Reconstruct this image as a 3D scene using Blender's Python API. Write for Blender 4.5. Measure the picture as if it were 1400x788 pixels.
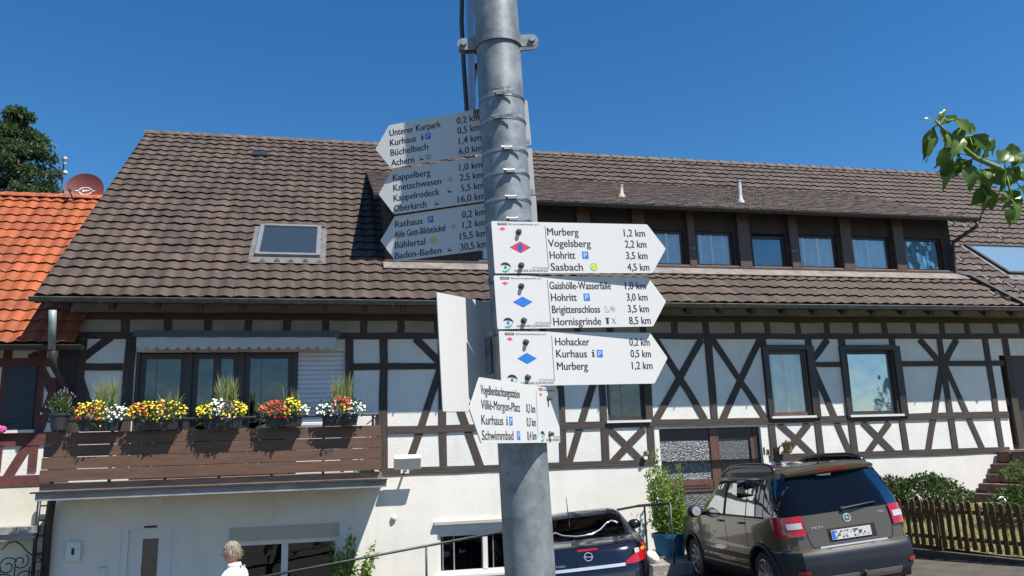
import bpy, bmesh, math, random
from mathutils import Vector, Matrix, noise
rad = math.radians
# ------------------------------------------------------------------ clear
for o in list(bpy.data.objects):
    bpy.data.objects.remove(o, do_unlink=True)
scene = bpy.context.scene
COL = scene.collection
# ------------------------------------------------------------------ camera
CAM = Vector((0.0, -14.0, 1.6))
RR = Vector((0.97565001, -0.21688447, -0.0326832))
UU = Vector((-0.0138775, -0.20975452, 0.97765559))
FF = Vector((0.21889376, 0.95339612, 0.20765681))
FPX = 1080.0
cd = bpy.data.cameras.new('camera')
cam = bpy.data.objects.new('camera', cd)
COL.objects.link(cam)
m = Matrix.Identity(4)
for i in range(3):
    m[i][0] = RR[i]; m[i][1] = UU[i]; m[i][2] = -FF[i]; m[i][3] = CAM[i]
cam.matrix_world = m
cd.sensor_width = 36.0
cd.lens = FPX / 1400.0 * 36.0
cd.clip_start = 0.05
cd.clip_end = 2000
scene.camera = cam
# ------------------------------------------------------------------ world and sun
SUN_EL, SUN_AZ = 58.0, 38.0      # azimuth: degrees from -Y (the street side) towards +X
sdir = Vector((math.sin(rad(SUN_AZ)) * math.cos(rad(SUN_EL)), -math.cos(rad(SUN_AZ)) * math.cos(rad(SUN_EL)), math.sin(rad(SUN_EL))))
w = bpy.data.worlds.new('World'); scene.world = w; w.use_nodes = True
nt = w.node_tree; nt.nodes.clear()
wo = nt.nodes.new('ShaderNodeOutputWorld'); bg = nt.nodes.new('ShaderNodeBackground')
sky = nt.nodes.new('ShaderNodeTexSky'); sky.sky_type = 'NISHITA'; sky.sun_disc = False
sky.sun_elevation = rad(SUN_EL)
sky.sun_rotation = math.atan2(sdir.x, sdir.y)
sky.altitude = 200; sky.air_density = 1.0; sky.dust_density = 0.0; sky.ozone_density = 4.0
bg.inputs['Strength'].default_value = 0.090
hs = nt.nodes.new('ShaderNodeHueSaturation'); hs.inputs['Saturation'].default_value = 1.29
nt.links.new(sky.outputs[0], hs.inputs['Color']); nt.links.new(hs.outputs[0], bg.inputs[0]); nt.links.new(bg.outputs[0], wo.inputs[0])
ld = bpy.data.lights.new('sun', 'SUN'); ld.energy = 5.0; ld.angle = rad(0.5); ld.color = (1.0, 0.955, 0.89)
lo = bpy.data.objects.new('sun', ld); COL.objects.link(lo)
lo.rotation_euler = sdir.to_track_quat('Z', 'Y').to_euler(); lo.location = (10, -30, 40)
scene.view_settings.view_transform = 'Standard'
scene.view_settings.look = 'None'
scene.view_settings.exposure = 0.64
scene.view_settings.gamma = 1.0
scene.view_settings.use_curve_mapping = False


# ------------------------------------------------------------------ photo-to-world helpers (points on real planes)
def ray(px, py):
    return RR * ((px - 700) / FPX) - UU * ((py - 394) / FPX) + FF
def onY(px, py, Y=0.0):
    d = ray(px, py); t = (Y - CAM.y) / d.y
    return CAM + d * t
def onZ(px, py, z):
    d = ray(px, py); t = (z - CAM.z) / d.z
    return CAM + d * t
def at(px, py, depth):
    return CAM + ray(px, py) * depth
def fx(px, py, Y=0.0): return onY(px, py, Y).x
def fz(px, py, Y=0.0): return onY(px, py, Y).z

# ------------------------------------------------------------------ materials
MATS = {}
def pm(name, col, rough=0.6, metal=0.0, var=0.12, scale=4.0, bump=0.0, bscale=60.0, coat=0.0, spec=0.5, col2=None, stretch=(1, 1, 1), v2=0.5):
    if name in MATS: return MATS[name]
    ma = bpy.data.materials.new(name); ma.use_nodes = True
    n = ma.node_tree; b = n.nodes['Principled BSDF']
    b.inputs['Roughness'].default_value = rough
    b.inputs['Metallic'].default_value = metal
    b.inputs['Coat Weight'].default_value = coat
    b.inputs['Specular IOR Level'].default_value = spec
    tc = n.nodes.new('ShaderNodeTexCoord')
    mp = n.nodes.new('ShaderNodeMapping'); mp.inputs['Scale'].default_value = stretch
    n.links.new(tc.outputs['Object'], mp.inputs[0])
    if var > 0 or col2:
        tx = n.nodes.new('ShaderNodeTexNoise'); tx.inputs['Scale'].default_value = scale
        tx.inputs['Detail'].default_value = 6; tx.inputs['Roughness'].default_value = 0.65
        n.links.new(mp.outputs[0], tx.inputs['Vector'])
        rp = n.nodes.new('ShaderNodeValToRGB')
        c2 = col2 if col2 else tuple(min(1, c * (1 + var)) for c in col)
        c1 = col if col2 else tuple(c * (1 - var) for c in col)
        rp.color_ramp.elements[0].position = 0.5 - 0.5 * v2 * 0.6; rp.color_ramp.elements[1].position = 0.5 + 0.5 * v2 * 0.6
        rp.color_ramp.elements[0].color = (*c1, 1); rp.color_ramp.elements[1].color = (*c2, 1)
        n.links.new(tx.outputs['Fac'], rp.inputs[0]); n.links.new(rp.outputs[0], b.inputs['Base Color'])
    else:
        b.inputs['Base Color'].default_value = (*col, 1)
    if bump > 0:
        t2 = n.nodes.new('ShaderNodeTexNoise'); t2.inputs['Scale'].default_value = bscale; t2.inputs['Detail'].default_value = 4
        n.links.new(mp.outputs[0], t2.inputs['Vector'])
        bp = n.nodes.new('ShaderNodeBump'); bp.inputs['Strength'].default_value = bump; bp.inputs['Distance'].default_value = 0.02
        n.links.new(t2.outputs['Fac'], bp.inputs['Height']); n.links.new(bp.outputs[0], b.inputs['Normal'])
    MATS[name] = ma
    return ma

def tile_mat(name, col, tw, ch, var=0.25, spots=(0.35, 0.32, 0.28), spot_amt=0.3, rough=0.7):
    """roof tile: every tile has its own tone, dirt streaks and lichen specks"""
    ma = bpy.data.materials.new(name); ma.use_nodes = True
    n = ma.node_tree; b = n.nodes['Principled BSDF']; b.inputs['Roughness'].default_value = rough
    L = n.links
    uv = n.nodes.new('ShaderNodeUVMap'); uv.uv_map = 'UVMap'
    sx = n.nodes.new('ShaderNodeSeparateXYZ'); L.new(uv.outputs[0], sx.inputs[0])
    def fl(sock, d):
        a = n.nodes.new('ShaderNodeMath'); a.operation = 'DIVIDE'; a.inputs[1].default_value = d; L.new(sock, a.inputs[0])
        c = n.nodes.new('ShaderNodeMath'); c.operation = 'FLOOR'; L.new(a.outputs[0], c.inputs[0]); return c.outputs[0]
    cb = n.nodes.new('ShaderNodeCombineXYZ'); L.new(fl(sx.outputs[0], tw), cb.inputs[0]); L.new(fl(sx.outputs[1], ch), cb.inputs[1])
    wn = n.nodes.new('ShaderNodeTexWhiteNoise'); wn.noise_dimensions = '3D'; L.new(cb.outputs[0], wn.inputs['Vector'])
    rp = n.nodes.new('ShaderNodeValToRGB')
    rp.color_ramp.elements[0].color = (*[c * (1 - var) for c in col], 1); rp.color_ramp.elements[1].color = (*[min(1, c * (1 + var)) for c in col], 1)
    L.new(wn.outputs['Value'], rp.inputs[0])
    tc = n.nodes.new('ShaderNodeTexCoord')
    nz = n.nodes.new('ShaderNodeTexNoise'); nz.inputs['Scale'].default_value = 1.3; nz.inputs['Detail'].default_value = 8; nz.inputs['Roughness'].default_value = 0.7
    L.new(tc.outputs['Object'], nz.inputs['Vector'])
    r2 = n.nodes.new('ShaderNodeMapRange'); r2.inputs[1].default_value = 0.3; r2.inputs[2].default_value = 0.7; r2.inputs[3].default_value = 0.72; r2.inputs[4].default_value = 1.22
    L.new(nz.outputs['Fac'], r2.inputs[0])
    mx = n.nodes.new('ShaderNodeMixRGB'); mx.blend_type = 'MULTIPLY'; mx.inputs[0].default_value = 1
    L.new(rp.outputs[0], mx.inputs[1]); L.new(r2.outputs[0], mx.inputs[2])
    n3 = n.nodes.new('ShaderNodeTexNoise'); n3.inputs['Scale'].default_value = 14; n3.inputs['Detail'].default_value = 5
    L.new(tc.outputs['Object'], n3.inputs['Vector'])
    r3 = n.nodes.new('ShaderNodeValToRGB'); r3.color_ramp.elements[0].position = 0.62; r3.color_ramp.elements[1].position = 0.74
    r3.color_ramp.elements[0].color = (0, 0, 0, 1); r3.color_ramp.elements[1].color = (spot_amt, spot_amt, spot_amt, 1)
    L.new(n3.outputs['Fac'], r3.inputs[0])
    m2 = n.nodes.new('ShaderNodeMixRGB'); L.new(r3.outputs[0], m2.inputs[0]); L.new(mx.outputs[0], m2.inputs[1]); m2.inputs[2].default_value = (*spots, 1)
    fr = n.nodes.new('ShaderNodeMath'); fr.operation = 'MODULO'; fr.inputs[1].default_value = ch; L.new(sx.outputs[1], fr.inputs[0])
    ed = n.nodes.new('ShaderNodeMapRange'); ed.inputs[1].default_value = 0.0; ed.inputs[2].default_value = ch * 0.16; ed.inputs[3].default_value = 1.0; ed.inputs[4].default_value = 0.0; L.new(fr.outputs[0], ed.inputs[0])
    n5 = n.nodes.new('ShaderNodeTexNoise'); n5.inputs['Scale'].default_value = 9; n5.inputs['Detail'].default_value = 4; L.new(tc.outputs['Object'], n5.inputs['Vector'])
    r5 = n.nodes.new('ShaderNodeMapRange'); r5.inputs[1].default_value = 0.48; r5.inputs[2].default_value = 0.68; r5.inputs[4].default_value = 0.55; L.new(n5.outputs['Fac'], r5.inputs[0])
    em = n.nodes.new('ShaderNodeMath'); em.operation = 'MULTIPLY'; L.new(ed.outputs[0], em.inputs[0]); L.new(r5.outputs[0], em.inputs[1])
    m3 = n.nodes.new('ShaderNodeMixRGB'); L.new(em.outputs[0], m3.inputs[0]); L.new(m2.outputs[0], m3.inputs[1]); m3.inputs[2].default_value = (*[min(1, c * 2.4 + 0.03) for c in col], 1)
    mp6 = n.nodes.new('ShaderNodeMapping'); mp6.inputs['Scale'].default_value = (5, 0.35, 0.35); L.new(tc.outputs['Object'], mp6.inputs[0])
    n6 = n.nodes.new('ShaderNodeTexNoise'); n6.inputs['Scale'].default_value = 1.0; n6.inputs['Detail'].default_value = 6; L.new(mp6.outputs[0], n6.inputs['Vector'])
    r6 = n.nodes.new('ShaderNodeMapRange'); r6.inputs[1].default_value = 0.35; r6.inputs[2].default_value = 0.7; r6.inputs[3].default_value = 1.12; r6.inputs[4].default_value = 0.74; L.new(n6.outputs['Fac'], r6.inputs[0])
    m6 = n.nodes.new('ShaderNodeMixRGB'); m6.blend_type = 'MULTIPLY'; m6.inputs[0].default_value = 1; L.new(m3.outputs[0], m6.inputs[1]); L.new(r6.outputs[0], m6.inputs[2])
    L.new(m6.outputs[0], b.inputs['Base Color'])
    bp = n.nodes.new('ShaderNodeBump'); bp.inputs['Strength'].default_value = 0.25; bp.inputs['Distance'].default_value = 0.01
    n4 = n.nodes.new('ShaderNodeTexNoise'); n4.inputs['Scale'].default_value = 60; L.new(tc.outputs['Object'], n4.inputs['Vector'])
    L.new(n4.outputs['Fac'], bp.inputs['Height']); L.new(bp.outputs[0], b.inputs['Normal'])
    MATS[name] = ma
    return ma

def glass_mat(name, tint=(0.02, 0.025, 0.03), refl=0.25, see=True, gcol=(0.86, 0.88, 0.86)):
    ma = bpy.data.materials.new(name); ma.use_nodes = True
    n = ma.node_tree; n.nodes.clear()
    o = n.nodes.new('ShaderNodeOutputMaterial')
    g = n.nodes.new('ShaderNodeBsdfGlossy'); g.inputs['Roughness'].default_value = 0.02; g.inputs['Color'].default_value = (*gcol, 1)
    if see:
        t = n.nodes.new('ShaderNodeBsdfTransparent'); t.inputs['Color'].default_value = (*tint, 1)
    else:
        t = n.nodes.new('ShaderNodeBsdfDiffuse'); t.inputs['Color'].default_value = (*tint, 1)
    fr = n.nodes.new('ShaderNodeFresnel'); fr.inputs['IOR'].default_value = 1.5
    ad = n.nodes.new('ShaderNodeMath'); ad.operation = 'ADD'; ad.use_clamp = True; ad.inputs[1].default_value = refl
    n.links.new(fr.outputs[0], ad.inputs[0])
    mx = n.nodes.new('ShaderNodeMixShader')
    n.links.new(ad.outputs[0], mx.inputs[0]); n.links.new(t.outputs[0], mx.inputs[1]); n.links.new(g.outputs[0], mx.inputs[2])
    # slightly uneven panes
    tx = n.nodes.new('ShaderNodeTexNoise'); tx.inputs['Scale'].default_value = 2.2
    tc = n.nodes.new('ShaderNodeTexCoord'); n.links.new(tc.outputs['Object'], tx.inputs['Vector'])
    bp = n.nodes.new('ShaderNodeBump'); bp.inputs['Strength'].default_value = 0.25; bp.inputs['Distance'].default_value = 0.03
    n.links.new(tx.outputs['Fac'], bp.inputs['Height']); n.links.new(bp.outputs[0], g.inputs['Normal'])
    n.links.new(mx.outputs[0], o.inputs[0])
    MATS[name] = ma
    return ma

def leaf_mat(name, col, col2, trans=0.35, scale=3.0, rough=0.5):
    ma = bpy.data.materials.new(name); ma.use_nodes = True
    n = ma.node_tree; b = n.nodes['Principled BSDF']; o = n.nodes['Material Output']
    b.inputs['Roughness'].default_value = rough
    gi = n.nodes.new('ShaderNodeNewGeometry')
    rp = n.nodes.new('ShaderNodeValToRGB'); rp.color_ramp.elements[0].color = (*col, 1); rp.color_ramp.elements[1].color = (*col2, 1)
    n.links.new(gi.outputs['Random Per Island'], rp.inputs[0]); n.links.new(rp.outputs[0], b.inputs['Base Color'])
    t = n.nodes.new('ShaderNodeBsdfTranslucent')
    hs = n.nodes.new('ShaderNodeHueSaturation'); hs.inputs['Hue'].default_value = 0.485; hs.inputs['Value'].default_value = 1.6
    n.links.new(rp.outputs[0], hs.inputs['Color']); n.links.new(hs.outputs[0], t.inputs['Color'])
    mx = n.nodes.new('ShaderNodeMixShader'); mx.inputs[0].default_value = trans
    n.links.new(b.outputs[0], mx.inputs[1]); n.links.new(t.outputs[0], mx.inputs[2]); n.links.new(mx.outputs[0], o.inputs[0])
    MATS[name] = ma
    return ma

M_plaster = pm('white_plaster', (0.685, 0.67, 0.62), 0.9, var=0.07, scale=1.6, bump=0.25, bscale=28)
M_plaster_low = pm('ground_floor_plaster', (0.71, 0.682, 0.612), 0.9, var=0.06, scale=1.1, bump=0.2, bscale=60)
def stain(ma, amt, z0, sc=(3.0, 3.0, 0.35), lo=0.55, hi=0.8):
    n = ma.node_tree; b = n.nodes['Principled BSDF']; src = b.inputs['Base Color'].links[0].from_socket; L = n.links
    tc = n.nodes.new('ShaderNodeTexCoord'); mp = n.nodes.new('ShaderNodeMapping'); mp.inputs['Scale'].default_value = sc; L.new(tc.outputs['Object'], mp.inputs[0])
    t = n.nodes.new('ShaderNodeTexNoise'); t.inputs['Scale'].default_value = 1.0; t.inputs['Detail'].default_value = 8; t.inputs['Roughness'].default_value = 0.68; L.new(mp.outputs[0], t.inputs['Vector'])
    r = n.nodes.new('ShaderNodeMapRange'); r.inputs[1].default_value = lo; r.inputs[2].default_value = hi; r.inputs[3].default_value = 0; r.inputs[4].default_value = amt; L.new(t.outputs['Fac'], r.inputs[0])
    v = n.nodes.new('ShaderNodeTexVoronoi'); v.feature = 'DISTANCE_TO_EDGE'; v.inputs['Scale'].default_value = 0.9
    t2 = n.nodes.new('ShaderNodeTexNoise'); t2.inputs['Scale'].default_value = 3; mv = n.nodes.new('ShaderNodeMixRGB'); mv.inputs[0].default_value = 0.25; L.new(tc.outputs['Object'], t2.inputs['Vector']); L.new(tc.outputs['Object'], mv.inputs[1]); L.new(t2.outputs['Color'], mv.inputs[2]); L.new(mv.outputs[0], v.inputs['Vector'])
    rc = n.nodes.new('ShaderNodeMapRange'); rc.inputs[1].default_value = 0.0; rc.inputs[2].default_value = 0.006; rc.inputs[3].default_value = 0.10; rc.inputs[4].default_value = 0.0; L.new(v.outputs['Distance'], rc.inputs[0])
    mx = n.nodes.new('ShaderNodeMath'); mx.operation = 'MAXIMUM'; L.new(r.outputs[0], mx.inputs[0]); L.new(rc.outputs[0], mx.inputs[1])
    m_ = n.nodes.new('ShaderNodeMixRGB'); L.new(mx.outputs[0], m_.inputs[0]); L.new(src, m_.inputs[1]); m_.inputs[2].default_value = (0.27, 0.24, 0.20, 1); L.new(m_.outputs[0], b.inputs['Base Color'])
stain(M_plaster, 0.28, 0); stain(M_plaster_low, 0.25, 0)
M_plinth = pm('grey_plinth', (0.22, 0.20, 0.185), 0.9, var=0.2, scale=5, bump=0.4, bscale=40)
M_timber = pm('dark_brown_timber', (0.052, 0.039, 0.031), 0.75, var=0.3, scale=6, bump=0.35, bscale=30, stretch=(1, 1, 1))
M_timber_v = pm('dark_brown_upright_timber', (0.052, 0.039, 0.031), 0.75, var=0.5, scale=1.0, bump=0.5, bscale=1.0, stretch=(38, 38, 2.2), v2=0.9)
M_timber_h = pm('dark_brown_lying_timber', (0.052, 0.039, 0.031), 0.75, var=0.5, scale=1.0, bump=0.5, bscale=1.0, stretch=(2.2, 38, 38), v2=0.9)
M_timber_red = pm('red_brown_timber', (0.11, 0.035, 0.030), 0.7, var=0.25, scale=6, bump=0.3, bscale=30)
M_soffit = pm('dark_soffit_boards', (0.035, 0.027, 0.024), 0.8, var=0.3, scale=8)
M_frame = pm('dark_window_frame', (0.035, 0.026, 0.024), 0.45, var=0.15, scale=8)
M_frame_brown = pm('brown_window_frame', (0.085, 0.052, 0.040), 0.5, var=0.2, scale=8)
M_white_pvc = pm('white_pvc', (0.64, 0.635, 0.61), 0.4, var=0.03, scale=3)
M_shutter = pm('grey_roller_shutter', (0.42, 0.395, 0.35), 0.5, var=0.05, scale=4)
M_zinc = pm('weathered_zinc', (0.12, 0.125, 0.12), 0.5, metal=0.5, var=0.3, scale=9)
M_zinc_dark = pm('dark_gutter', (0.045, 0.042, 0.04), 0.5, metal=0.3, var=0.3, scale=9)
M_patina = pm('green_grey_pipe', (0.23, 0.30, 0.28), 0.55, metal=0.2, var=0.2, scale=7)
M_black = pm('black_metal', (0.02, 0.02, 0.022), 0.45, var=0.1)
M_glass = glass_mat('window_glass', (0.90, 0.92, 0.93), 0.07)
M_glass_dark = glass_mat('dark_window_glass', (0.25, 0.28, 0.3), 0.06)
M_glass_sky = glass_mat('skylight_glass', (0.03, 0.04, 0.045), 0.12, see=False)
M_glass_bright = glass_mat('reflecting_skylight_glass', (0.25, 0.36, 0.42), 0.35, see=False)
M_curtain = pm('white_curtain', (0.80, 0.82, 0.84), 0.9, var=0.06, scale=6)
M_curtain_dim = pm('grey_net_curtain', (0.22, 0.22, 0.22), 0.9, var=0.1, scale=6)
M_blue_blind = pm('blue_blind', (0.10, 0.16, 0.30), 0.8, var=0.06)
M_dark = pm('dark_room', (0.012, 0.012, 0.013), 0.9, var=0)
M_plank = pm('brown_balcony_board', (0.112, 0.060, 0.036), 0.6, var=0.22, scale=5, bump=0.15, bscale=25, stretch=(0.4, 3, 3))
M_plank_pale = pm('pale_weathered_board', (0.25, 0.155, 0.11), 0.7, var=0.25, scale=5, stretch=(0.5, 3, 3))
M_slab = pm('grey_slab_edge', (0.24, 0.235, 0.225), 0.7, var=0.25, scale=3)
M_sign = pm('white_sign_plate', (0.60, 0.592, 0.565), 0.45, var=0.015, scale=9)
M_signback = pm('grey_sign_back', (0.62, 0.63, 0.62), 0.5, metal=0.0, var=0.04, scale=9)
M_ink = pm('black_lettering', (0.018, 0.018, 0.02), 0.5, var=0)
M_greyink = pm('grey_lettering', (0.25, 0.25, 0.25), 0.5, var=0)
M_blue = pm('blue_marking', (0.02, 0.16, 0.55), 0.45, var=0)
M_red = pm('red_marking', (0.62, 0.03, 0.07), 0.45, var=0)
M_pink = pm('pink_marking', (0.75, 0.06, 0.17), 0.45, var=0)
M_green = pm('green_marking', (0.02, 0.36, 0.17), 0.45, var=0)
M_yellow = pm('yellow_marking', (0.72, 0.70, 0.05), 0.45, var=0)
M_darkblue = pm('dark_blue_marking', (0.03, 0.05, 0.22), 0.45, var=0)
M_bolt = pm('bolt_steel', (0.16, 0.15, 0.14), 0.4, metal=0.8, var=0.3, scale=60)
M_steel = pm('bright_steel', (0.36, 0.37, 0.37), 0.42, metal=0.8, var=0.15, scale=40)

def galv():
    ma = bpy.data.materials.new('galvanised_steel'); ma.use_nodes = True
    n = ma.node_tree; b = n.nodes['Principled BSDF']; L = n.links
    b.inputs['Metallic'].default_value = 0.35; b.inputs['Roughness'].default_value = 0.52
    tc = n.nodes.new('ShaderNodeTexCoord')
    v = n.nodes.new('ShaderNodeTexVoronoi'); v.inputs['Scale'].default_value = 34; L.new(tc.outputs['Object'], v.inputs['Vector'])
    nz = n.nodes.new('ShaderNodeTexNoise'); nz.inputs['Scale'].default_value = 9; nz.inputs['Detail'].default_value = 9; nz.inputs['Roughness'].default_value = 0.7
    L.new(tc.outputs['Object'], nz.inputs['Vector'])
    ad = n.nodes.new('ShaderNodeMath'); ad.operation = 'MULTIPLY_ADD'; ad.inputs[1].default_value = 0.13
    sp = n.nodes.new('ShaderNodeSeparateXYZ'); L.new(v.outputs['Color'], sp.inputs[0]); L.new(sp.outputs[0], ad.inputs[0]); L.new(nz.outputs['Fac'], ad.inputs[2])
    rp = n.nodes.new('ShaderNodeValToRGB')
    rp.color_ramp.elements[0].position = 0.36; rp.color_ramp.elements[0].color = (0.13, 0.15, 0.155, 1)
    rp.color_ramp.elements[1].position = 0.82; rp.color_ramp.elements[1].color = (0.33, 0.355, 0.36, 1)
    L.new(ad.outputs[0], rp.inputs[0]); L.new(rp.outputs[0], b.inputs['Base Color'])
    r2 = n.nodes.new('ShaderNodeMapRange'); r2.inputs[3].default_value = 0.40; r2.inputs[4].default_value = 0.66
    L.new(nz.outputs['Fac'], r2.inputs[0]); L.new(r2.outputs[0], b.inputs['Roughness'])
    bp = n.nodes.new('ShaderNodeBump'); bp.inputs['Strength'].default_value = 0.12; bp.inputs['Distance'].default_value = 0.003
    L.new(nz.outputs['Fac'], bp.inputs['Height']); L.new(bp.outputs[0], b.inputs['Normal'])
    return ma
M_galv = galv()

# ------------------------------------------------------------------ mesh builder
class MB:
    def __init__(s): s.v = []; s.f = []; s.mi = []; s.uv = None; s.mats = []; s.smooth = False
    def mid(s, mat):
        if mat is None: return 0
        if mat not in s.mats: s.mats.append(mat)
        return s.mats.index(mat)
    def add(s, vs, fs, mat=None):
        k = len(s.v); s.v += [Vector(p) for p in vs]; i = s.mid(mat)
        for f in fs: s.f.append(tuple(k + a for a in f)); s.mi.append(i)
        return s
    def box(s, x0, x1, y0, y1, z0, z1, mat=None):
        vs = [(x, y, z) for x in (x0, x1) for y in (y0, y1) for z in (z0, z1)]
        return s.add(vs, [(0, 1, 3, 2), (4, 6, 7, 5), (0, 4, 5, 1), (2, 3, 7, 6), (0, 2, 6, 4), (1, 5, 7, 3)], mat)
    def obox(s, c, ax, ay, az, mat=None):
        """box at centre c with half-extent vectors"""
        c = Vector(c); vs = [c + ax * i + ay * j + az * k for i in (-1, 1) for j in (-1, 1) for k in (-1, 1)]
        return s.add(vs, [(0, 1, 3, 2), (4, 6, 7, 5), (0, 4, 5, 1), (2, 3, 7, 6), (0, 2, 6, 4), (1, 5, 7, 3)], mat)
    def prism(s, pts, d, mat=None):
        """planar polygon pts extruded by vector d"""
        n = len(pts); d = Vector(d); a = [Vector(p) for p in pts]; b = [p + d for p in a]
        fs = [tuple(range(n)), tuple(range(2 * n - 1, n - 1, -1))] + [(i, n + i, n + (i + 1) % n, (i + 1) % n) for i in range(n)]
        return s.add(a + b, fs, mat)
    def poly(s, pts, mat=None): return s.add(pts, [tuple(range(len(pts)))], mat)
    def tube(s, pts, r, n=10, mat=None, caps=True):
        pts = [Vector(p) for p in pts]; m_ = len(pts); rs = r if isinstance(r, (list, tuple)) else [r] * m_
        vs = []; prev = None
        for i, p in enumerate(pts):
            t = (pts[min(i + 1, m_ - 1)] - pts[max(i - 1, 0)]).normalized()
            if prev is None:
                a = t.orthogonal().normalized()
            else:
                a = (prev - t * prev.dot(t)).normalized()
            prev = a; b = t.cross(a)
            for k in range(n):
                an = 2 * math.pi * k / n
                vs.append(p + (a * math.cos(an) + b * math.sin(an)) * rs[i])
        fs = [(i * n + k, i * n + (k + 1) % n, (i + 1) * n + (k + 1) % n, (i + 1) * n + k) for i in range(m_ - 1) for k in range(n)]
        if caps: fs += [tuple(range(n - 1, -1, -1)), tuple((m_ - 1) * n + k for k in range(n))]
        return s.add(vs, fs, mat)
    def lathe(s, c, axis, prof, n=24, mat=None, closed=False):
        """prof: list of (r, h) along axis"""
        c = Vector(c); ax = Vector(axis).normalized(); a = ax.orthogonal().normalized(); b = ax.cross(a); m_ = len(prof)
        vs = [c + ax * h + (a * math.cos(2 * math.pi * k / n) + b * math.sin(2 * math.pi * k / n)) * r for r, h in prof for k in range(n)]
        fs = [(i * n + k, i * n + (k + 1) % n, (i + 1) * n + (k + 1) % n, (i + 1) * n + k) for i in range(m_ - 1) for k in range(n)]
        if closed: fs += [((m_ - 1) * n + k, (m_ - 1) * n + (k + 1) % n, (k + 1) % n, k) for k in range(n)]
        else: fs += [tuple(range(n - 1, -1, -1)), tuple((m_ - 1) * n + k for k in range(n))]
        return s.add(vs, fs, mat)
    def ball(s, c, r, mat=None, n=8, m_=6):
        c = Vector(c); r = Vector(r) if not isinstance(r, (int, float)) else Vector((r, r, r))
        vs = [c + Vector((0, 0, -r.z))]
        for i in range(1, m_):
            ph = -math.pi / 2 + math.pi * i / m_
            for k in range(n):
                th = 2 * math.pi * k / n
                vs.append(c + Vector((r.x * math.cos(ph) * math.cos(th), r.y * math.cos(ph) * math.sin(th), r.z * math.sin(ph))))
        vs.append(c + Vector((0, 0, r.z)))
        fs = [(0, 1 + (k + 1) % n, 1 + k) for k in range(n)]
        for i in range(m_ - 2):
            for k in range(n):
                a = 1 + i * n; fs.append((a + k, a + (k + 1) % n, a + n + (k + 1) % n, a + n + k))
        a = 1 + (m_ - 2) * n; fs += [(a + k, a + (k + 1) % n, len(vs) - 1) for k in range(n)]
        return s.add(vs, fs, mat)
    def build(s, name, mat=None, parent=None, smooth=False, local=False, bevel=0.0, uv=None):
        me = bpy.data.meshes.new(name)
        off = Vector((0, 0, 0))
        if parent is not None and not local:
            p = parent
            while p is not None: off += p.location; p = p.parent
        me.from_pydata([tuple(p - off) for p in s.v], [], s.f)
        if mat is not None and not s.mats: me.materials.append(mat)
        else:
            for x in s.mats: me.materials.append(x)
            me.polygons.foreach_set('material_index', s.mi)
        if uv:
            l = me.uv_layers.new(name='UVMap')
            for lp in me.loops: l.data[lp.index].uv = uv[lp.vertex_index]
        if smooth:
            me.polygons.foreach_set('use_smooth', [True] * len(me.polygons))
            if smooth != 'all':
                me.set_sharp_from_angle(angle=rad(smooth if isinstance(smooth, (int, float)) and smooth > 1 else 40))
        me.update()
        o = bpy.data.objects.new(name, me); COL.objects.link(o)
        if parent is not None: o.parent = parent
        if bevel > 0:
            bm = bmesh.new(); bm.from_mesh(me)
            bmesh.ops.bevel(bm, geom=[e for e in bm.edges if len(e.link_faces) == 2 and e.calc_face_angle(0) > 0.6], offset=bevel, segments=2, affect='EDGES', profile=0.6)
            bm.to_mesh(me); bm.free()
        return o

def tag(o, label, cat, group=None, kind=None):
    if label: o['label'] = label
    if cat: o['category'] = cat
    if group: o['group'] = group
    if kind: o['kind'] = kind
    return o
def thing(name, label, cat, loc=(0, 0, 0), group=None, mat=None):
    o = bpy.data.objects.new(name, None); COL.objects.link(o); o.empty_display_size = 0.2
    if mat is not None: o.matrix_world = mat
    else: o.location = loc
    return tag(o, label, cat, group)
def struct(o):
    o['kind'] = 'structure'; return o

_tc = {}
def text_geo(s, bold=0.012):
    k = (s, bold)
    if k in _tc: return _tc[k]
    cu = bpy.data.curves.new('t', 'FONT'); cu.body = s; cu.size = 1.0; cu.fill_mode = 'FRONT'; cu.offset = 0.0; cu.resolution_u = 3
    ob = bpy.data.objects.new('t', cu); COL.objects.link(ob)
    dg = bpy.context.evaluated_depsgraph_get(); dg.update()
    me = bpy.data.meshes.new_from_object(ob.evaluated_get(dg))
    vs = [(v.co.x, v.co.y) for v in me.vertices]; fs = [tuple(p.vertices) for p in me.polygons]
    bpy.data.objects.remove(ob, do_unlink=True); bpy.data.curves.remove(cu); bpy.data.meshes.remove(me)
    _tc[k] = (vs, fs); return _tc[k]
_capv = max(v[1] for v in text_geo('H', 0.0)[0])
def put_text(mb, s, x0, x1, base, cap, plane, mat=None, bold=0.012):
    if bold == 'strike':
        for q in (-0.0006, 0, 0.0006):
            put_text(mb, s, x0 + 0.0006 + q, x1 - 0.0006 + q, base + abs(q) * 0.3, cap, (lambda x, z, q=q: plane(x, z) + Vector((0, -abs(q) * 0.05 - q * 0.02, 0))), mat, 0.004)
        return
    """text stretched between x0 and x1; plane(x, z) -> point"""
    vs, fs = text_geo(s, bold)
    a = min(v[0] for v in vs); b = max(v[0] for v in vs); k = (x1 - x0) / (b - a); ky = cap / _capv
    mb.add([plane(x0 + (v[0] - a) * k, base + v[1] * ky) for v in vs], fs, mat)

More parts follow.
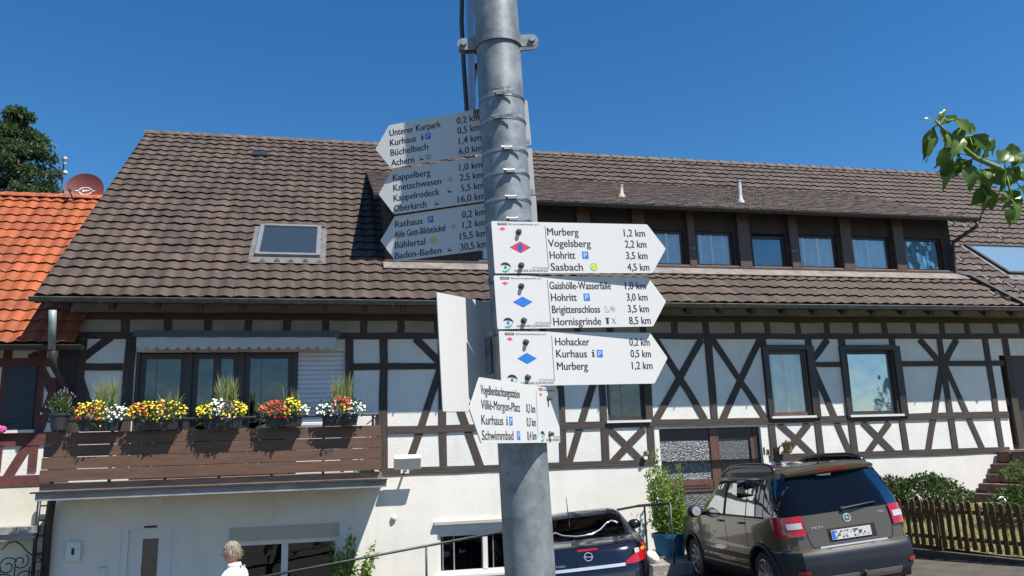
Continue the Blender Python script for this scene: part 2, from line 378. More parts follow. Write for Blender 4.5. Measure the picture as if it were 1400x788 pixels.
# ================================================================== GROUND
GX = [(-60, -2.2), (-12, -1.6), (-3, -1.25), (-0.8, -0.95), (3, -0.43), (5.2, -0.31), (6.25, -0.25), (9, -0.04), (14, 0.08), (60, 0.3)]
def ground(x, y):
    for (a, za), (b, zb) in zip(GX, GX[1:]):
        if x <= b:
            z = za + (zb - za) * max(0, (x - a)) / (b - a); break
    else: z = GX[-1][1]
    return z - 0.02 * (max(-14, min(0, y)) + 5)
mb = MB()
xs = [-400, -120] + [-60 + i * 1.5 for i in range(81)] + [120, 400]; ys = [-400, -120, -60, -40, -30, -25] + [-20 + i for i in range(21)] + [6, 20, 60, 200, 600]
for y in ys:
    for x in xs: mb.v.append(Vector((x, y, ground(x, y))))
nx = len(xs)
for j in range(len(ys) - 1):
    for i in range(nx - 1): mb.f.append((j * nx + i, j * nx + i + 1, (j + 1) * nx + i + 1, (j + 1) * nx + i)); mb.mi.append(0)
M_asphalt = pm('asphalt', (0.080, 0.069, 0.053), 0.9, var=0.25, scale=3, bump=0.3, bscale=120)
struct(mb.build('street', M_asphalt, smooth='all'))
# pavement ledge before the entrance and garden bed
mb = MB(); pts = [(5.75, -1.0), (5.75, -0.02), (8.6, -0.02), (8.6, -1.0)]
mb = MB(); mb.prism([(5.0, -1.55, -0.45), (8.3, -1.55, -0.45), (8.3, -0.012, -0.45), (5.0, -0.012, -0.45)], (0, 0, 0.27))
M_stone = pm('grey_stone_step', (0.27, 0.25, 0.22), 0.85, var=0.3, scale=6, bump=0.5, bscale=30)
struct(mb.build('entrance_pavement', M_stone, bevel=0.02))

# ================================================================== MAIN HOUSE
HX0, HX1 = -4.22, 17.5
house = thing('timber_framed_house', 'long white half-timbered house with a dark brown tiled roof and a wide dormer', 'house', (0, 0, -1.3))

def wall_holes(mb, x0, x1, z0, z1, holes, y, depth, mat=None):
    xs = sorted({x0, x1} | {h[0] for h in holes} | {h[1] for h in holes}); zs = sorted({z0, z1} | {h[2] for h in holes} | {h[3] for h in holes})
    xs = [x for x in xs if x0 <= x <= x1]; zs = [z for z in zs if z0 <= z <= z1]
    for a, b in zip(xs, xs[1:]):
        for c, d in zip(zs, zs[1:]):
            mx, mz = (a + b) / 2, (c + d) / 2
            if any(h[0] < mx < h[1] and h[2] < mz < h[3] for h in holes): continue
            mb.add([(a, y, c), (b, y, c), (b, y, d), (a, y, d)], [(0, 1, 2, 3)], mat)
    for h in holes:
        a, b, c, d = h
        mb.add([(a, y, c), (b, y, c), (b, y, d), (a, y, d), (a, y + depth, c), (b, y + depth, c), (b, y + depth, d), (a, y + depth, d)],
               [(0, 1, 5, 4), (1, 2, 6, 5), (2, 3, 7, 6), (3, 0, 4, 7)], mat)

Z_SILL0, Z_SILL1 = 1.335, 1.455      # sill beam
Z_MID0, Z_MID1 = 2.035, 2.168
Z_PL0, Z_PL1 = 3.69, 3.80
Z_TB0, Z_TB1 = 4.02, 4.14
# --- openings on the upper floor: (x0,x1,z0,z1)
win = dict(
    a=(fx(829, 530), fx(882, 530), fz(850, 575), 3.26),
    b=(fx(1052, 525), fx(1106, 525), fz(1075, 569), fz(1075, 479)),
    c=(fx(1158, 525), fx(1225, 525), fz(1190, 567), fz(1190, 479)))
balc = (fx(184, 520), fx(472, 520), 1.36, fz(330, 481))
entr = (fx(903, 620), fx(1041, 600), -0.25, fz(970, 585))
dark_door = (13.72, 14.7, 1.35, fz(1390, 486))
gw1 = (fx(313, 740), fx(464, 740), -0.75, fz(390, 718))
gw2 = (fx(598, 740), fx(694, 740), fz(690, 781), fz(690, 713))
door1 = (fx(165, 750), fx(244, 750), -1.3, fz(200, 716))
up_holes = [win['a'], win['b'], win['c'], balc, dark_door]
mb = MB()
wall_holes(mb, HX0, HX1, 1.40, 4.75, up_holes + [(entr[0], entr[1], 1.40, entr[3])], 0.0, 0.16)
mb.prism([(HX0, 0.01, -1.4), (HX0, 10, -1.4), (HX0, 10, 4.7), (HX0, 5.4, 8.9), (HX0, 0.01, 4.7)], (0.15, 0, 0))
mb.prism([(HX1, 0.01, -1.4), (HX1, 10, -1.4), (HX1, 10, 4.7), (HX1, 5.4, 8.9), (HX1, 0.01, 4.7)], (-0.15, 0, 0))
mb.build('upper_wall', M_plaster, house)
mb = MB()
wall_holes(mb, HX0, HX1, -1.6, 1.40, [(entr[0], entr[1], entr[2], 1.40), gw1, gw2, door1, (dark_door[0], dark_door[1], 1.35, 1.40)], -0.012, 0.18)
mb.build('ground_floor_wall', M_plaster_low, house)
# grey base course
MB().box(12.0, HX1, -0.035, 0.02, -0.3, 0.62).build('base_course', M_plinth, house)
MB().box(2.98, entr[0] - 0.02, -0.035, 0.02, -1.0, -0.13).build('base_course', M_plinth, house)

# --- rooms behind the windows
mb = MB(); mb.box(HX0 + 0.2, HX1 - 0.2, 1.3, 1.35, -1.4, 4.6); mb.build('inner_wall', pm('inner_wall_paint', (0.3, 0.29, 0.27), 0.9), house)
mb = MB(); mb.box(HX0 + 0.2, HX1 - 0.2, 0.2, 1.3, 1.25, 1.3); mb.box(HX0 + 0.2, HX1 - 0.2, 0.2, 1.3, 4.0, 4.05); mb.build('inner_floor', M_dark, house)

# --- timbers
_br = [0]
_tr = random.Random(4)
def beam(a, b, wd, proud, name, mat, seg=0.45):
    """hewn beam from a to b on the wall face, edges slightly uneven"""
    d = b - a; L = d.length; d.normalize(); n = Vector((-d.z, 0, d.x)); k = max(2, int(L / seg)); vs = []
    for i in range(k + 1):
        c = a + d * (L * i / k) + n * _tr.uniform(-.006, .006); w0 = wd / 2 + _tr.uniform(-.007, .007); w1 = wd / 2 + _tr.uniform(-.007, .007)
        for (o, y) in ((-w0, -proud), (w1, -proud), (w1, 0.05), (-w0, 0.05)): vs.append(Vector((c.x + n.x * o, y, c.z + n.z * o)))
    fs = [(4 * i + q, 4 * i + (q + 1) % 4, 4 * i + 4 + (q + 1) % 4, 4 * i + 4 + q) for i in range(k) for q in range(4)] + [(0, 3, 2, 1), (4 * k, 4 * k + 1, 4 * k + 2, 4 * k + 3)]
    mb = MB(); mb.add(vs, fs); return mb.build(name, mat, house)
def rail(x0, x1, z0, z1, proud=0.028): beam(Vector((x0, 0, (z0 + z1) / 2)), Vector((x1, 0, (z0 + z1) / 2)), z1 - z0, proud + _tr.uniform(-.001, .001), 'timber_rail', M_timber_h, 0.6)
def post(x, z0, z1, wd=0.155, proud=0.022): beam(Vector((x + _tr.uniform(-.008, .008), 0, z0)), Vector((x + _tr.uniform(-.008, .008), 0, z1)), wd * _tr.uniform(.93, 1.07), proud + _tr.uniform(-.001, .001), 'timber_post', M_timber_v)
def brace(p0, p1, wd=0.13):
    a = onY(*p0); b = onY(*p1); _br[0] += 1; pr = 0.0120 + (_br[0] % 12) * 0.0006
    d = (b - a); d.y = 0; d.normalize(); a.y = b.y = 0
    beam(a - d * 0.03, b + d * 0.03, wd * _tr.uniform(.9, 1.08), pr, 'timber_brace', M_timber_v)
XE = HX1
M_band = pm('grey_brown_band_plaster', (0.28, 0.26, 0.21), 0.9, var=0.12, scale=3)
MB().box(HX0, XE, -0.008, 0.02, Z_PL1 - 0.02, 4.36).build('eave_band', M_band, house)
rail(HX0, XE, Z_TB0, Z_TB1); rail(HX0, XE, Z_PL0, Z_PL1)
rail(fx(529, 586), fx(829, 575), Z_MID0, Z_MID1); rail(fx(829, 575), fx(882, 575), Z_MID0, Z_MID1 - 0.03, 0.029); rail(fx(882, 575), 13.72, Z_MID0, Z_MID1)
rail(fx(522, 642), entr[0] - 0.12, Z_SILL0, Z_SILL1); rail(entr[1] + 0.12, 13.6, Z_SILL0, Z_SILL1)
rail(fx(109, 502), fx(168, 502), 3.175, 3.285); rail(fx(480, 502), fx(604, 502), 3.145, 3.26); rail(fx(608, 502), fx(640, 502), 3.145, 3.26)
rail(fx(1110, 498), fx(1150, 498), 3.125, 3.225); rail(fx(1220, 498), fx(1372, 498), 3.125, 3.225)
divx = [-3.369, -2.724, -2.072, -1.435, -0.801, -0.149, 0.512, 1.16, 1.81, 2.46, 3.11, 3.77, 4.43, 5.09, 5.74, 6.396, 7.06, 7.724, 8.375, 9.038, 9.697, 10.368, 11.034, 11.713, 12.404, 13.035, 13.751, 14.4, 15.1, 15.8]
for x in divx: post(x, Z_PL1 - 0.004, Z_TB0 + 0.004, 0.13, 0.018)
# posts: pixel x at row, from z to z
for px, py, z0, z1, wd in [(109, 500, 1.5, Z_PL0, 0.16), (175, 520, 1.5, Z_PL0, 0.16), (477, 520, 1.5, Z_PL0, 0.13), (524.5, 520, Z_SILL0, Z_PL0, 0.15), (605, 570, Z_SILL1, Z_PL0, 0.13),
                           (768, 570, Z_SILL1, Z_PL0, 0.12), (823, 545, Z_SILL1, Z_PL0, 0.13), (886.5, 545, Z_SILL1, Z_PL0, 0.14), (971, 500, Z_MID1, Z_PL0, 0.14), (1046.5, 500, Z_SILL1, Z_PL0, 0.14),
                           (1110, 510, Z_SILL1, Z_PL0, 0.14), (1154, 500, Z_SILL1, Z_PL0, 0.14), (1229, 545, Z_SILL1, Z_PL0, 0.14), (1293, 530, Z_SILL1, Z_PL0, 0.14),
                           (1350, 490, Z_SILL1, Z_PL0, 0.14), (1377, 490, Z_SILL1, Z_PL0, 0.15)]:
    post(fx(px, py), z0, z1, wd)
for p0, p1 in [((150, 462), (106, 495)), ((107, 512), (122, 560)), ((570, 464), (602, 496)), ((641, 464), (608, 496)), ((601, 507), (558, 637)), ((610, 507), (657, 637)),
               ((829, 466), (778, 632)), ((833, 588), (878, 631)), ((878, 588), (838, 631)), ((896, 575), (958, 466)), ((897, 466), (963, 572)),
               ((975, 466), (1046, 572)), ((1038, 466), (988, 573)), ((1066, 581), (1110, 621)), ((1104, 581), (1072, 622)),
               ((1130, 466), (1109, 494)), ((1111, 503), (1161, 618)), ((1180, 579), (1222, 620)), ((1214, 579), (1184, 621)),
               ((1258, 466), (1284, 495)), ((1307, 466), (1291, 495)), ((1287, 503), (1268, 618)), ((1293, 503), (1344, 616))]:
    brace(p0, p1)
# door frame posts beside the entrance
# --- rafter tails and soffit
TH = rad(40.6); ES = Vector((0, math.cos(TH), math.sin(TH))); EN = Vector((0, -math.sin(TH), math.cos(TH)))
EAVE = Vector((0, -0.78, 4.24))
def rp(x, s, h=0.0): return Vector((x, EAVE.y, EAVE.z)) + ES * s + EN * h
SL = 8.12
mb = MB()
for x in [HX0 + 0.1 + i * 0.66 for i in range(33)]:
    a = rp(x, 0.06, -0.20); b = rp(x, 1.1, -0.20)
    MB().obox((a + b) / 2, Vector((0.05, 0, 0)), ES * 0.52, EN * 0.07).build('rafter_tail', M_timber, house)
mb = MB(); mb.obox((rp(6.5, 0.02, -0.10) + rp(6.5, 1.2, -0.10)) / 2, Vector((11.03, 0, 0)), ES * 0.6, EN * 0.018)
mb.build('soffit', M_soffit, house)

# --- tiled roof
def tile_roof(name, x0, x1, P, smin, smax, tw, ch, amp, step, mat, parent, skip=None, seg=8, prof=None, jit=0.004, seed=1, lip=-0.022):
    rng = random.Random(seed); mb = MB(); uv = []
    n = int(round((x1 - x0) / tw * seg)); nc = int(math.ceil((smax - smin) / ch))
    def wave(u):
        if prof: return prof(u)
        u = u % 1.0
        return amp * (0.5 + 0.5 * math.cos(2 * math.pi * (u - 0.25))) if u < 0.75 else amp * 0.5 * (1 - math.cos(2 * math.pi * (u - 0.5))) * 0.5
    for c in range(nc):
        s0 = smin + c * ch; s1 = min(s0 + ch + 0.03, smax + 0.03); rowshift = 0
        jt = [rng.uniform(-jit, jit) for _ in range(int((x1 - x0) / tw) + 3)]; jh = [rng.uniform(-0.3, 1) * jit * 0.9 for _ in jt]
        base = len(mb.v)
        for i in range(n + 1):
            x = x0 + (x1 - x0) * i / n; ti = int((x - x0) / tw + 1e-4); u = (x - x0) / tw - ti
            h = wave(u); j = jt[ti] + 0.006 * math.sin(x * 0.9 + c * 1.7); h += jh[ti]
            for (s, hh) in ((s0 + j + (0.045 if lip < -0.01 else 0.0), lip * 0.4 + h * 0.9), (s0 + j, step + h), (s0 + ch * 0.5, step * 0.55 + h), (s1, h * 0.9)):
                mb.v.append(P(x, s, hh)); uv.append((x - x0, s - smin + (0.001 if s == s0 + j else 0)))
        for i in range(n):
            xm = x0 + (x1 - x0) * (i + 0.5) / n
            if skip and skip(xm, s0 + ch / 2): continue
            for q in range(3):
                a = base + i * 4 + q; mb.f.append((a, a + 4, a + 5, a + 1)); mb.mi.append(0)
    return mb.build(name, mat, parent, smooth='all' if False else 35, uv=uv)
M_tile = tile_mat('dark_brown_roof_tile', (0.070, 0.047, 0.034), 0.245, 0.312, var=0.24)
YD = 0.30                                    # dormer face
DX0, DX1 = fx(527, 365, YD), fx(1306, 372, YD)
DZ0 = EAVE.z + (YD - EAVE.y) * math.tan(TH)    # where dormer face meets the main roof
de0 = onY(735, 277, YD - 0.45); DEZ = de0.z; DEY = YD - 0.45
DS_break = (rp(0, 0, 0) - rp(0, 0, 0)).length
# dormer roof meets the main roof at pixel rows ~250
brk = None
def main_s(px, py):
    d = ray(px, py); t = (EAVE - CAM).dot(EN) / d.dot(EN); p = CAM + d * t
    return (p - EAVE).dot(ES), p
SB, PB = main_s(900, 255)
SFACE = (YD - EAVE.y) / math.cos(TH)
def dorm_skip(x, s): return DX0 + 0.05 < x < DX1 - 0.05 and SFACE + 0.1 < s < SB - 0.25
tile_roof('roof', -4.5, 19.2, rp, 0.0, SL, 0.245, 0.312, 0.028, 0.034, M_tile, house, dorm_skip, jit=0.008)
roof = [c for c in house.children if c.name.startswith('roof')][0]
# ridge cap, back slope
def ridge_cap(mb, x0, x1, y, z, r, seg=0.36):
    n = int((x1 - x0) / seg)
    for i in range(n):
        a = x0 + i * seg; k = 10; vs = []
        for j, (xx, rr) in enumerate(((a - 0.02, r * 1.10), (a + 0.03, r * 1.10), (a + seg, r * 0.97))):
            for q in range(k + 1):
                th = math.pi * (q / k) ; vs.append((xx, y + rr * 1.15 * math.cos(th), z + rr * math.sin(th)))
        fs = [(j * (k + 1) + q, j * (k + 1) + q + 1, (j + 1) * (k + 1) + q + 1, (j + 1) * (k + 1) + q) for j in range(2) for q in range(k)]
        mb.add(vs, fs)
rtop = rp(0, SL)
mb = MB(); ridge_cap(mb, -4.52, 19.2, rtop.y + 0.03, rtop.z - 0.03, 0.12); mb.build('ridge_cap', M_tile, roof, smooth=50)
mb = MB(); mb.poly([rp(-4.5, SL), rp(19.2, SL), Vector((19.2, rtop.y * 2 + 0.78, 4.24)), Vector((-4.5, rtop.y * 2 + 0.78, 4.24))]); mb.poly([rp(-4.5, 0, -0.025), rp(-4.5, SL, -0.025), rp(-4.32, SL, -0.025), rp(-4.32, 0, -0.025)])
mb.build('back_slope', M_tile, roof)
mb = MB(); mb.obox((rp(-4.49, 0, -0.05) + rp(-4.49, SL, -0.05)) / 2, Vector((0.03, 0, 0)), ES * SL / 2, EN * 0.07); mb.build('verge_board', M_soffit, roof)
mb = MB()
for xa, xb, sa, sb in ((-4.48, DX0 + 0.04, 0.02, SL), (DX1 - 0.04, 19.2, 0.02, SL), (DX0 + 0.05, DX1 - 0.05, 0.02, SFACE - 0.02), (DX0 + 0.05, DX1 - 0.05, SB - 0.2, SL)):
    mb.poly([rp(xa, sa, -0.035), rp(xb, sa, -0.035), rp(xb, sb, -0.035), rp(xa, sb, -0.035)])
mb.build('underlay', M_soffit, roof)
# gutter: half-round channel
def gutter(mb, x0, x1, y, z, r, k=8):
    vs = []
    for x in (x0, x1):
        for q in range(k + 1):
            th = math.pi + math.pi * q / k; vs.append((x, y + r * math.cos(th), z + r * math.sin(th)))
        for q in range(k, -1, -1):
            th = math.pi + math.pi * q / k; vs.append((x, y + (r - 0.006) * math.cos(th), z + (r - 0.006) * math.sin(th)))
    n = 2 * (k + 1)
    mb.add(vs, [(q, (q + 1) % n, n + (q + 1) % n, n + q) for q in range(n)] + [tuple(range(k + 1)), tuple(n + q for q in range(k + 1))])
    mb.tube([(x0, y - r, z + 0.004), (x1, y - r, z + 0.004)], 0.010, 6)
mb = MB(); gutter(mb, -4.56, 18.5, EAVE.y - 0.045, EAVE.z - 0.03, 0.062)
for i in range(30): 
    x = -4.3 + i * 0.75; mb.box(x - 0.012, x + 0.012, EAVE.y - 0.11, EAVE.y + 0.03, EAVE.z - 0.10, EAVE.z - 0.093)
mb.build('gutter', M_zinc, house, smooth=40)

# --- roof windows
def skylight(pxs, name, gm, frame):
    (tl, tr, br, bl) = [main_s(*p)[1] for p in pxs]
    fr = MB(); c = (tl + tr + br + bl) / 4
    X0 = (tl.x + bl.x) / 2; X1 = (tr.x + br.x) / 2; s0 = ((bl - EAVE).dot(ES) + (br - EAVE).dot(ES)) / 2; s1 = ((tl - EAVE).dot(ES) + (tr - EAVE).dot(ES)) / 2
    def bar(xa, xb, sa, sb, h0, h1, mt=None): fr.obox((rp(xa, sa, h0) + rp(xb, sb, h1)) / 2, Vector(((xb - xa) / 2, 0, 0)), ES * ((sb - sa) / 2), EN * ((h1 - h0) / 2), mt)
    w_ = 0.075
    bar(X0, X0 + w_, s0, s1, -0.05, 0.11); bar(X1 - w_, X1, s0, s1, -0.05, 0.11); bar(X0 + w_, X1 - w_, s1 - w_, s1, -0.05, 0.12); bar(X0 + w_, X1 - w_, s0, s0 + w_, -0.05, 0.105)
    f = fr.build('roof_window', frame, house)
    g = MB(); g.poly([rp(X0 + w_, s0 + w_, 0.09), rp(X1 - w_, s0 + w_, 0.09), rp(X1 - w_, s1 - w_, 0.09), rp(X0 + w_, s1 - w_, 0.09)]); g.build('pane', gm, f)
    fl = MB(); fl.obox(rp((X0 + X1) / 2, s0 - 0.12, 0.045), Vector(((X1 - X0) / 2 + 0.1, 0, 0)), ES * 0.12, EN * 0.006)
    for xx in (X0 - 0.05, X1 + 0.05): fl.obox(rp(xx, (s0 + s1) / 2, 0.05), Vector((0.05, 0, 0)), ES * (s1 - s0) / 2, EN * 0.008)
    fl.build('flashing', pm('grey_flashing', (0.14, 0.135, 0.13), 0.55, metal=0.2, var=0.2), f)
skylight([(357, 313), (440, 316), (437, 356), (348, 354)], 'roof_window', M_glass_sky, pm('grey_roof_window_frame', (0.20, 0.21, 0.22), 0.45, metal=0.3))
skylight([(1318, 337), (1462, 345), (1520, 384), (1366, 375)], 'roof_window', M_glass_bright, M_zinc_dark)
# small patch tile, vent pipes, snow guards
mb = MB(); p = main_s(355, 214)[0]; mb.obox(rp(main_s(355, 214)[1].x, p, 0.07), Vector((0.18, 0, 0)), ES * 0.1, EN * 0.015); mb.build('vent_tile', M_glass_sky, roof)
def dormer_roof_pt(x, s, h=0.0): return Vector((x, DEY, DEZ)) + DSV * s + DNV * h
PBreak = EAVE + ES * SB
DSV = Vector((0, PBreak.y - DEY, PBreak.z - DEZ)); DSL = DSV.length; DSV.normalize(); DNV = Vector((0, -DSV.z, DSV.y))
M_shingle = tile_mat('small_plain_tile', (0.074, 0.050, 0.037), 0.17, 0.155, var=0.4, spots=(0.42, 0.40, 0.36), spot_amt=0.55)
DRX0, DRX1 = fx(512, 268, DEY), fx(1334, 301, DEY)
def bib(u): return 0.004 if 0.06 < (u % 1.0) < 0.94 else -0.006
dro = tile_roof('dormer_roof', DRX0, DRX1, lambda x, s, h: dormer_roof_pt(x, s, h + 0.04), 0.0, DSL + 0.1, 0.17, 0.155, 0.0, 0.009, M_shingle, house, None, seg=6, prof=bib, jit=0.008, seed=5, lip=-0.003)
mb = MB(); mb.obox((dormer_roof_pt(DRX0, 0.01, 0) + dormer_roof_pt(DRX1, DSL, 0)) / 2, Vector(((DRX1 - DRX0) / 2, 0, 0)), DSV * (DSL / 2 - 0.02), DNV * 0.035); mb.build('roof_boarding', M_soffit, dro)
mb = MB(); gutter(mb, DRX0 - 0.02, DRX1 + 0.05, DEY - 0.045, DEZ - 0.01, 0.055); mb.build('gutter', M_zinc_dark, dro, smooth=40)
# dormer cheeks and face
zt = DEZ + (YD - DEY) * DSV.z / DSV.y - 0.06
dwins = []
for a, b in [(889, 936), (953, 1003), (1029, 1075), (1093, 1145), (1166, 1217), (1237, 1288)]: dwins.append((fx(a, 342, YD), fx(b, 342, YD)))
sp = dwins[1][0] - dwins[0][0]
for k in range(1, 4):
    x = dwins[0][0] - 1.15 * k; dwins.append((x, x + 0.66))
ZW0, ZW1 = fz(978, 364, YD), fz(978, 317, YD)
mb = MB(); wall_holes(mb, DX0, DX1, DZ0 - 0.1, zt, [(a, b, ZW0, ZW1) for a, b in dwins], YD, 0.14)
mb.build('dormer_front', M_soffit, house)
for x in (DX0, DX1 - 0.06):
    MB().prism([(x, YD + 0.01, DZ0 - 0.1), (x, YD + 0.01, zt), (x, PBreak.y, PBreak.z - 0.05)], (0.06, 0, 0)).build('dormer_cheek', M_soffit, house)
mb = MB(); mb.box(DX0 - 0.02, DX1 + 0.02, YD - 0.10, YD + 0.0, DZ0 - 0.0, ZW0 - 0.03); mb.build('dormer_sill_beam', M_frame_brown, house)
mb = MB(); mb.obox((rp((DX0 + DX1) / 2, SFACE - 0.24, 0.062)), Vector(((DX1 - DX0) / 2 + 0.05, 0, 0)), ES * 0.12, EN * 0.012); mb.build('lead_flashing', pm('lead_sheet', (0.17, 0.15, 0.135), 0.7, var=0.35, scale=5), house)
xsort = sorted(dwins)
for (a, b), (c, d) in zip(xsort, xsort[1:]):
    mx = (b + c) / 2; hw = min(0.13, (c - b) / 2 - 0.06)
    MB().box(mx - hw, mx + hw, YD - 0.09, YD + 0.02, ZW0 - 0.06, zt - 0.1).build('dormer_post', M_frame_brown, house)
def curtain(mb, x0, x1, z0, z1, y, folds, amp=0.028, sag=0.0):
    n = int(folds * 8); k = len(mb.v); vs = []
    for i in range(n + 1):
        u = i / n; x = x0 + (x1 - x0) * u; yy = y + amp * math.sin(u * folds * 2 * math.pi) + amp * 0.6 * math.sin(u * folds * 3.7 + 1)
        vs += [(x, yy, z0), (x, yy * 1.0, z1)]
    mb.add(vs, [(2 * i, 2 * i + 2, 2 * i + 3, 2 * i + 1) for i in range(n)])
def window(x0, x1, z0, z1, y, frame_m, pane_m, fw=0.06, mull=(), cur=None, name='window', folds=7, parent=house, y_in=0.06, sill=None):
    f = MB(); y0 = y + y_in; y1 = y0 + 0.06
    f.box(x0, x0 + fw, y0, y1, z0, z1); f.box(x1 - fw, x1, y0, y1, z0, z1); f.box(x0 + fw, x1 - fw, y0, y1, z1 - fw, z1); f.box(x0 + fw, x1 - fw, y0, y1, z0, z0 + fw)
    for u in mull: xm = x0 + (x1 - x0) * u; f.box(xm - fw * 0.7, xm + fw * 0.7, y0 - 0.01, y1, z0 + fw, z1 - fw)
    fo = f.build(name, frame_m, parent)
    g = MB(); g.box(x0 + fw * 0.7, x1 - fw * 0.7, y0 + 0.028, y0 + 0.034, z0 + fw * 0.7, z1 - fw * 0.7); g.build('pane', pane_m, fo)
    if cur:
        c = MB(); curtain(c, x0 + 0.02, x1 - 0.02, z0 + 0.03, z1 - 0.02, y0 + 0.062, folds); c.build('curtain', cur, fo, smooth='all')
    if sill:
        s_ = MB(); s_.box(x0 - 0.05, x1 + 0.05, y - 0.07, y0, z0 - 0.045, z0 - 0.003); s_.build('window_sill', sill, fo)
    return fo
for i, (a, b) in enumerate(dwins):
    if i == 2: window(a, b, ZW0, ZW1 - 0.05, YD, M_frame, M_glass, 0.05, cur=M_blue_blind, folds=0.5, sill=M_plank_pale)
    elif i == 5: window(a, b, ZW0, ZW1, YD, M_frame, M_glass, 0.05, cur=M_curtain_dim, folds=9, sill=M_plank_pale)
    else: window(a, b, ZW0, ZW1, YD, M_frame, M_glass, 0.05, cur=M_curtain, folds=5 + i % 3, sill=M_plank_pale)
# upper floor windows
fo = window(*win['a'], 0, M_frame, M_glass_dark, 0.07, cur=M_curtain_dim, sill=M_white_pvc)
for k, cu in (('b', M_curtain), ('c', None)):
    x0, x1, z0, z1 = win[k]; f = MB()
    f.box(x0 - 0.10, x0, -0.06, 0.03, z0 - 0.05, z1 + 0.08); f.box(x1, x1 + 0.16, -0.06, 0.03, z0 - 0.05, z1 + 0.08); f.box(x0, x1, -0.06, 0.03, z1, z1 + 0.10)
    cas = f.build('window_casing', M_frame, house)
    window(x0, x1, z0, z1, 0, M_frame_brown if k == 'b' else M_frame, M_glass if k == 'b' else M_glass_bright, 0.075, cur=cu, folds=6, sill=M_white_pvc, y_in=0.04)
# dark doorway at the top of the stone steps
mb = MB(); mb.box(dark_door[0], dark_door[1], 0.10, 0.14, dark_door[2], dark_door[3]); d = mb.build('side_door', M_frame, house)
mb = MB(); mb.box(dark_door[0] + 0.1, dark_door[0] + 0.13, 0.06, 0.10, 2.3, 2.45); mb.build('handle', M_steel, d)

# --- balcony window wall
bx0, bx1, bz0, bz1 = balc; yb = 0.08
def bw(px): return fx(px, 530, yb)
cells = [(190, 253), (262, 325), (333, 400)]
for i, (a, b) in enumerate(cells):
    window(bw(a), bw(b), 1.4, bz1 - 0.02, 0.02, M_frame, M_glass_dark, 0.085, mull=(0.53,) if i == 1 else (), cur=M_curtain_dim if i != 1 else None, name='balcony_window', folds=8)
mb = MB()
for a, b in ((253, 262), (325, 333), (400, 407)): mb.box(bw(a), bw(b), 0.03, 0.14, 1.4, bz1)
mb.box(bx0, bw(190), 0.03, 0.14, 1.4, bz1); mb.build('window_mullion', M_frame, house)
M_slat = pm('pale_grey_shutter', (0.60, 0.60, 0.62), 0.5, var=0.04)
mb = MB(); x0, x1 = bw(407), bx1
nsl = 26
for i in range(nsl):
    z0 = 1.4 + (bz1 - 1.4) * i / nsl; z1 = 1.4 + (bz1 - 1.4) * (i + 1) / nsl; h_ = z1 - z0
    mb.prism([(x0, 0.06, z0), (x0, 0.045, z0 + h_ * 0.3), (x0, 0.045, z0 + h_ * 0.8), (x0, 0.062, z1 - 0.002)], (x1 - x0, 0, 0))
mb.build('roller_shutter', M_slat, house)
# --- awning
aw = fx(187, 470, -0.3), fx(460, 470, -0.3); az1 = fz(320, 461, -0.3); az0 = fz(320, 474, -0.3)
mb = MB(); mb.box(aw[0] - 0.05, aw[1] + 0.06, -0.36, -0.10, az1 - 0.005, az1 + 0.10); 
for x in (aw[0] + 0.1, aw[1] - 0.1): mb.box(x - 0.03, x + 0.03, -0.1, 0.0, az1 + 0.0, az1 + 0.08)
awn = mb.build('awning', pm('dark_awning_case', (0.05, 0.055, 0.065), 0.5), house)
mb = MB(); vs = []; n = 20 * 8
for i in range(n + 1):
    u = i / n; x = aw[0] + (aw[1] - aw[0]) * u; yy = -0.33 + 0.008 * math.sin(u * 40); vs += [(x, yy, az1), (x, yy - 0.005, az0 - 0.055 * abs(math.sin(u * 20 * math.pi)) ** 0.6)]
mb.add(vs, [(2 * i, 2 * i + 2, 2 * i + 3, 2 * i + 1) for i in range(n)])
mb.build('valance', pm('awning_cloth', (0.47, 0.46, 0.44), 0.9, var=0.05), awn, smooth='all')

# --- balcony
YB = -1.2
bxl, bxr = -4.05, 0.74
bal = MB(); bal.box(bxl - 0.06, bxr + 0.09, YB - 0.02, -0.02, 1.19, 1.29); bal = bal.build('balcony', M_slab, house)
mb = MB(); mb.box(bxl - 0.12, bxr + 0.10, YB - 0.06, YB + 0.12, 1.293, 1.315); mb.build('drip_edge', M_zinc_dark, bal)
mb = MB(); mb.box(bxl - 0.04, bxr + 0.02, YB + 0.06, -0.03, 1.318, 1.42); mb.build('deck_edge', M_plank_pale, bal)
for i, (z0, z1) in enumerate([(1.966, 2.14), (1.796, 1.959), (1.625, 1.789), (1.453, 1.618)]):
    MB().box(bxl - 0.012 * i, bxr, YB, YB + 0.028, z0, z1).build('board', M_plank, bal, bevel=0.004)
    MB().box(bxr - 0.028, bxr - 0.001, YB + 0.03, -0.05, z0, z1).build('end_board', M_plank, bal)
mb = MB()
for i in range(7):
    x = bxl + 0.12 + (bxr - bxl - 0.24) * i / 6; mb.box(x - 0.02, x + 0.02, YB + 0.032, YB + 0.07, 1.42, 2.30)
mb.tube([(bxl, YB + 0.05, 2.31), (bxr - 0.03, YB + 0.05, 2.31), (bxr - 0.03, -0.05, 2.31)], 0.018, 8); mb.tube([(bxr - 0.22, YB + 0.05, 2.16), (bxr - 0.03, YB + 0.05, 2.31)], 0.01, 6)
for i in range(6): mb.box(bxr - 0.04, bxr - 0.02, YB + 0.1 + i * 0.18, YB + 0.115 + i * 0.18, 1.5, 2.31)
mb.build('balcony_rail', M_black, bal)

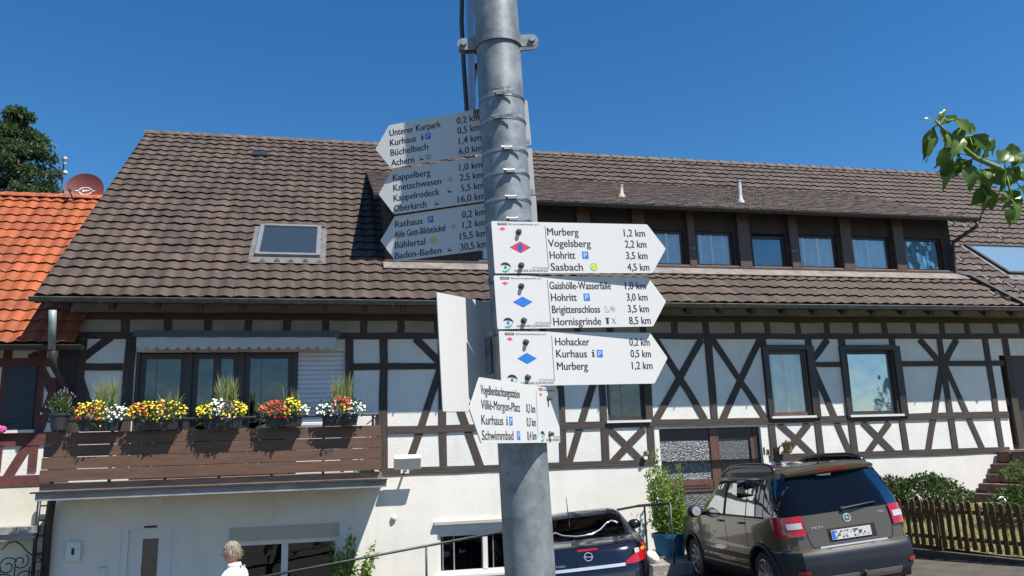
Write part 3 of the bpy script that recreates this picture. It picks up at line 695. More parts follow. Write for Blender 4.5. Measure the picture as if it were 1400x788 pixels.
# --- ground floor: door 1, windows, entrance 1a
d1 = MB(); x0, x1, z0, z1 = door1
d1.box(x0, x0 + 0.10, 0.0, 0.10, z0, z1); d1.box(x1 - 0.08, x1, 0.0, 0.10, z0, z1); d1.box(x0 + 0.1, x1 - 0.08, 0.0, 0.10, z1 - 0.08, z1)
pa, pb = fx(193, 760), fx(215, 760); zp = fz(204, 737)
d1.box(x0 + 0.10, pa, 0.04, 0.09, z0, z1 - 0.08); d1.box(pb, x1 - 0.08, 0.04, 0.09, z0, z1 - 0.08); d1.box(pa, pb, 0.04, 0.09, zp, z1 - 0.08)
d1 = d1.build('front_door', M_white_pvc, house)
mb = MB(); mb.box(pa, pb, 0.06, 0.07, z0, zp); mb.build('pane', M_glass_sky, d1)
mb = MB(); mb.box(fx(197, 720), fx(215, 720), -0.004, 0.045, fz(205, 722), fz(205, 719)); mb.build('closer', M_black, d1)
mb = MB(); mb.box(x1 - 0.2, x1 - 0.17, 0.0, 0.04, -0.35, -0.2); mb.build('handle', M_steel, d1)
for (x0, x1, z0, z1), nm, cu in ((gw1, 1, None), (gw2, 2, M_curtain_dim)):
    zs = z1 - (0.22 if nm == 1 else 0.14)
    fo = window(x0, x1, z0, zs, -0.012, M_white_pvc, M_glass_dark, 0.075 if nm == 1 else 0.06, mull=(0.5,) if nm == 1 else (0.68,), cur=cu, folds=12, y_in=0.05, sill=M_white_pvc)
    mb = MB(); mb.box(x0, x1, -0.02, 0.09, zs + 0.004, z1); mb.build('shutter_box', M_shutter if nm == 1 else M_white_pvc, fo)
    mb = MB()
    if nm == 2: mb.box(x0 - 0.06, x1 + 0.02, -0.09, -0.013, z1, z1 + 0.05); mb.build('lintel', M_shutter, fo)
    else: mb.box(x0 - 0.05, x1 + 0.05, -0.02, 0.0, z1, z1 + 0.03); mb.box(x0 - 0.06, x0, -0.02, 0, z0, z1); mb.box(x1, x1 + 0.06, -0.02, 0, z0, z1); mb.build('surround', M_white_pvc, fo)

def pebble(name, c1, c2, sc):
    ma = bpy.data.materials.new(name); ma.use_nodes = True; n = ma.node_tree; b = n.nodes['Principled BSDF']; b.inputs['Roughness'].default_value = 0.35
    tc = n.nodes.new('ShaderNodeTexCoord'); v = n.nodes.new('ShaderNodeTexVoronoi'); v.inputs['Scale'].default_value = sc; n.links.new(tc.outputs['Object'], v.inputs['Vector'])
    rp_ = n.nodes.new('ShaderNodeValToRGB'); rp_.color_ramp.elements[0].color = (*c1, 1); rp_.color_ramp.elements[1].color = (*c2, 1)
    sp_ = n.nodes.new('ShaderNodeSeparateXYZ'); n.links.new(v.outputs['Color'], sp_.inputs[0]); n.links.new(sp_.outputs[0], rp_.inputs[0]); n.links.new(rp_.outputs[0], b.inputs['Base Color'])
    bp = n.nodes.new('ShaderNodeBump'); bp.inputs['Strength'].default_value = 1.0; bp.inputs['Distance'].default_value = 0.02; bp.invert = True
    n.links.new(v.outputs['Distance'], bp.inputs['Height']); n.links.new(bp.outputs[0], b.inputs['Normal'])
    return ma
M_pebble = pebble('pebbled_glass', (0.06, 0.065, 0.07), (0.27, 0.28, 0.285), 38)
M_pebble2 = pebble('dark_pebble_plaster', (0.05, 0.055, 0.055), (0.17, 0.18, 0.17), 45)
M_doorwood = pm('red_brown_door_wood', (0.115, 0.052, 0.038), 0.5, var=0.25, scale=6, stretch=(3, 3, 0.5))
ex0, ex1, ez0, ez1 = entr; ye = 0.10
ed = MB(); e_mid0, e_mid1 = fx(972, 630, ye), fx(984, 630, ye)
zt_, zp_ = fz(940, 603, ye), fz(940, 656, ye)
ed.box(e_mid0, e_mid1, ye - 0.03, ye + 0.06, ez0, ez1)                 # centre jamb
ed.box(ex0, e_mid0, ye - 0.02, ye + 0.05, fz(940, 673, ye), zp_)         # letter panel
ed.box(fx(930, 664, ye), e_mid0 - 0.05, ye - 0.032, ye - 0.018, fz(940, 668, ye), fz(940, 660, ye))
ed.box(ex1 - 0.2, ex1 - 0.13, ye - 0.03, ye + 0.06, ez0, fz(1040, 598, ye))
ed = ed.build('entrance_door', M_doorwood, house)
mb = MB(); mb.box(ex0, e_mid0, ye, ye + 0.03, zp_, zt_); mb.build('pebbled_panel', M_pebble, ed)
mb = MB(); mb.box(ex0, e_mid0, ye + 0.002, ye + 0.03, ez0, fz(940, 673, ye)); mb.build('lower_panel', M_pebble2, ed)
mb = MB(); mb.box(ex0, ex1 - 0.001, ye - 0.001, ye + 0.05, zt_, ez1 - 0.001); mb.box(ex1 - 0.13, ex1, ye - 0.02, ye + 0.05, ez0, ez1 - 0.002); mb.build('transom', M_frame, ed)
mb = MB(); mb.box(e_mid1, ex1 - 0.2, ye + 0.01, ye + 0.03, ez0 + 0.02, fz(1010, 593, ye)); mb.build('reeded_pane', pebble('reeded_grey_glass', (0.07, 0.08, 0.08), (0.16, 0.18, 0.18), 60), ed)
mb = MB(); mb.tube([(e_mid1 + 0.06, ye - 0.05, 0.7), (e_mid1 + 0.06, ye - 0.05, 1.1)], 0.012, 8); mb.build('handle', M_steel, ed)
mb = MB(); mb.box(fx(930, 664, ye) + 0.05, e_mid0 - 0.1, ye - 0.036, ye - 0.033, fz(940, 665.5, ye), fz(940, 664, ye)); mb.build('letter_slot', M_black, ed)

# --- downpipes
def bend(pts, r, n=10, mat=None, name='downpipe', parent=house):
    b = MB(); b.tube(pts, r, n); return b.build(name, mat, parent, smooth='all')
gx = fx(72, 425, -0.83)
P0 = onY(72, 424, -0.82); P1 = onY(71, 478, -0.70); P2 = onY(73, 500, -0.55); P3 = onY(92, 534, -0.12); P4 = Vector((P3.x + 0.02, -0.10, 1.5))
bend([P0, P0 + (P1 - P0) * 0.3, P1], 0.055, 12, M_patina)
bend([P1, P2, P2 * 0.6 + P3 * 0.4, P3, P4], 0.052, 12, M_zinc_dark)
bend([onY(72, 676, -0.4), onY(70, 690, -0.2), onY(66, 720, -0.12), onY(60, 800, -0.12)], 0.06, 10, pm('rusty_black_pipe', (0.03, 0.022, 0.02), 0.6, var=0.3))
p = DRX1
bend([Vector((p - 0.02, DEY - 0.04, DEZ - 0.06)), Vector((p - 0.02, DEY - 0.03, DEZ - 0.16)), onY(1303, 332, YD - 0.12), onY(1303, 345, YD - 0.10), onY(1306, 374, YD - 0.10), rp(fx(1320, 383, 0.2), SFACE - 0.25, 0.09), main_s(1396, 419)[1] + EN * 0.08, main_s(1402, 423)[1] + EN * 0.05], 0.042, 10, M_zinc_dark)
# vent pipes
for (px, py, h_, r_, c_) in ((850, 272, 0.32, 0.045, (0.45, 0.36, 0.26)), (1013, 279, 0.55, 0.045, (0.40, 0.40, 0.40))):
    d = ray(px, py); t = (Vector((0, DEY, DEZ)) - CAM).dot(DNV) / d.dot(DNV); b = CAM + d * t
    mb = MB(); mb.lathe(b - Vector((0, 0, 0.05)), (0, 0, 1), [(0.11, 0), (0.10, 0.06), (0.06, 0.14), (r_, 0.16), (r_, h_), (r_ * 1.2, h_ + 0.005), (r_ * 1.2, h_ + 0.03), (r_ * 0.8, h_ + 0.03)], 14)
    mb.build('vent_pipe', pm('vent_pipe_%d' % px, c_, 0.7, var=0.25, scale=12), dro, smooth=40)
M_guard = pm('snow_guard_metal', (0.30, 0.28, 0.26), 0.6, var=0.2)
for px, py in [(1303, 310), (1322, 313), (1342, 315), (1362, 320), (1349, 328), (1371, 330), (1326, 318), (1312, 340), (1352, 386), (1370, 391), (1386, 397), (1316, 360), (1342, 372), (1360, 407), (1378, 412), (1394, 403)]:
    s_, q = main_s(px, py)
    mb = MB(); mb.prism([q + EN * 0.04 + Vector((-0.04, 0, 0)), q + EN * 0.04 + Vector((0.04, 0, 0)), q + EN * 0.13], ES * 0.02); mb.obox(q + ES * 0.1 + EN * 0.05, Vector((0.012, 0, 0)), ES * 0.12, EN * 0.004)
    mb.build('snow_guard', M_guard, roof)

# ================================================================== NEIGHBOUR HOUSE WITH ORANGE ROOF
nh = thing('orange_roofed_house', 'neighbouring house with a bright orange tiled roof and a closed dark shutter', 'house', (-7, 0, -1.5))
M_otile = tile_mat('orange_roof_tile', (0.30, 0.070, 0.018), 0.215, 0.285, var=0.2, spots=(0.28, 0.10, 0.05), spot_amt=0.4)
ne = onY(40, 473, -0.55); nTH = rad(46); nES = Vector((0, math.cos(nTH), math.sin(nTH))); nEN = Vector((0, -math.sin(nTH), math.cos(nTH)))
NE0 = Vector((0, -0.55, ne.z + 0.03))
# ridge height from its pixel row
def n_s(px, py):
    d = ray(px, py); t = (NE0 - CAM).dot(nEN) / d.dot(nEN); p_ = CAM + d * t; return (p_ - NE0).dot(nES)
nSL = n_s(70, 271)
def nrp(x, s, h=0.0): return Vector((x, NE0.y, NE0.z)) + nES * s + nEN * h
NX1 = fx(103, 470, -0.55)
nro = tile_roof('roof', -13.0, NX1 - 0.0, nrp, 0.0, nSL, 0.215, 0.285, 0.032, 0.028, M_otile, nh, None, seed=9, jit=0.009)
nt_ = nrp(0, nSL)
mb = MB(); ridge_cap(mb, -13, NX1 - 0.2, nt_.y, nt_.z - 0.01, 0.10, 0.33); mb.build('ridge_cap', M_otile, nro, smooth=50)
mb = MB(); mb.poly([nrp(-13, nSL, -0.05), nrp(NX1 - 0.1, nSL, -0.05), Vector((NX1 - 0.1, nt_.y * 2 + 0.55, ne.z)), Vector((-13, nt_.y * 2 + 0.55, ne.z))])
mb.obox((nrp((NX1 - 13.1) / 2, 0.02, -0.06) + nrp((NX1 - 13.1) / 2, nSL, -0.06)) / 2, Vector(((NX1 + 12.9) / 2, 0, 0)), nES * (nSL / 2 - 0.02), nEN * 0.02); mb.poly([nrp(-12.9, 0.02, -0.03), nrp(NX1 - 0.05, 0.02, -0.03), nrp(NX1 - 0.05, nSL, -0.03), nrp(-12.9, nSL, -0.03)]); mb.build('roof_boarding', M_soffit, nro)
mb = MB(); gutter(mb, -13, NX1 + 0.12, NE0.y - 0.05, NE0.z - 0.04, 0.065); mb.build('gutter', M_zinc_dark, nh, smooth=40)
mb = MB(); sx0, sx1 = fx(8, 540), fx(48, 540); sz0, sz1 = fz(25, 588), fz(25, 501)
wall_holes(mb, -12.8, HX0 - 0.005, 1.36, 3.85, [(sx0, sx1, sz0, sz1)], 0.0, 0.16)
mb.build('upper_wall', M_plaster, nh)
mb = MB(); mb.box(-12.8, HX0 - 0.005, -0.04, 0.2, -2.0, 1.36); mb.build('ground_floor_wall', pm('cream_plaster', (0.62, 0.58, 0.47), 0.9, var=0.08, scale=2, bump=0.2), nh)
sh = MB(); sh.box(sx0 - 0.01, sx1 + 0.01, -0.05, 0.01, sz0, sz1); sh = sh.build('shutter', pm('dark_teal_shutter', (0.012, 0.024, 0.032), 0.5, var=0.1), nh)
mb = MB()
for i in range(14):
    z = sz0 + 0.07 + (sz1 - sz0 - 0.14) * i / 13; mb.box(sx0 + 0.06, sx1 - 0.06, -0.056, -0.049, z - 0.018, z + 0.014)
mb.build('louvre', pm('dark_teal_slat', (0.016, 0.032, 0.042), 0.5, var=0.1), sh)
mb = MB(); mb.box(sx0 - 0.08, sx1 + 0.05, -0.09, -0.005, sz0 - 0.05, sz0 - 0.005); mb.build('window_sill', M_white_pvc, nh)
def ntim(nm, z0, z1, x0, x1, pr): MB().box(x0, x1, -pr, 0.05, z0, z1).build(nm, M_timber_red, nh)
ntim('timber_rail', fz(10, 666), fz(10, 640) - 0.12, -12.8, HX0 - 0.1, 0.05)
ntim('timber_rail', fz(20, 610), fz(20, 592), -12.8, HX0 - 0.1, 0.027)
ntim('timber_rail', fz(20, 502), fz(20, 490), -12.8, HX0 - 0.1, 0.028)
ntim('timber_rail', fz(66, 527), fz(66, 517), fx(48, 520), HX0 - 0.1, 0.029)
for px in (5, 53):
    x = fx(px, 545); ntim('timber_post', 1.6, 3.7, x - 0.06, x + 0.06, 0.02)
for p0, p1 in [((44, 483), (75, 540)), ((74, 535), (45, 610)), ((44, 600), (6, 660))]:
    a = onY(*p0); b = onY(*p1); d = (b - a).normalized(); n = Vector((-d.z, 0, d.x)) * 0.07; _br[0] += 1; a.y = b.y = -0.012 - (_br[0] % 7) * 0.0007
    MB().prism([a - n, a + n, b + n, b - n], (0, 0.05, 0)).build('timber_brace', M_timber_red, nh)
mb = MB(); mb.box(fx(76, 540), fx(104, 540), -0.03, 0.3, 1.45, 3.75); mb.build('dark_gap', M_soffit, nh)  # dark box standing in for the shaded gap between the houses
mb = MB(); a = onY(0, 722, -0.3); mb.box(-9, fx(48, 716, -0.3), -0.34, -0.045, a.z - 0.10, a.z); mb.box(-9, fx(46, 716, -0.3), -0.30, -0.045, a.z - 0.20, a.z - 0.104); mb.build('canopy_ledge', M_slab, nh)

# wrought-iron scroll grille at the very left
ig = thing('scroll_grille', 'black wrought iron scroll grille against the cream wall below the grey ledge', 'grille', (onY(25, 788, -0.2).x, -0.2, -1.5))
mb = MB()
def spiral(c, r, a0, turns, sg=1, n=26):
    return [Vector((c.x + sg * r * (1 - 0.75 * i / n) * math.cos(a0 + turns * 2 * math.pi * i / n), c.y, c.z + r * (1 - 0.75 * i / n) * math.sin(a0 + turns * 2 * math.pi * i / n))) for i in range(n + 1)]
for px, py, r, a0, sg in [(10, 775, 0.14, 0.5, 1), (28, 768, 0.12, 2.2, -1), (5, 800, 0.16, 1.0, -1), (32, 792, 0.13, 0.2, 1), (18, 815, 0.16, 2.5, 1), (52, 765, 0.06, 1.2, 1), (54, 785, 0.06, 0.4, -1)]:
    mb.tube(spiral(onY(px, py, -0.2), r, a0, 1.3, sg), 0.009, 6)
a = onY(2, 752, -0.2)
mb.tube([Vector((a.x + i * 0.09, -0.2, a.z + 0.12 * math.sin(i * 0.9))) for i in range(8)], 0.010, 6)
for px in (0, 20, 40, 57): 
    x = fx(px, 780, -0.2); mb.tube([(x, -0.2, -1.45), (x, -0.2, fz(px, 775, -0.2))], 0.010, 6)
mb.build('scrollwork', M_black, ig, smooth='all')
# second thin pipe with brackets
pz = thing('drain_pipe', 'thin black pipe with short brackets left of the thick drain under the balcony corner', 'pipe', onY(44, 800, -0.15))
mb = MB(); mb.tube([onY(54, 684, -0.15), onY(49, 730, -0.15), onY(43, 810, -0.15)], 0.030, 8); mb.build('pipe', M_black, pz, smooth='all')
mb = MB()
for px, py in ((53, 692), (50, 712), (48, 733), (46, 757)): 
    p = onY(px, py, -0.12); mb.box(p.x, p.x + 0.2, -0.15, -0.11, p.z - 0.012, p.z + 0.012)
mb.build('bracket', M_black, pz)

# ================================================================== HOUSE NUMBERS, LAMPS, LITTLE WALL THINGS
def disp(mb_fn, name, label, cat, loc): ...
t = thing('number_box', 'small white box with the house number 1 left of the white front door', 'number sign', onY(102, 755))
x0, x1, z1, z0 = fx(92, 755), fx(112, 755), fz(102, 740), fz(102, 767)
MB().box(x0, x1, -0.09, -0.012, z0, z1).build('casing', M_white_pvc, t, bevel=0.008)
mb = MB(); put_text(mb, '1', (x0 + x1) / 2 - 0.022, (x0 + x1) / 2 + 0.022, (z0 + z1) / 2 - 0.05, 0.10, lambda x, z: Vector((x, -0.0925, z)), bold=0.03); mb.build('numeral', M_ink, t)
t = thing('meter_flap', 'small pale flap in the wall between the number box and the front door', 'flap', onY(141, 785))
MB().box(fx(136, 785), fx(146, 785), -0.022, -0.0125, fz(141, 800), fz(141, 776)).build('flap', pm('pale_metal', (0.62, 0.6, 0.56), 0.5), t)
mb = MB(); mb.box(fx(136, 785) - 0.01, fx(146, 785) + 0.01, -0.03, -0.0125, fz(141, 776), fz(141, 775)); mb.build('frame', M_shutter, t)
t = thing('number_plate', 'small black house number 1a on the white panel beside the entrance lantern', 'number sign', onY(1051, 617))
mb = MB(); c = onY(1048.5, 617); 
for q in (-.007, 0, .007): put_text(mb, '1a', c.x - 0.068 + q, c.x + 0.05 + q, c.z - 0.06, 0.135, lambda x, z, q=q: Vector((x, -0.009 - abs(q) * .05 - q * .02, z)), bold=0.0)
vs = list(mb.v); fs = list(mb.f); mb.v += [p + Vector((0, 0.008, 0)) for p in vs]
mb.build('numeral', M_ink, t)
# lantern
t = thing('wall_lantern', 'small black wall lantern with amber glass beside the house number 1a', 'lantern', onY(1066, 620))
c = onY(1077, 612, -0.22); b = onY(1062, 622, -0.02)
mb = MB(); mb.box(b.x - 0.05, b.x + 0.05, -0.045, -0.025, b.z - 0.16, b.z + 0.14)
mb.tube([b + Vector((0, -0.02, 0.02)), b + Vector((0.02, -0.1, 0.16)), b + Vector((0.08, -0.2, 0.17)), c + Vector((0, 0, 0.10))], 0.014, 8); mb.build('bracket', M_black, t, smooth=50)
mb = MB(); mb.lathe(c + Vector((0, 0, 0.02)), (0, 0, 1), [(0.03, 0.115), (0.05, 0.085), (0.125, 0.055), (0.12, 0.045)], 6); mb.lathe(c, (0, 0, 1), [(0.06, -0.10), (0.075, -0.085)], 6)
for k in range(6):
    a = 2 * math.pi * k / 6; mb.tube([c + Vector((0.072 * math.cos(a), 0.072 * math.sin(a), -0.09)), c + Vector((0.112 * math.cos(a), 0.112 * math.sin(a), 0.07))], 0.006, 5)
mb.build('lantern_frame', M_black, t)
mb = MB(); mb.lathe(c, (0, 0, 1), [(0.064, -0.088), (0.10, 0.065)], 6); mb.build('glass', pm('amber_glass', (0.30, 0.21, 0.08), 0.25), t)
# floodlight
t = thing('floodlight', 'white box floodlight on a short arm on the wall right of the balcony', 'floodlight', onY(557, 645))
c = onY(557, 632, -0.30); q = 0.225
MB().obox(c, Vector((q, 0, 0)), Vector((0, 0.05, 0.03)), Vector((0, -0.05, 0.095)) ).build('lamp_box', pm('cream_lamp_box', (0.78, 0.76, 0.66), 0.5, var=0.02), t, bevel=0.012)
mb = MB(); mb.tube([c + Vector((-0.02, 0.03, -0.09)), c + Vector((-0.02, 0.1, -0.15)), Vector((c.x - 0.02, -0.01, c.z - 0.12))], 0.022, 8); mb.box(c.x - 0.09, c.x + 0.05, -0.03, -0.012, c.z - 0.19, c.z - 0.07); mb.ball(c + Vector((0.05, 0.06, -0.12)), 0.03)
mb.build('arm', M_white_pvc, t, smooth=50)
t = thing('round_sensor', 'tiny round beige sensor on the white wall under the floodlight', 'sensor', onY(538, 709))
mb = MB(); mb.lathe(onY(538, 709, -0.012), (0, -1, 0), [(0.05, 0), (0.05, 0.03), (0.03, 0.05), (0.0, 0.055)], 14); mb.build('dome', pm('beige_plastic', (0.5, 0.45, 0.38), 0.5), t, smooth=50)
t = thing('security_lamp', 'small brown round lamp on the beam above the crossed braces', 'lamp', onY(883, 620))
p_ = onY(883, 620, -0.08)
mb = MB(); mb.lathe(p_ + Vector((0, 0.06, 0)), (0, -1, 0), [(0.02, -0.0), (0.02, 0.05), (0.05, 0.06), (0.055, 0.10), (0.03, 0.14)], 12); mb.build('lamp_body', pm('brown_grey_plastic', (0.2, 0.15, 0.13), 0.5), t, smooth=50)

# ================================================================== PLANT HELPERS
def leaf_quad(mb, p, d, up, L, W, mat=None, fold=0.25):
    """small pointed leaf: base p, direction d, fold along the midrib"""
    d = d.normalized(); s = d.cross(up)
    if s.length < 1e-3: s = d.orthogonal()
    s.normalize(); n = s.cross(d)
    mb.add([p, p + d * L * 0.45 + s * W * 0.5 + n * W * fold, p + d * L, p + d * L * 0.45 - s * W * 0.5 + n * W * fold, p + d * L * 0.45], [(0, 1, 4), (1, 2, 4), (0, 4, 3), (4, 2, 3)], mat)
def rdir(rng, zb=0.0):
    v = Vector((rng.gauss(0, 1), rng.gauss(0, 1), rng.gauss(0, 1) + zb)); return v.normalized()
def leaf_blob(mb, rng, c, r, n, L, W, mat=None, shell=0.5, zb=0.3):
    c = Vector(c); r = Vector(r)
    for _ in range(n):
        v = rdir(rng); q = rng.uniform(shell, 1.0); p = c + Vector((v.x * r.x, v.y * r.y, v.z * r.z)) * q
        d = (v + rdir(rng, zb) * 0.9).normalized(); k = rng.uniform(0.7, 1.25)
        leaf_quad(mb, p, d, rdir(rng, 0.8), L * k, W * k, mat)
ML_green = leaf_mat('green_leaf', (0.035, 0.085, 0.012), (0.09, 0.17, 0.03))
ML_bright = leaf_mat('bright_green_leaf', (0.07, 0.16, 0.015), (0.20, 0.32, 0.05), 0.4)
ML_hedge = leaf_mat('hedge_leaf', (0.018, 0.045, 0.008), (0.075, 0.12, 0.022), 0.25)
ML_conifer = leaf_mat('conifer_leaf', (0.020, 0.050, 0.016), (0.085, 0.14, 0.045), 0.3)
ML_grass = leaf_mat('fountain_grass', (0.16, 0.22, 0.06), (0.36, 0.38, 0.16), 0.4)
ML_branch = leaf_mat('heart_leaf', (0.05, 0.12, 0.012), (0.15, 0.24, 0.04), 0.45, rough=0.35)
M_stem = pm('green_brown_stem', (0.10, 0.11, 0.04), 0.7, var=0.2)
M_bark = pm('brown_bark', (0.09, 0.065, 0.045), 0.9, var=0.3, scale=8, bump=0.5, bscale=20)
FL = {'yellow': pm('yellow_petal', (0.80, 0.60, 0.02), 0.6, var=0.08), 'red': pm('red_petal', (0.55, 0.035, 0.02), 0.6, var=0.15), 'orange': pm('orange_petal', (0.65, 0.14, 0.02), 0.6, var=0.1),
      'white': pm('white_petal', (0.80, 0.80, 0.76), 0.6, var=0.03), 'purple': pm('purple_petal', (0.10, 0.03, 0.22), 0.6, var=0.15), 'pink': pm('pink_petal', (0.70, 0.05, 0.30), 0.6, var=0.1), 'lilac': pm('lilac_petal', (0.28, 0.14, 0.30), 0.7, var=0.15)}
def flower(mb, rng, p, n, r, mat):
    n = n.normalized(); a = n.orthogonal().normalized(); b = n.cross(a); k = 6; ph = rng.uniform(0, 6)
    vs = [p + n * r * 0.25] + [p + (a * math.cos(ph + math.pi * i / k) + b * math.sin(ph + math.pi * i / k)) * r * (1 if i % 2 == 0 else 0.72) for i in range(2 * k)]
    mb.add(vs, [(0, 1 + i, 1 + (i + 1) % (2 * k)) for i in range(2 * k)], mat)
def grass_tuft(mb, rng, c, n, h, spread, wd=0.006):
    c = Vector(c)
    for _ in range(n):
        a = rng.uniform(0, 2 * math.pi); q = rng.uniform(0.1, 1) * spread; hh = h * rng.uniform(0.6, 1.05)
        e = c + Vector((math.cos(a) * q, math.sin(a) * q * 0.6, hh * (1 - 0.25 * (q / spread) ** 2))); m_ = c * 0.5 + e * 0.5 + Vector((-math.cos(a) * q * 0.2, -math.sin(a) * q * 0.1, hh * 0.12))
        s = Vector((math.cos(a + 1.3), math.sin(a + 1.3) * 0.3, 0.1)) * wd
        mb.add([c - s * .6 + Vector((math.cos(a) * .04, 0, 0)), c + s * .6 + Vector((math.cos(a) * .04, 0, 0)), m_ + s, m_ - s, e], [(0, 1, 2, 3), (3, 2, 4)])

# ================================================================== FLOWER BOXES
M_box = pm('black_planter', (0.022, 0.022, 0.024), 0.5, var=0.1)
def flower_box(cx, wpx, label, spec, tuft=0, tuft_off=0.0, seed=1):
    rng = random.Random(seed); Yc = YB - 0.10
    x0, x1 = fx(cx - wpx / 2, 577, Yc), fx(cx + wpx / 2, 577, Yc); zc0, zc1 = 2.145, 2.315; xm = (x0 + x1) / 2
    t = thing('flower_box', label, 'flower box', (xm, Yc, zc0), 'flower boxes along the balcony rail')
    mb = MB(); k = 0.03
    o = [(x0 + k, Yc - 0.07, zc0), (x1 - k, Yc - 0.07, zc0), (x1 - k, Yc + 0.07, zc0), (x0 + k, Yc + 0.07, zc0), (x0, Yc - 0.09, zc1), (x1, Yc - 0.09, zc1), (x1, Yc + 0.09, zc1), (x0, Yc + 0.09, zc1)]
    mb.add(o, [(3, 2, 1, 0), (4, 5, 6, 7), (0, 1, 5, 4), (1, 2, 6, 5), (2, 3, 7, 6), (3, 0, 4, 7)]); 
    mb.box(x0 - 0.008, x1 + 0.008, Yc - 0.098, Yc - 0.088, zc1 - 0.03, zc1 + 0.004)
    mb.build('box', M_box, t)
    wd = (x1 - x0) / 2 + 0.10
    g = MB(); leaf_blob(g, rng, (xm, Yc, zc1 + 0.09), (wd + 0.02, 0.20, 0.18), 520, 0.055, 0.026, None, 0.45); g.build('foliage', ML_green, t)
    f = MB()
    for (col, u0, u1, n, zb) in spec:
        for _ in range(int(n * 1.45)):
            u = rng.uniform(u0, u1); v = rdir(rng, 0.3); xx = xm + (u * 2 - 1) * wd; env = math.sqrt(max(0.05, 1 - (u * 2 - 1) ** 2))
            p = Vector((xx, Yc - abs(v.y) * 0.18 * env - 0.02, zc1 + 0.08 + zb + v.z * 0.15 * env + rng.uniform(-.02, .03)))
            flower(f, rng, p, Vector((v.x * 0.4, -0.8, 0.6 + v.z * 0.4)), rng.uniform(0.013, 0.023), FL[col])
    f.build('flowers', None, t)
    if tuft:
        h = MB(); 
        for k2 in range(3): grass_tuft(h, rng, (xm + tuft_off + (k2 - 1) * 0.10, Yc + 0.05, zc1 + 0.05), tuft, 0.64 if tuft > 20 else 0.42, 0.20)
        h.build('grass_plume', ML_grass, t)
    return t
flower_box(137, 58, 'flower box with yellow, red and white blooms and grass plume, leftmost on the balcony', [('yellow', .1, .6, 38, .05), ('red', .05, .6, 34, 0), ('white', .62, 1, 34, .0), ('yellow', .4, .7, 12, -.06), ('orange', .2, .5, 10, 0)], 60, 0.05, 1)
flower_box(215, 62, 'black flower box full of yellow blooms mixed with red, without a grass plume', [('yellow', 0, 1, 85, .02), ('orange', 0, .35, 18, .02), ('red', .0, .8, 18, .02)], 12, 0.15, 2)
flower_box(303, 50, 'black flower box with a white patch between yellow blooms and purple at right', [('yellow', 0, .32, 45, .0), ('white', .3, .55, 36, .04), ('purple', .48, .8, 30, -.01), ('yellow', .68, 1, 40, .02), ('yellow', .4, .7, 14, -.07)], 60, 0.05, 3)
flower_box(388, 52, 'black flower box with red blooms at left and yellow blooms at right', [('red', .1, .6, 62, .0), ('orange', 0, .25, 12, 0), ('yellow', .5, .85, 36, .04), ('white', .82, 1, 14, 0)], 10, 0.1, 4)
flower_box(466, 48, 'flower box of red blooms ringed with white, with grass plume, rightmost on the balcony', [('white', 0, .4, 30, -.02), ('red', .28, .7, 40, .04), ('white', .62, 1, 34, 0), ('purple', .3, .7, 8, -.07), ('yellow', .5, .8, 8, .05)], 60, 0.02, 5)
# lavender pot
Yc = YB - 0.1; px0 = onY(80, 588, Yc); t = thing('lavender_pot', 'round black pot of lavender on the left end of the balcony', 'plant pot', px0)
mb = MB(); mb.lathe(px0, (0, 0, 1), [(0.10, 0), (0.135, 0.2), (0.145, 0.2), (0.145, 0.235), (0.12, 0.235)], 18); mb.build('pot', pm('grey_black_pot', (0.03, 0.032, 0.036), 0.5), t, smooth=40)
rng = random.Random(7); mb = MB(); leaf_blob(mb, rng, px0 + Vector((0, 0, 0.36)), (0.16, 0.15, 0.20), 300, 0.07, 0.012, None, 0.1, 1.0); mb.build('foliage', ML_green, t)
st = MB(); f = MB()
for i in range(34):
    a = rng.uniform(0, 6.28); q = rng.uniform(0.02, 0.28); e = px0 + Vector((math.cos(a) * q, math.sin(a) * q * 0.6, 0.36 + rng.uniform(0, 0.30) - q * 0.5))
    st.tube([px0 + Vector((math.cos(a) * 0.04, 0, 0.25)), e], 0.003, 4); f.ball(e, (0.008, 0.008, 0.02), FL['lilac'], 5, 4)
st.build('stem', ML_green, t); f.build('flowers', None, t)
# pink geranium at the far left edge
p = onY(2, 588, -0.25); t = thing('geranium_pot', 'pink flowering geranium on the window ledge at the far left edge', 'plant', p - Vector((0.12, 0, 0.25)))
mb = MB(); mb.lathe(p - Vector((0.2, -0.02, 0.28)), (0, 0, 1), [(0.08, 0), (0.11, 0.16), (0.115, 0.18), (0.09, 0.18)], 14); mb.build('pot', pm('terracotta_pot', (0.33, 0.12, 0.06), 0.7), t, smooth=40)
mb = MB(); leaf_blob(mb, rng, p - Vector((0.15, 0, 0.02)), (0.17, 0.12, 0.13), 120, 0.07, 0.05); mb.build('foliage', ML_green, t)
f = MB()
for i in range(40): v = rdir(rng, .3); flower(f, rng, p + Vector((v.x * .07 - .0, v.y * .07 - 0.03, v.z * 0.05 + 0.01)), v + Vector((0, -.6, .2)), .022, FL['pink'])
for i in range(30): v = rdir(rng, .3); flower(f, rng, p + Vector((-.2 + v.x * .07, v.y * .07 - 0.03, v.z * 0.05 + 0.05)), v + Vector((0, -.6, .2)), .022, FL['pink'])
f.build('flowers', None, t)

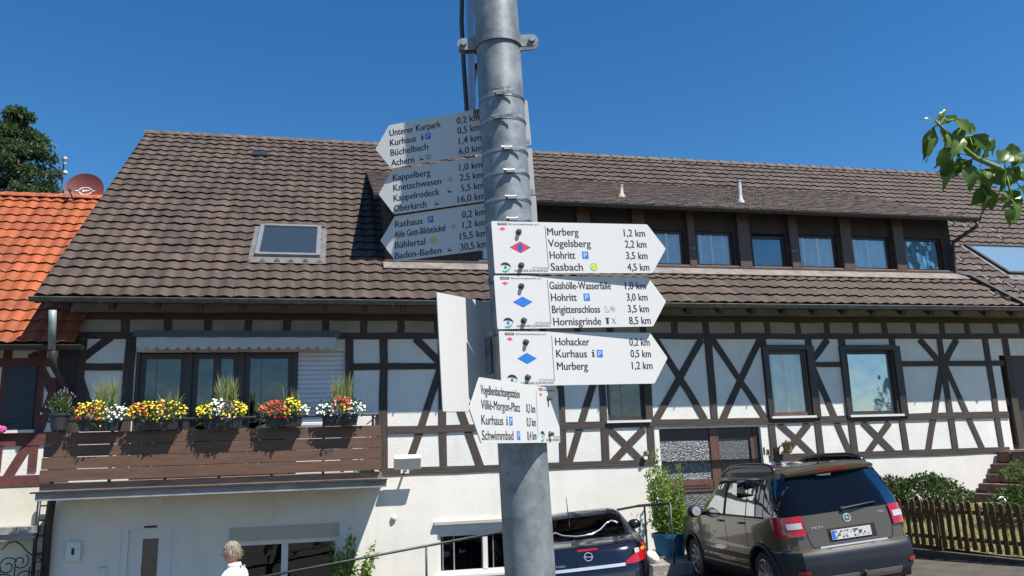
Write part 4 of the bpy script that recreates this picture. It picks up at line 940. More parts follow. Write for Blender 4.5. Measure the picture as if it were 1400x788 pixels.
# ================================================================== SATELLITE DISH, MAST, CONIFER
rc = nrp(0, nSL)
dc = onY(115, 259, rc.y + 0.05); R_ = 0.375
t = thing('satellite_dish', 'brown satellite dish with a white emblem on the orange ridge', 'satellite dish', (dc.x, rc.y, rc.z))
n = Vector((-0.05, -0.98, 0.10)).normalized(); u = Vector((1, 0, 0)); u = (u - n * u.dot(n)).normalized(); v = n.cross(u) * -1
if v.z < 0: v = -v
mb = MB(); K = 36; rings = 6; vs = []
for back in (0, 1):
    vs.append(dc - n * (0.09 + 0.012 * back))
    for i in range(1, rings + 1):
        q = i / rings
        for k in range(K): a = 2 * math.pi * k / K; vs.append(dc + (u * math.cos(a) * 1.0 + v * math.sin(a) * 0.95) * R_ * q - n * (0.09 * (1 - q * q) + 0.012 * back))
fs = []
for back in (0, 1):
    o = back * (1 + rings * K); fs += [(o, o + 1 + k, o + 1 + (k + 1) % K) for k in range(K)]
    for i in range(rings - 1): fs += [(o + 1 + i * K + k, o + 1 + i * K + (k + 1) % K, o + 1 + (i + 1) * K + (k + 1) % K, o + 1 + (i + 1) * K + k) for k in range(K)]
o = 1 + (rings - 1) * K; o2 = o + 1 + rings * K; fs += [(o + k, o + (k + 1) % K, o2 + (k + 1) % K, o2 + k) for k in range(K)]
mb.add(vs, fs); mb.build('dish', pm('brown_dish_paint', (0.19, 0.055, 0.05), 0.5, var=0.06), t, smooth=50)
mb = MB(); P_ = lambda x, z: dc + u * x + v * z - n * (0.09 * (1 - (x * x + z * z) / R_ ** 2) - 0.006)
for a0, a1 in ((0.25, 2.9), (3.4, 6.0)):
    pts = [(math.cos(a0 + (a1 - a0) * i / 12) * 0.13, math.sin(a0 + (a1 - a0) * i / 12) * 0.085) for i in range(13)]
    for (xa, za), (xb, zb) in zip(pts, pts[1:]): mb.poly([P_(xa, za), P_(xb, zb), P_(xb * 0.84, zb * 0.84), P_(xa * 0.84, za * 0.84)])
for sx in (-1, 1): mb.poly([P_(sx * 0.13, 0.012), P_(sx * 0.19, 0.004), P_(sx * 0.19, -0.006), P_(sx * 0.13, -0.012)])
for i in range(4): mb.poly([P_(-0.06 + i * 0.035, -0.02 + 0.006 * i), P_(-0.035 + i * 0.035, -0.014 + 0.006 * i), P_(-0.03 + i * 0.035, 0.03), P_(-0.055 + i * 0.035, 0.022)])
mb.build('emblem', FL['white'], t)
mb = MB(); lnb = dc + n * 0.36 - v * 0.16 - u * 0.16; mb.tube([dc - v * 0.33 - n * 0.01 - u * 0.05, dc - v * 0.34 + n * 0.15 - u * .1, lnb], 0.014, 8); mb.build('feed_arm', M_black, t, smooth='all')
mb = MB(); mb.tube([lnb, lnb - n * 0.12 + v * .02], [0.035, 0.028], 10); mb.build('receiver', pm('grey_receiver', (0.12, 0.10, 0.10), 0.5), t, smooth=40)
mb = MB(); mb.tube([dc - n * 0.12, Vector((dc.x, dc.y + 0.16, dc.z - 0.06)), Vector((dc.x, rc.y + 0.16, rc.z - 0.4))], 0.025, 8); mb.build('mast', M_zinc, t, smooth='all')
pt_ = onY(88, 214, rc.y + 1.0); t = thing('antenna_mast', 'thin roof antenna mast beside the satellite dish', 'antenna', (pt_.x, rc.y + 1.0, rc.z - 1))
mb = MB(); mb.tube([(pt_.x, rc.y + 1.0, rc.z - 1.1), pt_], 0.016, 8); mb.build('mast', M_zinc, t)
for py, r_ in ((219, .045), (226, .03), (238, .05)):
    q = onY(88, py, rc.y + 1.0); mb = MB(); mb.lathe(q + Vector((0.03, -0.03, 0)), (0.2, -1, 0), [(0.0, 0), (r_, 0.04), (r_, 0.06), (0.02, 0.09)], 12); mb.build('receiver', pm('pale_antenna', (0.55, 0.5, 0.45), 0.5), t, smooth=40)

def conifer(label, top, zbase, depth, nb, wide, seed, name='cedar_tree', group=None):
    rng = random.Random(seed); base = Vector((top.x, top.y, zbase)); t = thing(name, label, 'tree', base, group)
    mb = MB(); mb.tube([base, base.lerp(top, 0.5), top - Vector((0, 0, 0.4))], [0.45 * wide, 0.3 * wide, 0.05], 10); fo = MB()
    for i in range(nb):
        q = rng.uniform(0.0, 1.0) ** 0.85; z = top.z - 0.15 - q * depth
        rr_ = (0.35 + 2.2 * min(1, q * 2.6) ** 0.8 + 0.4 * q) * rng.uniform(0.5, 1.05) * wide; a = rng.uniform(0, 6.283)
        s_ = Vector((top.x, top.y, z)); e = s_ + Vector((math.cos(a) * rr_, math.sin(a) * rr_, -0.12 * rr_ + rng.uniform(-.1, .25)))
        mb.tube([s_, s_.lerp(e, 0.5) + Vector((0, 0, 0.08)), e], [0.05, 0.035, 0.012], 5)
        for k in range(5):
            c = s_.lerp(e, rng.uniform(0.45, 1.02)) + rdir(rng) * 0.12; rad_ = rng.uniform(0.18, 0.40)
            leaf_blob(fo, rng, c, (rad_, rad_, rad_ * 0.55), 44, 0.18, 0.08, None, 0.15, 0.2)
    mb.build('trunk', M_bark, t, smooth='all'); fo.build('crown', ML_conifer, t)
conifer('tall dark green conifer rising behind the orange roof', at(30, 150, 34.0), -1.0, 9.0, 190, 1.0, 11)
conifer('dark conifer across the street, seen only as a reflection in the right upper window', Vector((27.4, -19.2, 5.7)), 0.1, 5.4, 90, 0.62, 12, 'spruce_tree')

# ================================================================== HANDRAIL
t = thing('handrail', 'black metal handrail sloping down along the white wall behind the small car', 'railing', (3, -0.75, -0.5))
yr = -0.75
A = onY(380, 785, yr); B = onY(872, 692, yr); Cc = onY(916, 688, -1.5)
A2 = A + (A - B) * 0.28
A.y = B.y = A2.y = yr
M_rail = pm('grey_black_rail', (0.035, 0.04, 0.042), 0.45, metal=0.4, var=0.2)
mb = MB(); mb.tube([A2, A, B], 0.020, 8); mb.build('top_rail', M_rail, t, smooth='all')
mb = MB(); mb.tube([B, Cc], 0.024, 8); mb.build('landing_rail', M_rail, t, smooth='all')
for p in (Cc, B + Vector((0.12, 0, 0)), A.lerp(B, 0.385), A.lerp(B, -0.15)):
    MB().tube([p, Vector((p.x, p.y, ground(p.x, p.y) - 0.1))], 0.018, 8).build('baluster', M_rail, t, smooth='all')

# ================================================================== POTTED SHRUB, WHITE FIGURE, CLIMBER
pb_ = onY(917, 757, -0.72); zb_ = -0.18
t = thing('potted_shrub', 'bushy bright green shrub in a round blue tub beside the entrance', 'potted plant', (pb_.x, -0.72, zb_))
c = Vector((pb_.x, -0.72, zb_))
M_tub = pm('blue_tub', (0.012, 0.13, 0.27), 0.5, var=0.12, scale=12)
mb = MB(); mb.lathe(c, (0, 0, 1), [(0.23, 0), (0.285, 0.32), (0.305, 0.32), (0.31, 0.39), (0.28, 0.39), (0.27, 0.34)], 28); tub = mb.build('tub', M_tub, t, smooth=40)
mb = MB(); mb.lathe(c, (0, 0, 1), [(0.29, 0.0), (0.30, 0.03), (0.2, 0.03)], 24); mb.build('saucer', pm('grey_saucer', (0.32, 0.32, 0.31), 0.5), t, smooth=40)
mb = MB(); fo = MB(); topz = fz(905, 632, -0.72) - zb_
for i in range(26):
    a = rng.uniform(0, 6.28); h_ = rng.uniform(0.75, 1.0) * topz; lean = rng.uniform(0.04, 0.46); e = c + Vector((math.cos(a) * lean - 0.05, math.sin(a) * lean * 0.8, h_))
    if i < 2: e = c + Vector((-0.22 + 0.08 * i, -0.02, topz * (1.12 + 0.04 * i)))
    m_ = c.lerp(e, 0.5) + Vector((math.cos(a) * 0.12, math.sin(a) * 0.1, 0)); pth = [c + Vector((0, 0, 0.3)), m_, e]; mb.tube(pth, [0.010, 0.008, 0.004], 5)
    for k in range(90):
        u_ = rng.uniform(0.22, 1.0); p = (c.lerp(m_, u_ * 2) if u_ < 0.5 else m_.lerp(e, u_ * 2 - 1)) + rdir(rng) * rng.uniform(0.02, 0.09)
        leaf_quad(fo, p, rdir(rng, 0.4), rdir(rng, 1), rng.uniform(0.05, 0.085), rng.uniform(0.03, 0.045))
leaf_blob(fo, rng, c + Vector((0.05, 0, 0.62)), (0.36, 0.27, 0.32), 800, 0.07, 0.04, None, 0.3)
mb.build('stems', M_stem, t, smooth='all'); fo.build('foliage', ML_bright, t)
p = onY(892, 752, -1.35); p.z = ground(p.x, -1.35) + 0.16
p = Vector((p.x, -1.3, -0.18)); t = thing('white_stone', 'small white garden stone ornament beside the blue tub', 'ornament', p)
bm = bmesh.new(); bmesh.ops.create_icosphere(bm, subdivisions=3, radius=0.12)
for v in bm.verts: v.co *= 1 + 0.35 * noise.noise(v.co * 9); v.co.z = v.co.z * 0.9 + 0.09; 
me = bpy.data.meshes.new('body'); bm.to_mesh(me); bm.free(); me.materials.append(pm('white_stone', (0.6, 0.58, 0.54), 0.8, var=0.2, scale=12)); ob = bpy.data.objects.new('stone', me); COL.objects.link(ob); ob.parent = t
# climber near the ground-floor window
cb = onY(485, 800, -0.35); cb = Vector((cb.x, -0.35, ground(cb.x, -0.35))); t = thing('wall_shrub', 'leafy green shrub against the white wall beside the ground floor window', 'shrub', cb)
mb = MB(); fo = MB()
for i in range(15):
    px, py = rng.uniform(452, 516), rng.uniform(728, 775); e = onY(px, py, -0.35 + rng.uniform(-0.15, 0.12)); m_ = cb.lerp(e, 0.55) + Vector((rng.uniform(-.08, .08), 0, 0.05)); mb.tube([cb, m_, e], [0.014, 0.009, 0.003], 5)
    for k in range(48):
        u_ = rng.uniform(0.35, 1.0); p = (cb.lerp(m_, u_ * 2) if u_ < 0.5 else m_.lerp(e, u_ * 2 - 1)) + rdir(rng) * rng.uniform(0.01, 0.09)
        leaf_quad(fo, p, rdir(rng, 0.2), rdir(rng, 1), rng.uniform(0.06, 0.10), rng.uniform(0.035, 0.055))
mb.build('stems', M_stem, t, smooth='all'); fo.build('foliage', ML_bright, t)

# ================================================================== GARDEN ON THE RIGHT: fence, kerb, bushes, steps
f0 = at(1250, 748, 12.1); f1 = at(1400, 765, 10.6); fd = (f1 - f0); fd.z = 0; flen = fd.length; fd.normalize(); fn = Vector((-fd.y, fd.x, 0))
if fn.x < 0: fn = -fn
S0, S1 = -2.0, flen + 1.2
fzb = 0.04
def fpt(s, o=0.0, z=0.0): return Vector((f0.x, f0.y, fzb)) + fd * s + fn * o + Vector((0, 0, z))
mb = MB(); mb.prism([fpt(S0, -0.05, -0.6), fpt(S1, -0.05, -0.6), fpt(S1, 0.13, -0.6), fpt(S0, 0.13, -0.6)], (0, 0, 0.565)); struct(mb.build('garden_kerb', pm('dark_kerb_stone', (0.075, 0.066, 0.058), 0.9, var=0.3, scale=6, bump=0.4, bscale=40), bevel=0.01))
# garden soil and dry lawn
mb = MB(); g0 = fpt(S0, 0.10, -0.03); g1 = fpt(S1, 0.10, -0.03)
P = [g0, g1, Vector((g1.x + 14, g1.y, 0.05)), Vector((26, -0.03, 0.62)), Vector((g0.x - 0.1, -0.03, 0.50))]
NXg, NYg = 60, 30; 
for j in range(NYg + 1):
    for i in range(NXg + 1):
        v_ = j / NYg; a = g0.lerp(Vector((g0.x - 0.05, -0.03, 0.50)), 0)  # placeholder
        s_ = S1 + (S0 - S1) * v_; le = fpt(s_, 0.10, -0.03) if True else a
        far = max(0, (le.y + 5.5) / 5.5); le = Vector((le.x, le.y, le.z + 0.30 * far ** 2))
        x = le.x + 16 * (i / NXg) ** 1.5; mb.v.append(Vector((x, le.y, le.z + 0.25 * min(1, (x - le.x) / 2.5) + 0.015 * noise.noise(Vector((x * 3, le.y * 3, 0))))))
for j in range(NYg):
    for i in range(NXg): a = j * (NXg + 1) + i; mb.f.append((a, a + 1, a + NXg + 2, a + NXg + 1)); mb.mi.append(0)
struct(mb.build('garden_lawn', pm('dry_lawn', (0.23, 0.20, 0.085), 0.95, col2=(0.13, 0.15, 0.045), scale=5, bump=0.6, bscale=60), smooth='all'))
gr = MB(); rng = random.Random(21)
for _ in range(5200):
    s_ = rng.uniform(S0, S1); o_ = 0.12 + rng.random() ** 1.6 * 3.0; b = fpt(s_, o_, 0); far = max(0, (b.y + 5.5) / 5.5); b.z = fzb - 0.04 + 0.30 * far ** 2 + 0.25 * min(1, o_ / 2.5)
    d = Vector((rng.gauss(0, .35), rng.gauss(0, .35), 1)) * rng.uniform(0.05, 0.13); s = Vector((rng.gauss(0, 1), rng.gauss(0, 1), 0)).normalized() * 0.006
    gr.add([b - s, b + s, b + d], [(0, 1, 2)])
gl = gr.build('grass', leaf_mat('dry_grass', (0.18, 0.19, 0.05), (0.42, 0.36, 0.14), 0.3)); tag(gl, 'dry yellow green grass of the little lawn behind the picket fence', 'grass', kind='stuff')
# picket fence
t = thing('picket_fence', 'low dark brown wooden picket fence along the kerb by the garden', 'fence', fpt(0, 0.05, 0))
M_pick = pm('dark_brown_picket', (0.085, 0.048, 0.020), 0.75, var=0.3, scale=7, bump=0.25, bscale=30)
for z in (0.14, 0.52):
    MB().prism([fpt(S0, 0.022, z), fpt(S1, 0.022, z), fpt(S1, 0.055, z), fpt(S0, 0.055, z)], (0, 0, 0.055)).build('rail', M_pick, t)
ns = int((S1 - S0) / 0.118); proto = None
for i in range(ns):
    s_ = S0 + 0.05 + i * 0.118 + rng.uniform(-.006, .006); hgt = 0.68
    if proto is None:
        mb = MB(); hw = 0.034; prof = [(-hw, 0.0), (hw, 0.0), (hw, hgt - 0.05)] + [(hw * math.cos(a), hgt - 0.05 + 0.05 * math.sin(a)) for a in (0.5, 1.0, 1.57, 2.14, 2.64)] + [(-hw, hgt - 0.05)]
        mb.prism([fd * x + Vector((0, 0, z)) for x, z in prof], fn * 0.02); proto = mb.build('picket', M_pick, t, local=True, bevel=0.004); o = proto
    else:
        o = proto.copy(); COL.objects.link(o); o.parent = t
    o.location = fpt(s_, 0.0, 0.02 + rng.uniform(-.012, .012)) - t.location; o.rotation_euler = (rng.uniform(-.012, .012), rng.uniform(-.02, .02), 0)
for s_ in (S0 + 0.3, 0.4, flen + 0.9):
    MB().prism([fpt(s_ - .035, 0.056, -0.03), fpt(s_ + .035, 0.056, -0.03), fpt(s_ + .035, 0.126, -0.03), fpt(s_ - .035, 0.126, -0.03)], (0, 0, 0.62)).build('post', M_pick, t)
# bushes
def bush(name, label, c, r, n, L, mat, seed, cat='bush', flowers=None):
    rng = random.Random(seed); c = Vector(c); t = thing(name, label, cat, (c.x, c.y, c.z - r[2] * 0.95))
    mb = MB(); fo = MB()
    for i in range(12):
        a = rng.uniform(0, 6.28); e = c + Vector((math.cos(a) * r[0] * .7, math.sin(a) * r[1] * .7, rng.uniform(-.2, .7) * r[2])); mb.tube([c - Vector((0, 0, r[2] * 0.95)), c.lerp(e, .4), e], [0.02, 0.012, 0.004], 5)
    for k in range(26):
        v = rdir(rng, 0.35); q = Vector((v.x * r[0], v.y * r[1], v.z * r[2])) * 0.68; rr_ = rng.uniform(0.26, 0.42)
        leaf_blob(fo, rng, c + q, (r[0] * rr_, r[1] * rr_, r[2] * rr_), n // 26, L, L * 0.55, None, 0.45, 0.4)
    mb.build('stems', M_bark, t, smooth='all'); fo.build('foliage', mat, t)
    if flowers:
        f = MB()
        for (p, m_, col) in flowers:
            for i in range(m_): v = rdir(rng, .2); flower(f, rng, p + v * 0.05, v + Vector((0, -.8, .3)), .018, FL[col])
        f.build('flowers', None, t)
    return t
b1 = onY(1268, 682, -1.5)
bush('hedge_bush', 'rounded dark green bush behind the fence below the white wall', (b1.x, -1.5, b1.z), (0.85, 0.65, 0.42), 3600, 0.065, ML_hedge, 31)
b2 = onY(1222, 672, -1.2)
bush('hedge_bush', 'dark green bush half hidden behind the tail of the brown car', (b2.x, -1.2, b2.z - 0.05), (0.45, 0.45, 0.35), 1500, 0.065, ML_hedge, 32)
b3 = onY(1392, 650, -2.2)
bush('garden_shrub', 'pale green shrub in front of the stone steps at the right edge', (b3.x + 0.3, -2.2, b3.z - 0.05), (0.55, 0.5, 0.34), 2200, 0.05, leaf_mat('pale_hedge_leaf', (0.04, 0.085, 0.015), (0.12, 0.18, 0.04), 0.3), 33)
b4 = onY(1390, 693, -2.9)
bush('flowering_bush', 'low dark bush with a white flower in front of the steps', (b4.x + 0.1, -2.9, b4.z), (0.75, 0.5, 0.30), 2200, 0.06, ML_hedge, 34, flowers=[(onY(1370, 684, -3.38), 9, 'white'), (onY(1398, 709, -3.3), 4, 'white'), (onY(1330, 700, -3.2), 3, 'white')])
# stone steps
t = thing('stone_steps', 'red brown sandstone block steps rising to the side door', 'steps', (13.2, -0.7, 0.3))
M_sand = pm('red_sandstone', (0.135, 0.075, 0.060), 0.9, var=0.3, scale=7, bump=0.6, bscale=22)
stx = [(1360, 617), (1352, 634), (1345, 648), (1335, 661), (1325, 674), (1319, 689)]
zs_ = [onY(1360, 617, -1.1).z, None]
ztop = fz(1362, 620, -0.05)
for i, (px, py) in enumerate(stx):
    x = fx(px, py, -0.05); z = fz(px, py, -0.05); zn = fz(stx[i + 1][0], stx[i + 1][1], -0.05) if i + 1 < len(stx) else z - 0.25
    cuts = [-0.04, -0.50 + rng.uniform(-.12, .12), -1.0 + rng.uniform(-.12, .12), -1.55]
    for ya, yb_ in zip(cuts, cuts[1:]):
        jx = rng.uniform(0, .035); MB().box(x + jx, 17.0, yb_ + 0.006, ya - 0.006, zn + 0.008, z - rng.uniform(0, .012)).build('step_block', M_sand, t, bevel=0.035)
MB().box(fx(1372, 616, -0.05), 17.0, -1.5, -0.04, ztop + 0.006, ztop + 0.06).build('landing_slab', pm('pale_slab', (0.33, 0.27, 0.24), 0.85, var=0.2), t, bevel=0.01)

# ================================================================== SIGNPOST
PB0 = Vector((0.56134, -11.66644, 1.259)); PT0 = Vector((0.51347, -11.65545, 3.1028)); PAX = (PT0 - PB0).normalized(); PR = 0.0735
def pole_at(z): return PB0 + PAX * ((z - PB0.z) / PAX.z)
pole = thing('signpost_pole', 'grey galvanised steel pole carrying the white hiking signs in the foreground', 'pole', pole_at(ground(0.6, -11.66) - 0.05))
mb = MB(); za, zb2 = ground(0.6, -11.66) - 0.15, 4.1
N_ = 40; mb.tube([pole_at(za + (zb2 - za) * i / N_) for i in range(N_ + 1)], PR, 40); mb.build('tube', M_galv, pole, smooth=60)
mb = MB(); mb.lathe(pole_at(zb2), PAX, [(PR + .004, -0.04), (PR + .004, 0.01), (0.02, 0.03)], 32); mb.build('cap', M_black, pole, smooth=40)
HD = Vector((math.sin(rad(12.93)), math.cos(rad(12.93)), 0)); RT = Vector((math.cos(rad(12.93)), -math.sin(rad(12.93)), 0))
def pole_z(px, py):
    d = ray(px, py); t = (pole_at(2) - CAM).dot(HD) / d.dot(HD) - PR / d.dot(HD); return (CAM + d * t).z
# top clamp with two ears
zc = pole_z(678, 45); c = pole_at(zc); UZ = (PAX).normalized(); UXc = (RT - UZ * RT.dot(UZ)).normalized(); UYc = UZ.cross(UXc)   # UYc points away
def clampP(a, r, h): return c + UXc * (math.cos(a) * r) + UYc * (math.sin(a) * r) + UZ * h
mb = MB(); prof = []
hh = 0.021; r1, r2 = PR + 0.0008, PR + 0.007
for side in (1, -1):
    pts_o = []
    outline = [(UXc * (-(PR + 0.075)) + UYc * (-0.006 * side * -1)), ]
    for (ra, rb) in ((r1, r2),):
        K = 20; vs = []
        for i in range(K + 1):
            a = (math.pi + 0.12) + (math.pi - 0.24) * i / K if side == 1 else 0.12 + (math.pi - 0.24) * i / K
            vs += [clampP(a, ra, -hh), clampP(a, rb, -hh), clampP(a, rb, hh), clampP(a, ra, hh)]
        mb.add(vs, [(4 * i + q, 4 * i + (q + 1) % 4, 4 * i + 4 + (q + 1) % 4, 4 * i + 4 + q) for i in range(K) for q in range(4)] + [(0, 1, 2, 3), (4 * K + 3, 4 * K + 2, 4 * K + 1, 4 * K)])
    for sx in (-1, 1):
        yo = -0.0095 * side
        k = 8; pts = [c + UXc * (sx * (PR - 0.004)) + UYc * yo - UZ * hh] + [c + UXc * (sx * (PR + 0.040 + 0.021 * math.cos(a))) + UYc * yo + UZ * (0.021 * math.sin(a)) for a in [-math.pi / 2 + math.pi * q / k for q in range(k + 1)]] + [c + UXc * (sx * (PR - 0.004)) + UYc * yo + UZ * hh]
        mb.prism(pts, UYc * (0.006 * -side))
cl = mb.build('clamp_collar', M_galv, pole, smooth=40)
for sx in (-1, 1):
    mb = MB(); q = c + UXc * (sx * (PR + 0.040)); mb.lathe(q - UYc * 0.016, -UYc, [(0.0105, 0), (0.0105, 0.007), (0.009, 0.0085)], 6); mb.lathe(q + UYc * 0.016, UYc, [(0.0105, 0), (0.0105, 0.007), (0.006, 0.02)], 6); mb.build('bolt', M_steel, cl)
# hose clamp bands with screw housings
def band(z, ang, tilt=0.0):
    mb = MB(); c_ = pole_at(z); K = 40; vs = []
    for i in range(K):
        a = 2 * math.pi * i / K; p = c_ + UXc * math.cos(a) * (PR + 0.0016) + UYc * math.sin(a) * (PR + 0.0016) + UZ * (tilt * math.cos(a)); vs += [p - UZ * 0.0052, p + UZ * 0.0052, p + UZ * 0.0052 - (UXc * math.cos(a) + UYc * math.sin(a)) * 0.0015, p - UZ * 0.0052 - (UXc * math.cos(a) + UYc * math.sin(a)) * 0.0015]
    mb.add(vs, [(4 * i + q, 4 * i + (q + 1) % 4, 4 * ((i + 1) % K) + (q + 1) % 4, 4 * ((i + 1) % K) + q) for i in range(K) for q in range(4)])
    b = mb.build('clamp_band', M_steel, pole, smooth=40)
    mb = MB(); n_ = UXc * math.cos(ang) + UYc * math.sin(ang); t_ = UZ.cross(n_); o = c_ + n_ * (PR + 0.008) + UZ * (tilt * math.cos(ang))
    mb.obox(o, t_ * 0.0115, UZ * 0.0075, n_ * 0.006); mb.tube([o - t_ * 0.020 + n_ * .002, o + t_ * 0.014 + n_ * .002], 0.0048, 8); mb.obox(o + t_ * 0.030 - n_ * 0.003, t_ * 0.018, UZ * 0.0052, n_ * 0.001)
    mb.build('screw_housing', M_steel, b)
    mb = MB()
    for k in range(14):
        a = ang + 0.55 + k * 0.085; p = c_ + (UXc * math.cos(a) + UYc * math.sin(a)) * (PR + 0.0022) + UZ * (tilt * math.cos(a)); tt = UZ.cross((UXc * math.cos(a) + UYc * math.sin(a))); mb.obox(p, tt * 0.0012, UZ * 0.0034, (UXc * math.cos(a) + UYc * math.sin(a)) * 0.0004)
    mb.build('slot', M_ink, b)
for (px, py, ang) in [(684, 128, -1.62), (686, 160, -1.75), (694, 203, -1.45), (700, 234, -1.42), (702, 270, -1.42), (703, 300, -1.42), (712, 452, -2.6), (716, 380, -2.7)]:
    band(pole_z(px, py), ang, rng.uniform(-.002, .002))
# sticker residue
mb = MB(); z0 = pole_z(686, 122)
for i in range(14):
    a = -math.pi / 2 + rng.uniform(-.5, .7); z = z0 + rng.uniform(-0.008, 0.012); p = pole_at(z) + (UXc * math.cos(a) + UYc * math.sin(a)) * (PR + 0.0008); tt = UZ.cross(UXc * math.cos(a) + UYc * math.sin(a)); mb.poly([p - tt * rng.uniform(.003, .008), p - UZ * rng.uniform(.001, .004), p + tt * rng.uniform(.003, .008), p + UZ * rng.uniform(.001, .004)])
mb.build('rust_spots', pm('rusty_residue', (0.22, 0.15, 0.11), 0.8, var=0.4, scale=50), pole)

# ---- sign plates
SL_, SH_, ST_ = 0.583, 0.161, 0.058
def sign_frame(o, ud):
    U = Vector(ud).normalized(); V = Vector((0, 0, 1)); V = (V - U * V.dot(U)).normalized(); Nn = U.cross(V)     # Nn towards the viewer is -Y local
    m_ = Matrix.Identity(4)
    for i in range(3): m_[i][0] = U[i]; m_[i][1] = -Nn[i]; m_[i][2] = V[i]; m_[i][3] = o[i]
    return m_
def rounded(pts, r=0.006, k=3):
    out = []; n = len(pts)
    for i in range(n):
        p = Vector((*pts[i], 0)); a = Vector((*pts[i - 1], 0)); b = Vector((*pts[(i + 1) % n], 0)); da = (a - p).normalized(); db = (b - p).normalized()
        for q in range(k + 1):
            u = q / k; out.append(((p + da * r * (1 - u) ** 2 + db * r * u ** 2).x, (p + da * r * (1 - u) ** 2 + db * r * u ** 2).y))
    return out
TY = -0.0004
def P2(x, z, lift=0): return Vector((x, TY - 0.0002 * lift, z))
def rect(mb, x0, x1, z0, z1, mat, lift=0): mb.poly([P2(x0, z0, lift), P2(x1, z0, lift), P2(x1, z1, lift), P2(x0, z1, lift)], mat)
def disc(mb, x, z, rx, rz, mat, lift=0, k=18): mb.poly([P2(x + rx * math.cos(2 * math.pi * i / k), z + rz * math.sin(2 * math.pi * i / k), lift) for i in range(k)], mat)
def ringm(mb, x, z, r0, r1, mat, lift=0, a0=0, a1=2 * math.pi, k=18):
    for i in range(k):
        a, b = a0 + (a1 - a0) * i / k, a0 + (a1 - a0) * (i + 1) / k
        mb.poly([P2(x + r0 * math.cos(a), z + r0 * math.sin(a), lift), P2(x + r1 * math.cos(a), z + r1 * math.sin(a), lift), P2(x + r1 * math.cos(b), z + r1 * math.sin(b), lift), P2(x + r0 * math.cos(b), z + r0 * math.sin(b), lift)], mat)
def diamond(mb, x, z, a, b, mat, lift=0): mb.poly([P2(x - a, z, lift), P2(x, z - b, lift), P2(x + a, z, lift), P2(x, z + b, lift)], mat)
def lineq(mb, a, b, wd, mat, lift=0):
    d = Vector((b[0] - a[0], b[1] - a[1])); d.normalize(); n = Vector((-d.y, d.x)) * wd / 2
    mb.poly([P2(a[0] - n.x, a[1] - n.y, lift), P2(b[0] - n.x, b[1] - n.y, lift), P2(b[0] + n.x, b[1] + n.y, lift), P2(a[0] + n.x, a[1] + n.y, lift)], mat)
tp = lambda x, z: P2(x, z, 0)
tp1 = lambda x, z: P2(x, z, 1)
CAP = 0.0232
def icon(mb, kind, x, z):
    """pictograms, centre x, baseline centre z"""
    if kind == 'P':
        rect(mb, x - .0105, x + .0105, z - .0115, z + .0115, M_blue); put_text(mb, 'P', x - .0055, x + .006, z - .0075, .015, tp1, M_sign, 0.02)
    elif kind == 'H':
        disc(mb, x, z, .0118, .0118, M_yellow); ringm(mb, x, z, .0098, .0118, M_green, 1); put_text(mb, 'H', x - .005, x + .005, z - .005, .010, tp1, M_green, 0.01)
    elif kind == 'S':
        ringm(mb, x, z, .0082, .0105, M_green); put_text(mb, 'S', x - .0055, x + .0055, z - .006, .012, tp1, M_green, 0.02)
    elif kind == 'i': put_text(mb, 'i', x - .0036, x + .0036, z - .0098, CAP, tp, M_ink, 0.05); rect(mb, x - .0058, x + .0058, z - .0098, z - .0078, M_ink, 1); rect(mb, x - .0055, x + .0015, z + .0025, z + .0045, M_ink, 1)
    elif kind == 'sun':
        for k in range(8): a = math.pi * k / 4 + .2; lineq(mb, (x + .0035 * math.cos(a), z + .0035 * math.sin(a)), (x + .0115 * math.cos(a), z + .0115 * math.sin(a)), .0013, M_greyink)
        ringm(mb, x, z, .0025, .004, M_greyink)
    elif kind == 'car':
        ringm(mb, x, z - .002, .0108, .0118, M_greyink, 0, .5, 2.6); rect(mb, x - .006, x + .003, z - .009, z + .001, M_ink); rect(mb, x - .0045, x + .0015, z - .004, z - .0005, M_sign, 1); rect(mb, x + .004, x + .009, z - .009, z - .005, M_ink)
    elif kind == 'ruin':
        for q in ((-.006, .009), (-.006, -.009), ): pass
        lineq(mb, (x - .006, z - .010), (x - .006, z + .009), .0012, M_greyink); lineq(mb, (x - .006, z + .009), (x + .001, z + .003), .0012, M_greyink); lineq(mb, (x + .001, z + .003), (x + .001, z - .006), .0012, M_greyink); lineq(mb, (x - .006, z - .010), (x + .008, z - .010), .0012, M_greyink); lineq(mb, (x + .004, z - .004), (x + .008, z - .010), .0012, M_greyink)
    elif kind == 'tower':
        mb.poly([P2(x - .0045, z - .010), P2(x + .0045, z - .010), P2(x + .0035, z + .006), P2(x - .0035, z + .006)], M_ink); rect(mb, x - .0065, x + .0065, z + .006, z + .010, M_ink)
    elif kind == 'food':
        lineq(mb, (x - .007, z - .010), (x + .007, z + .010), .0014, M_ink); lineq(mb, (x + .007, z - .010), (x - .007, z + .010), .0014, M_ink, 1)
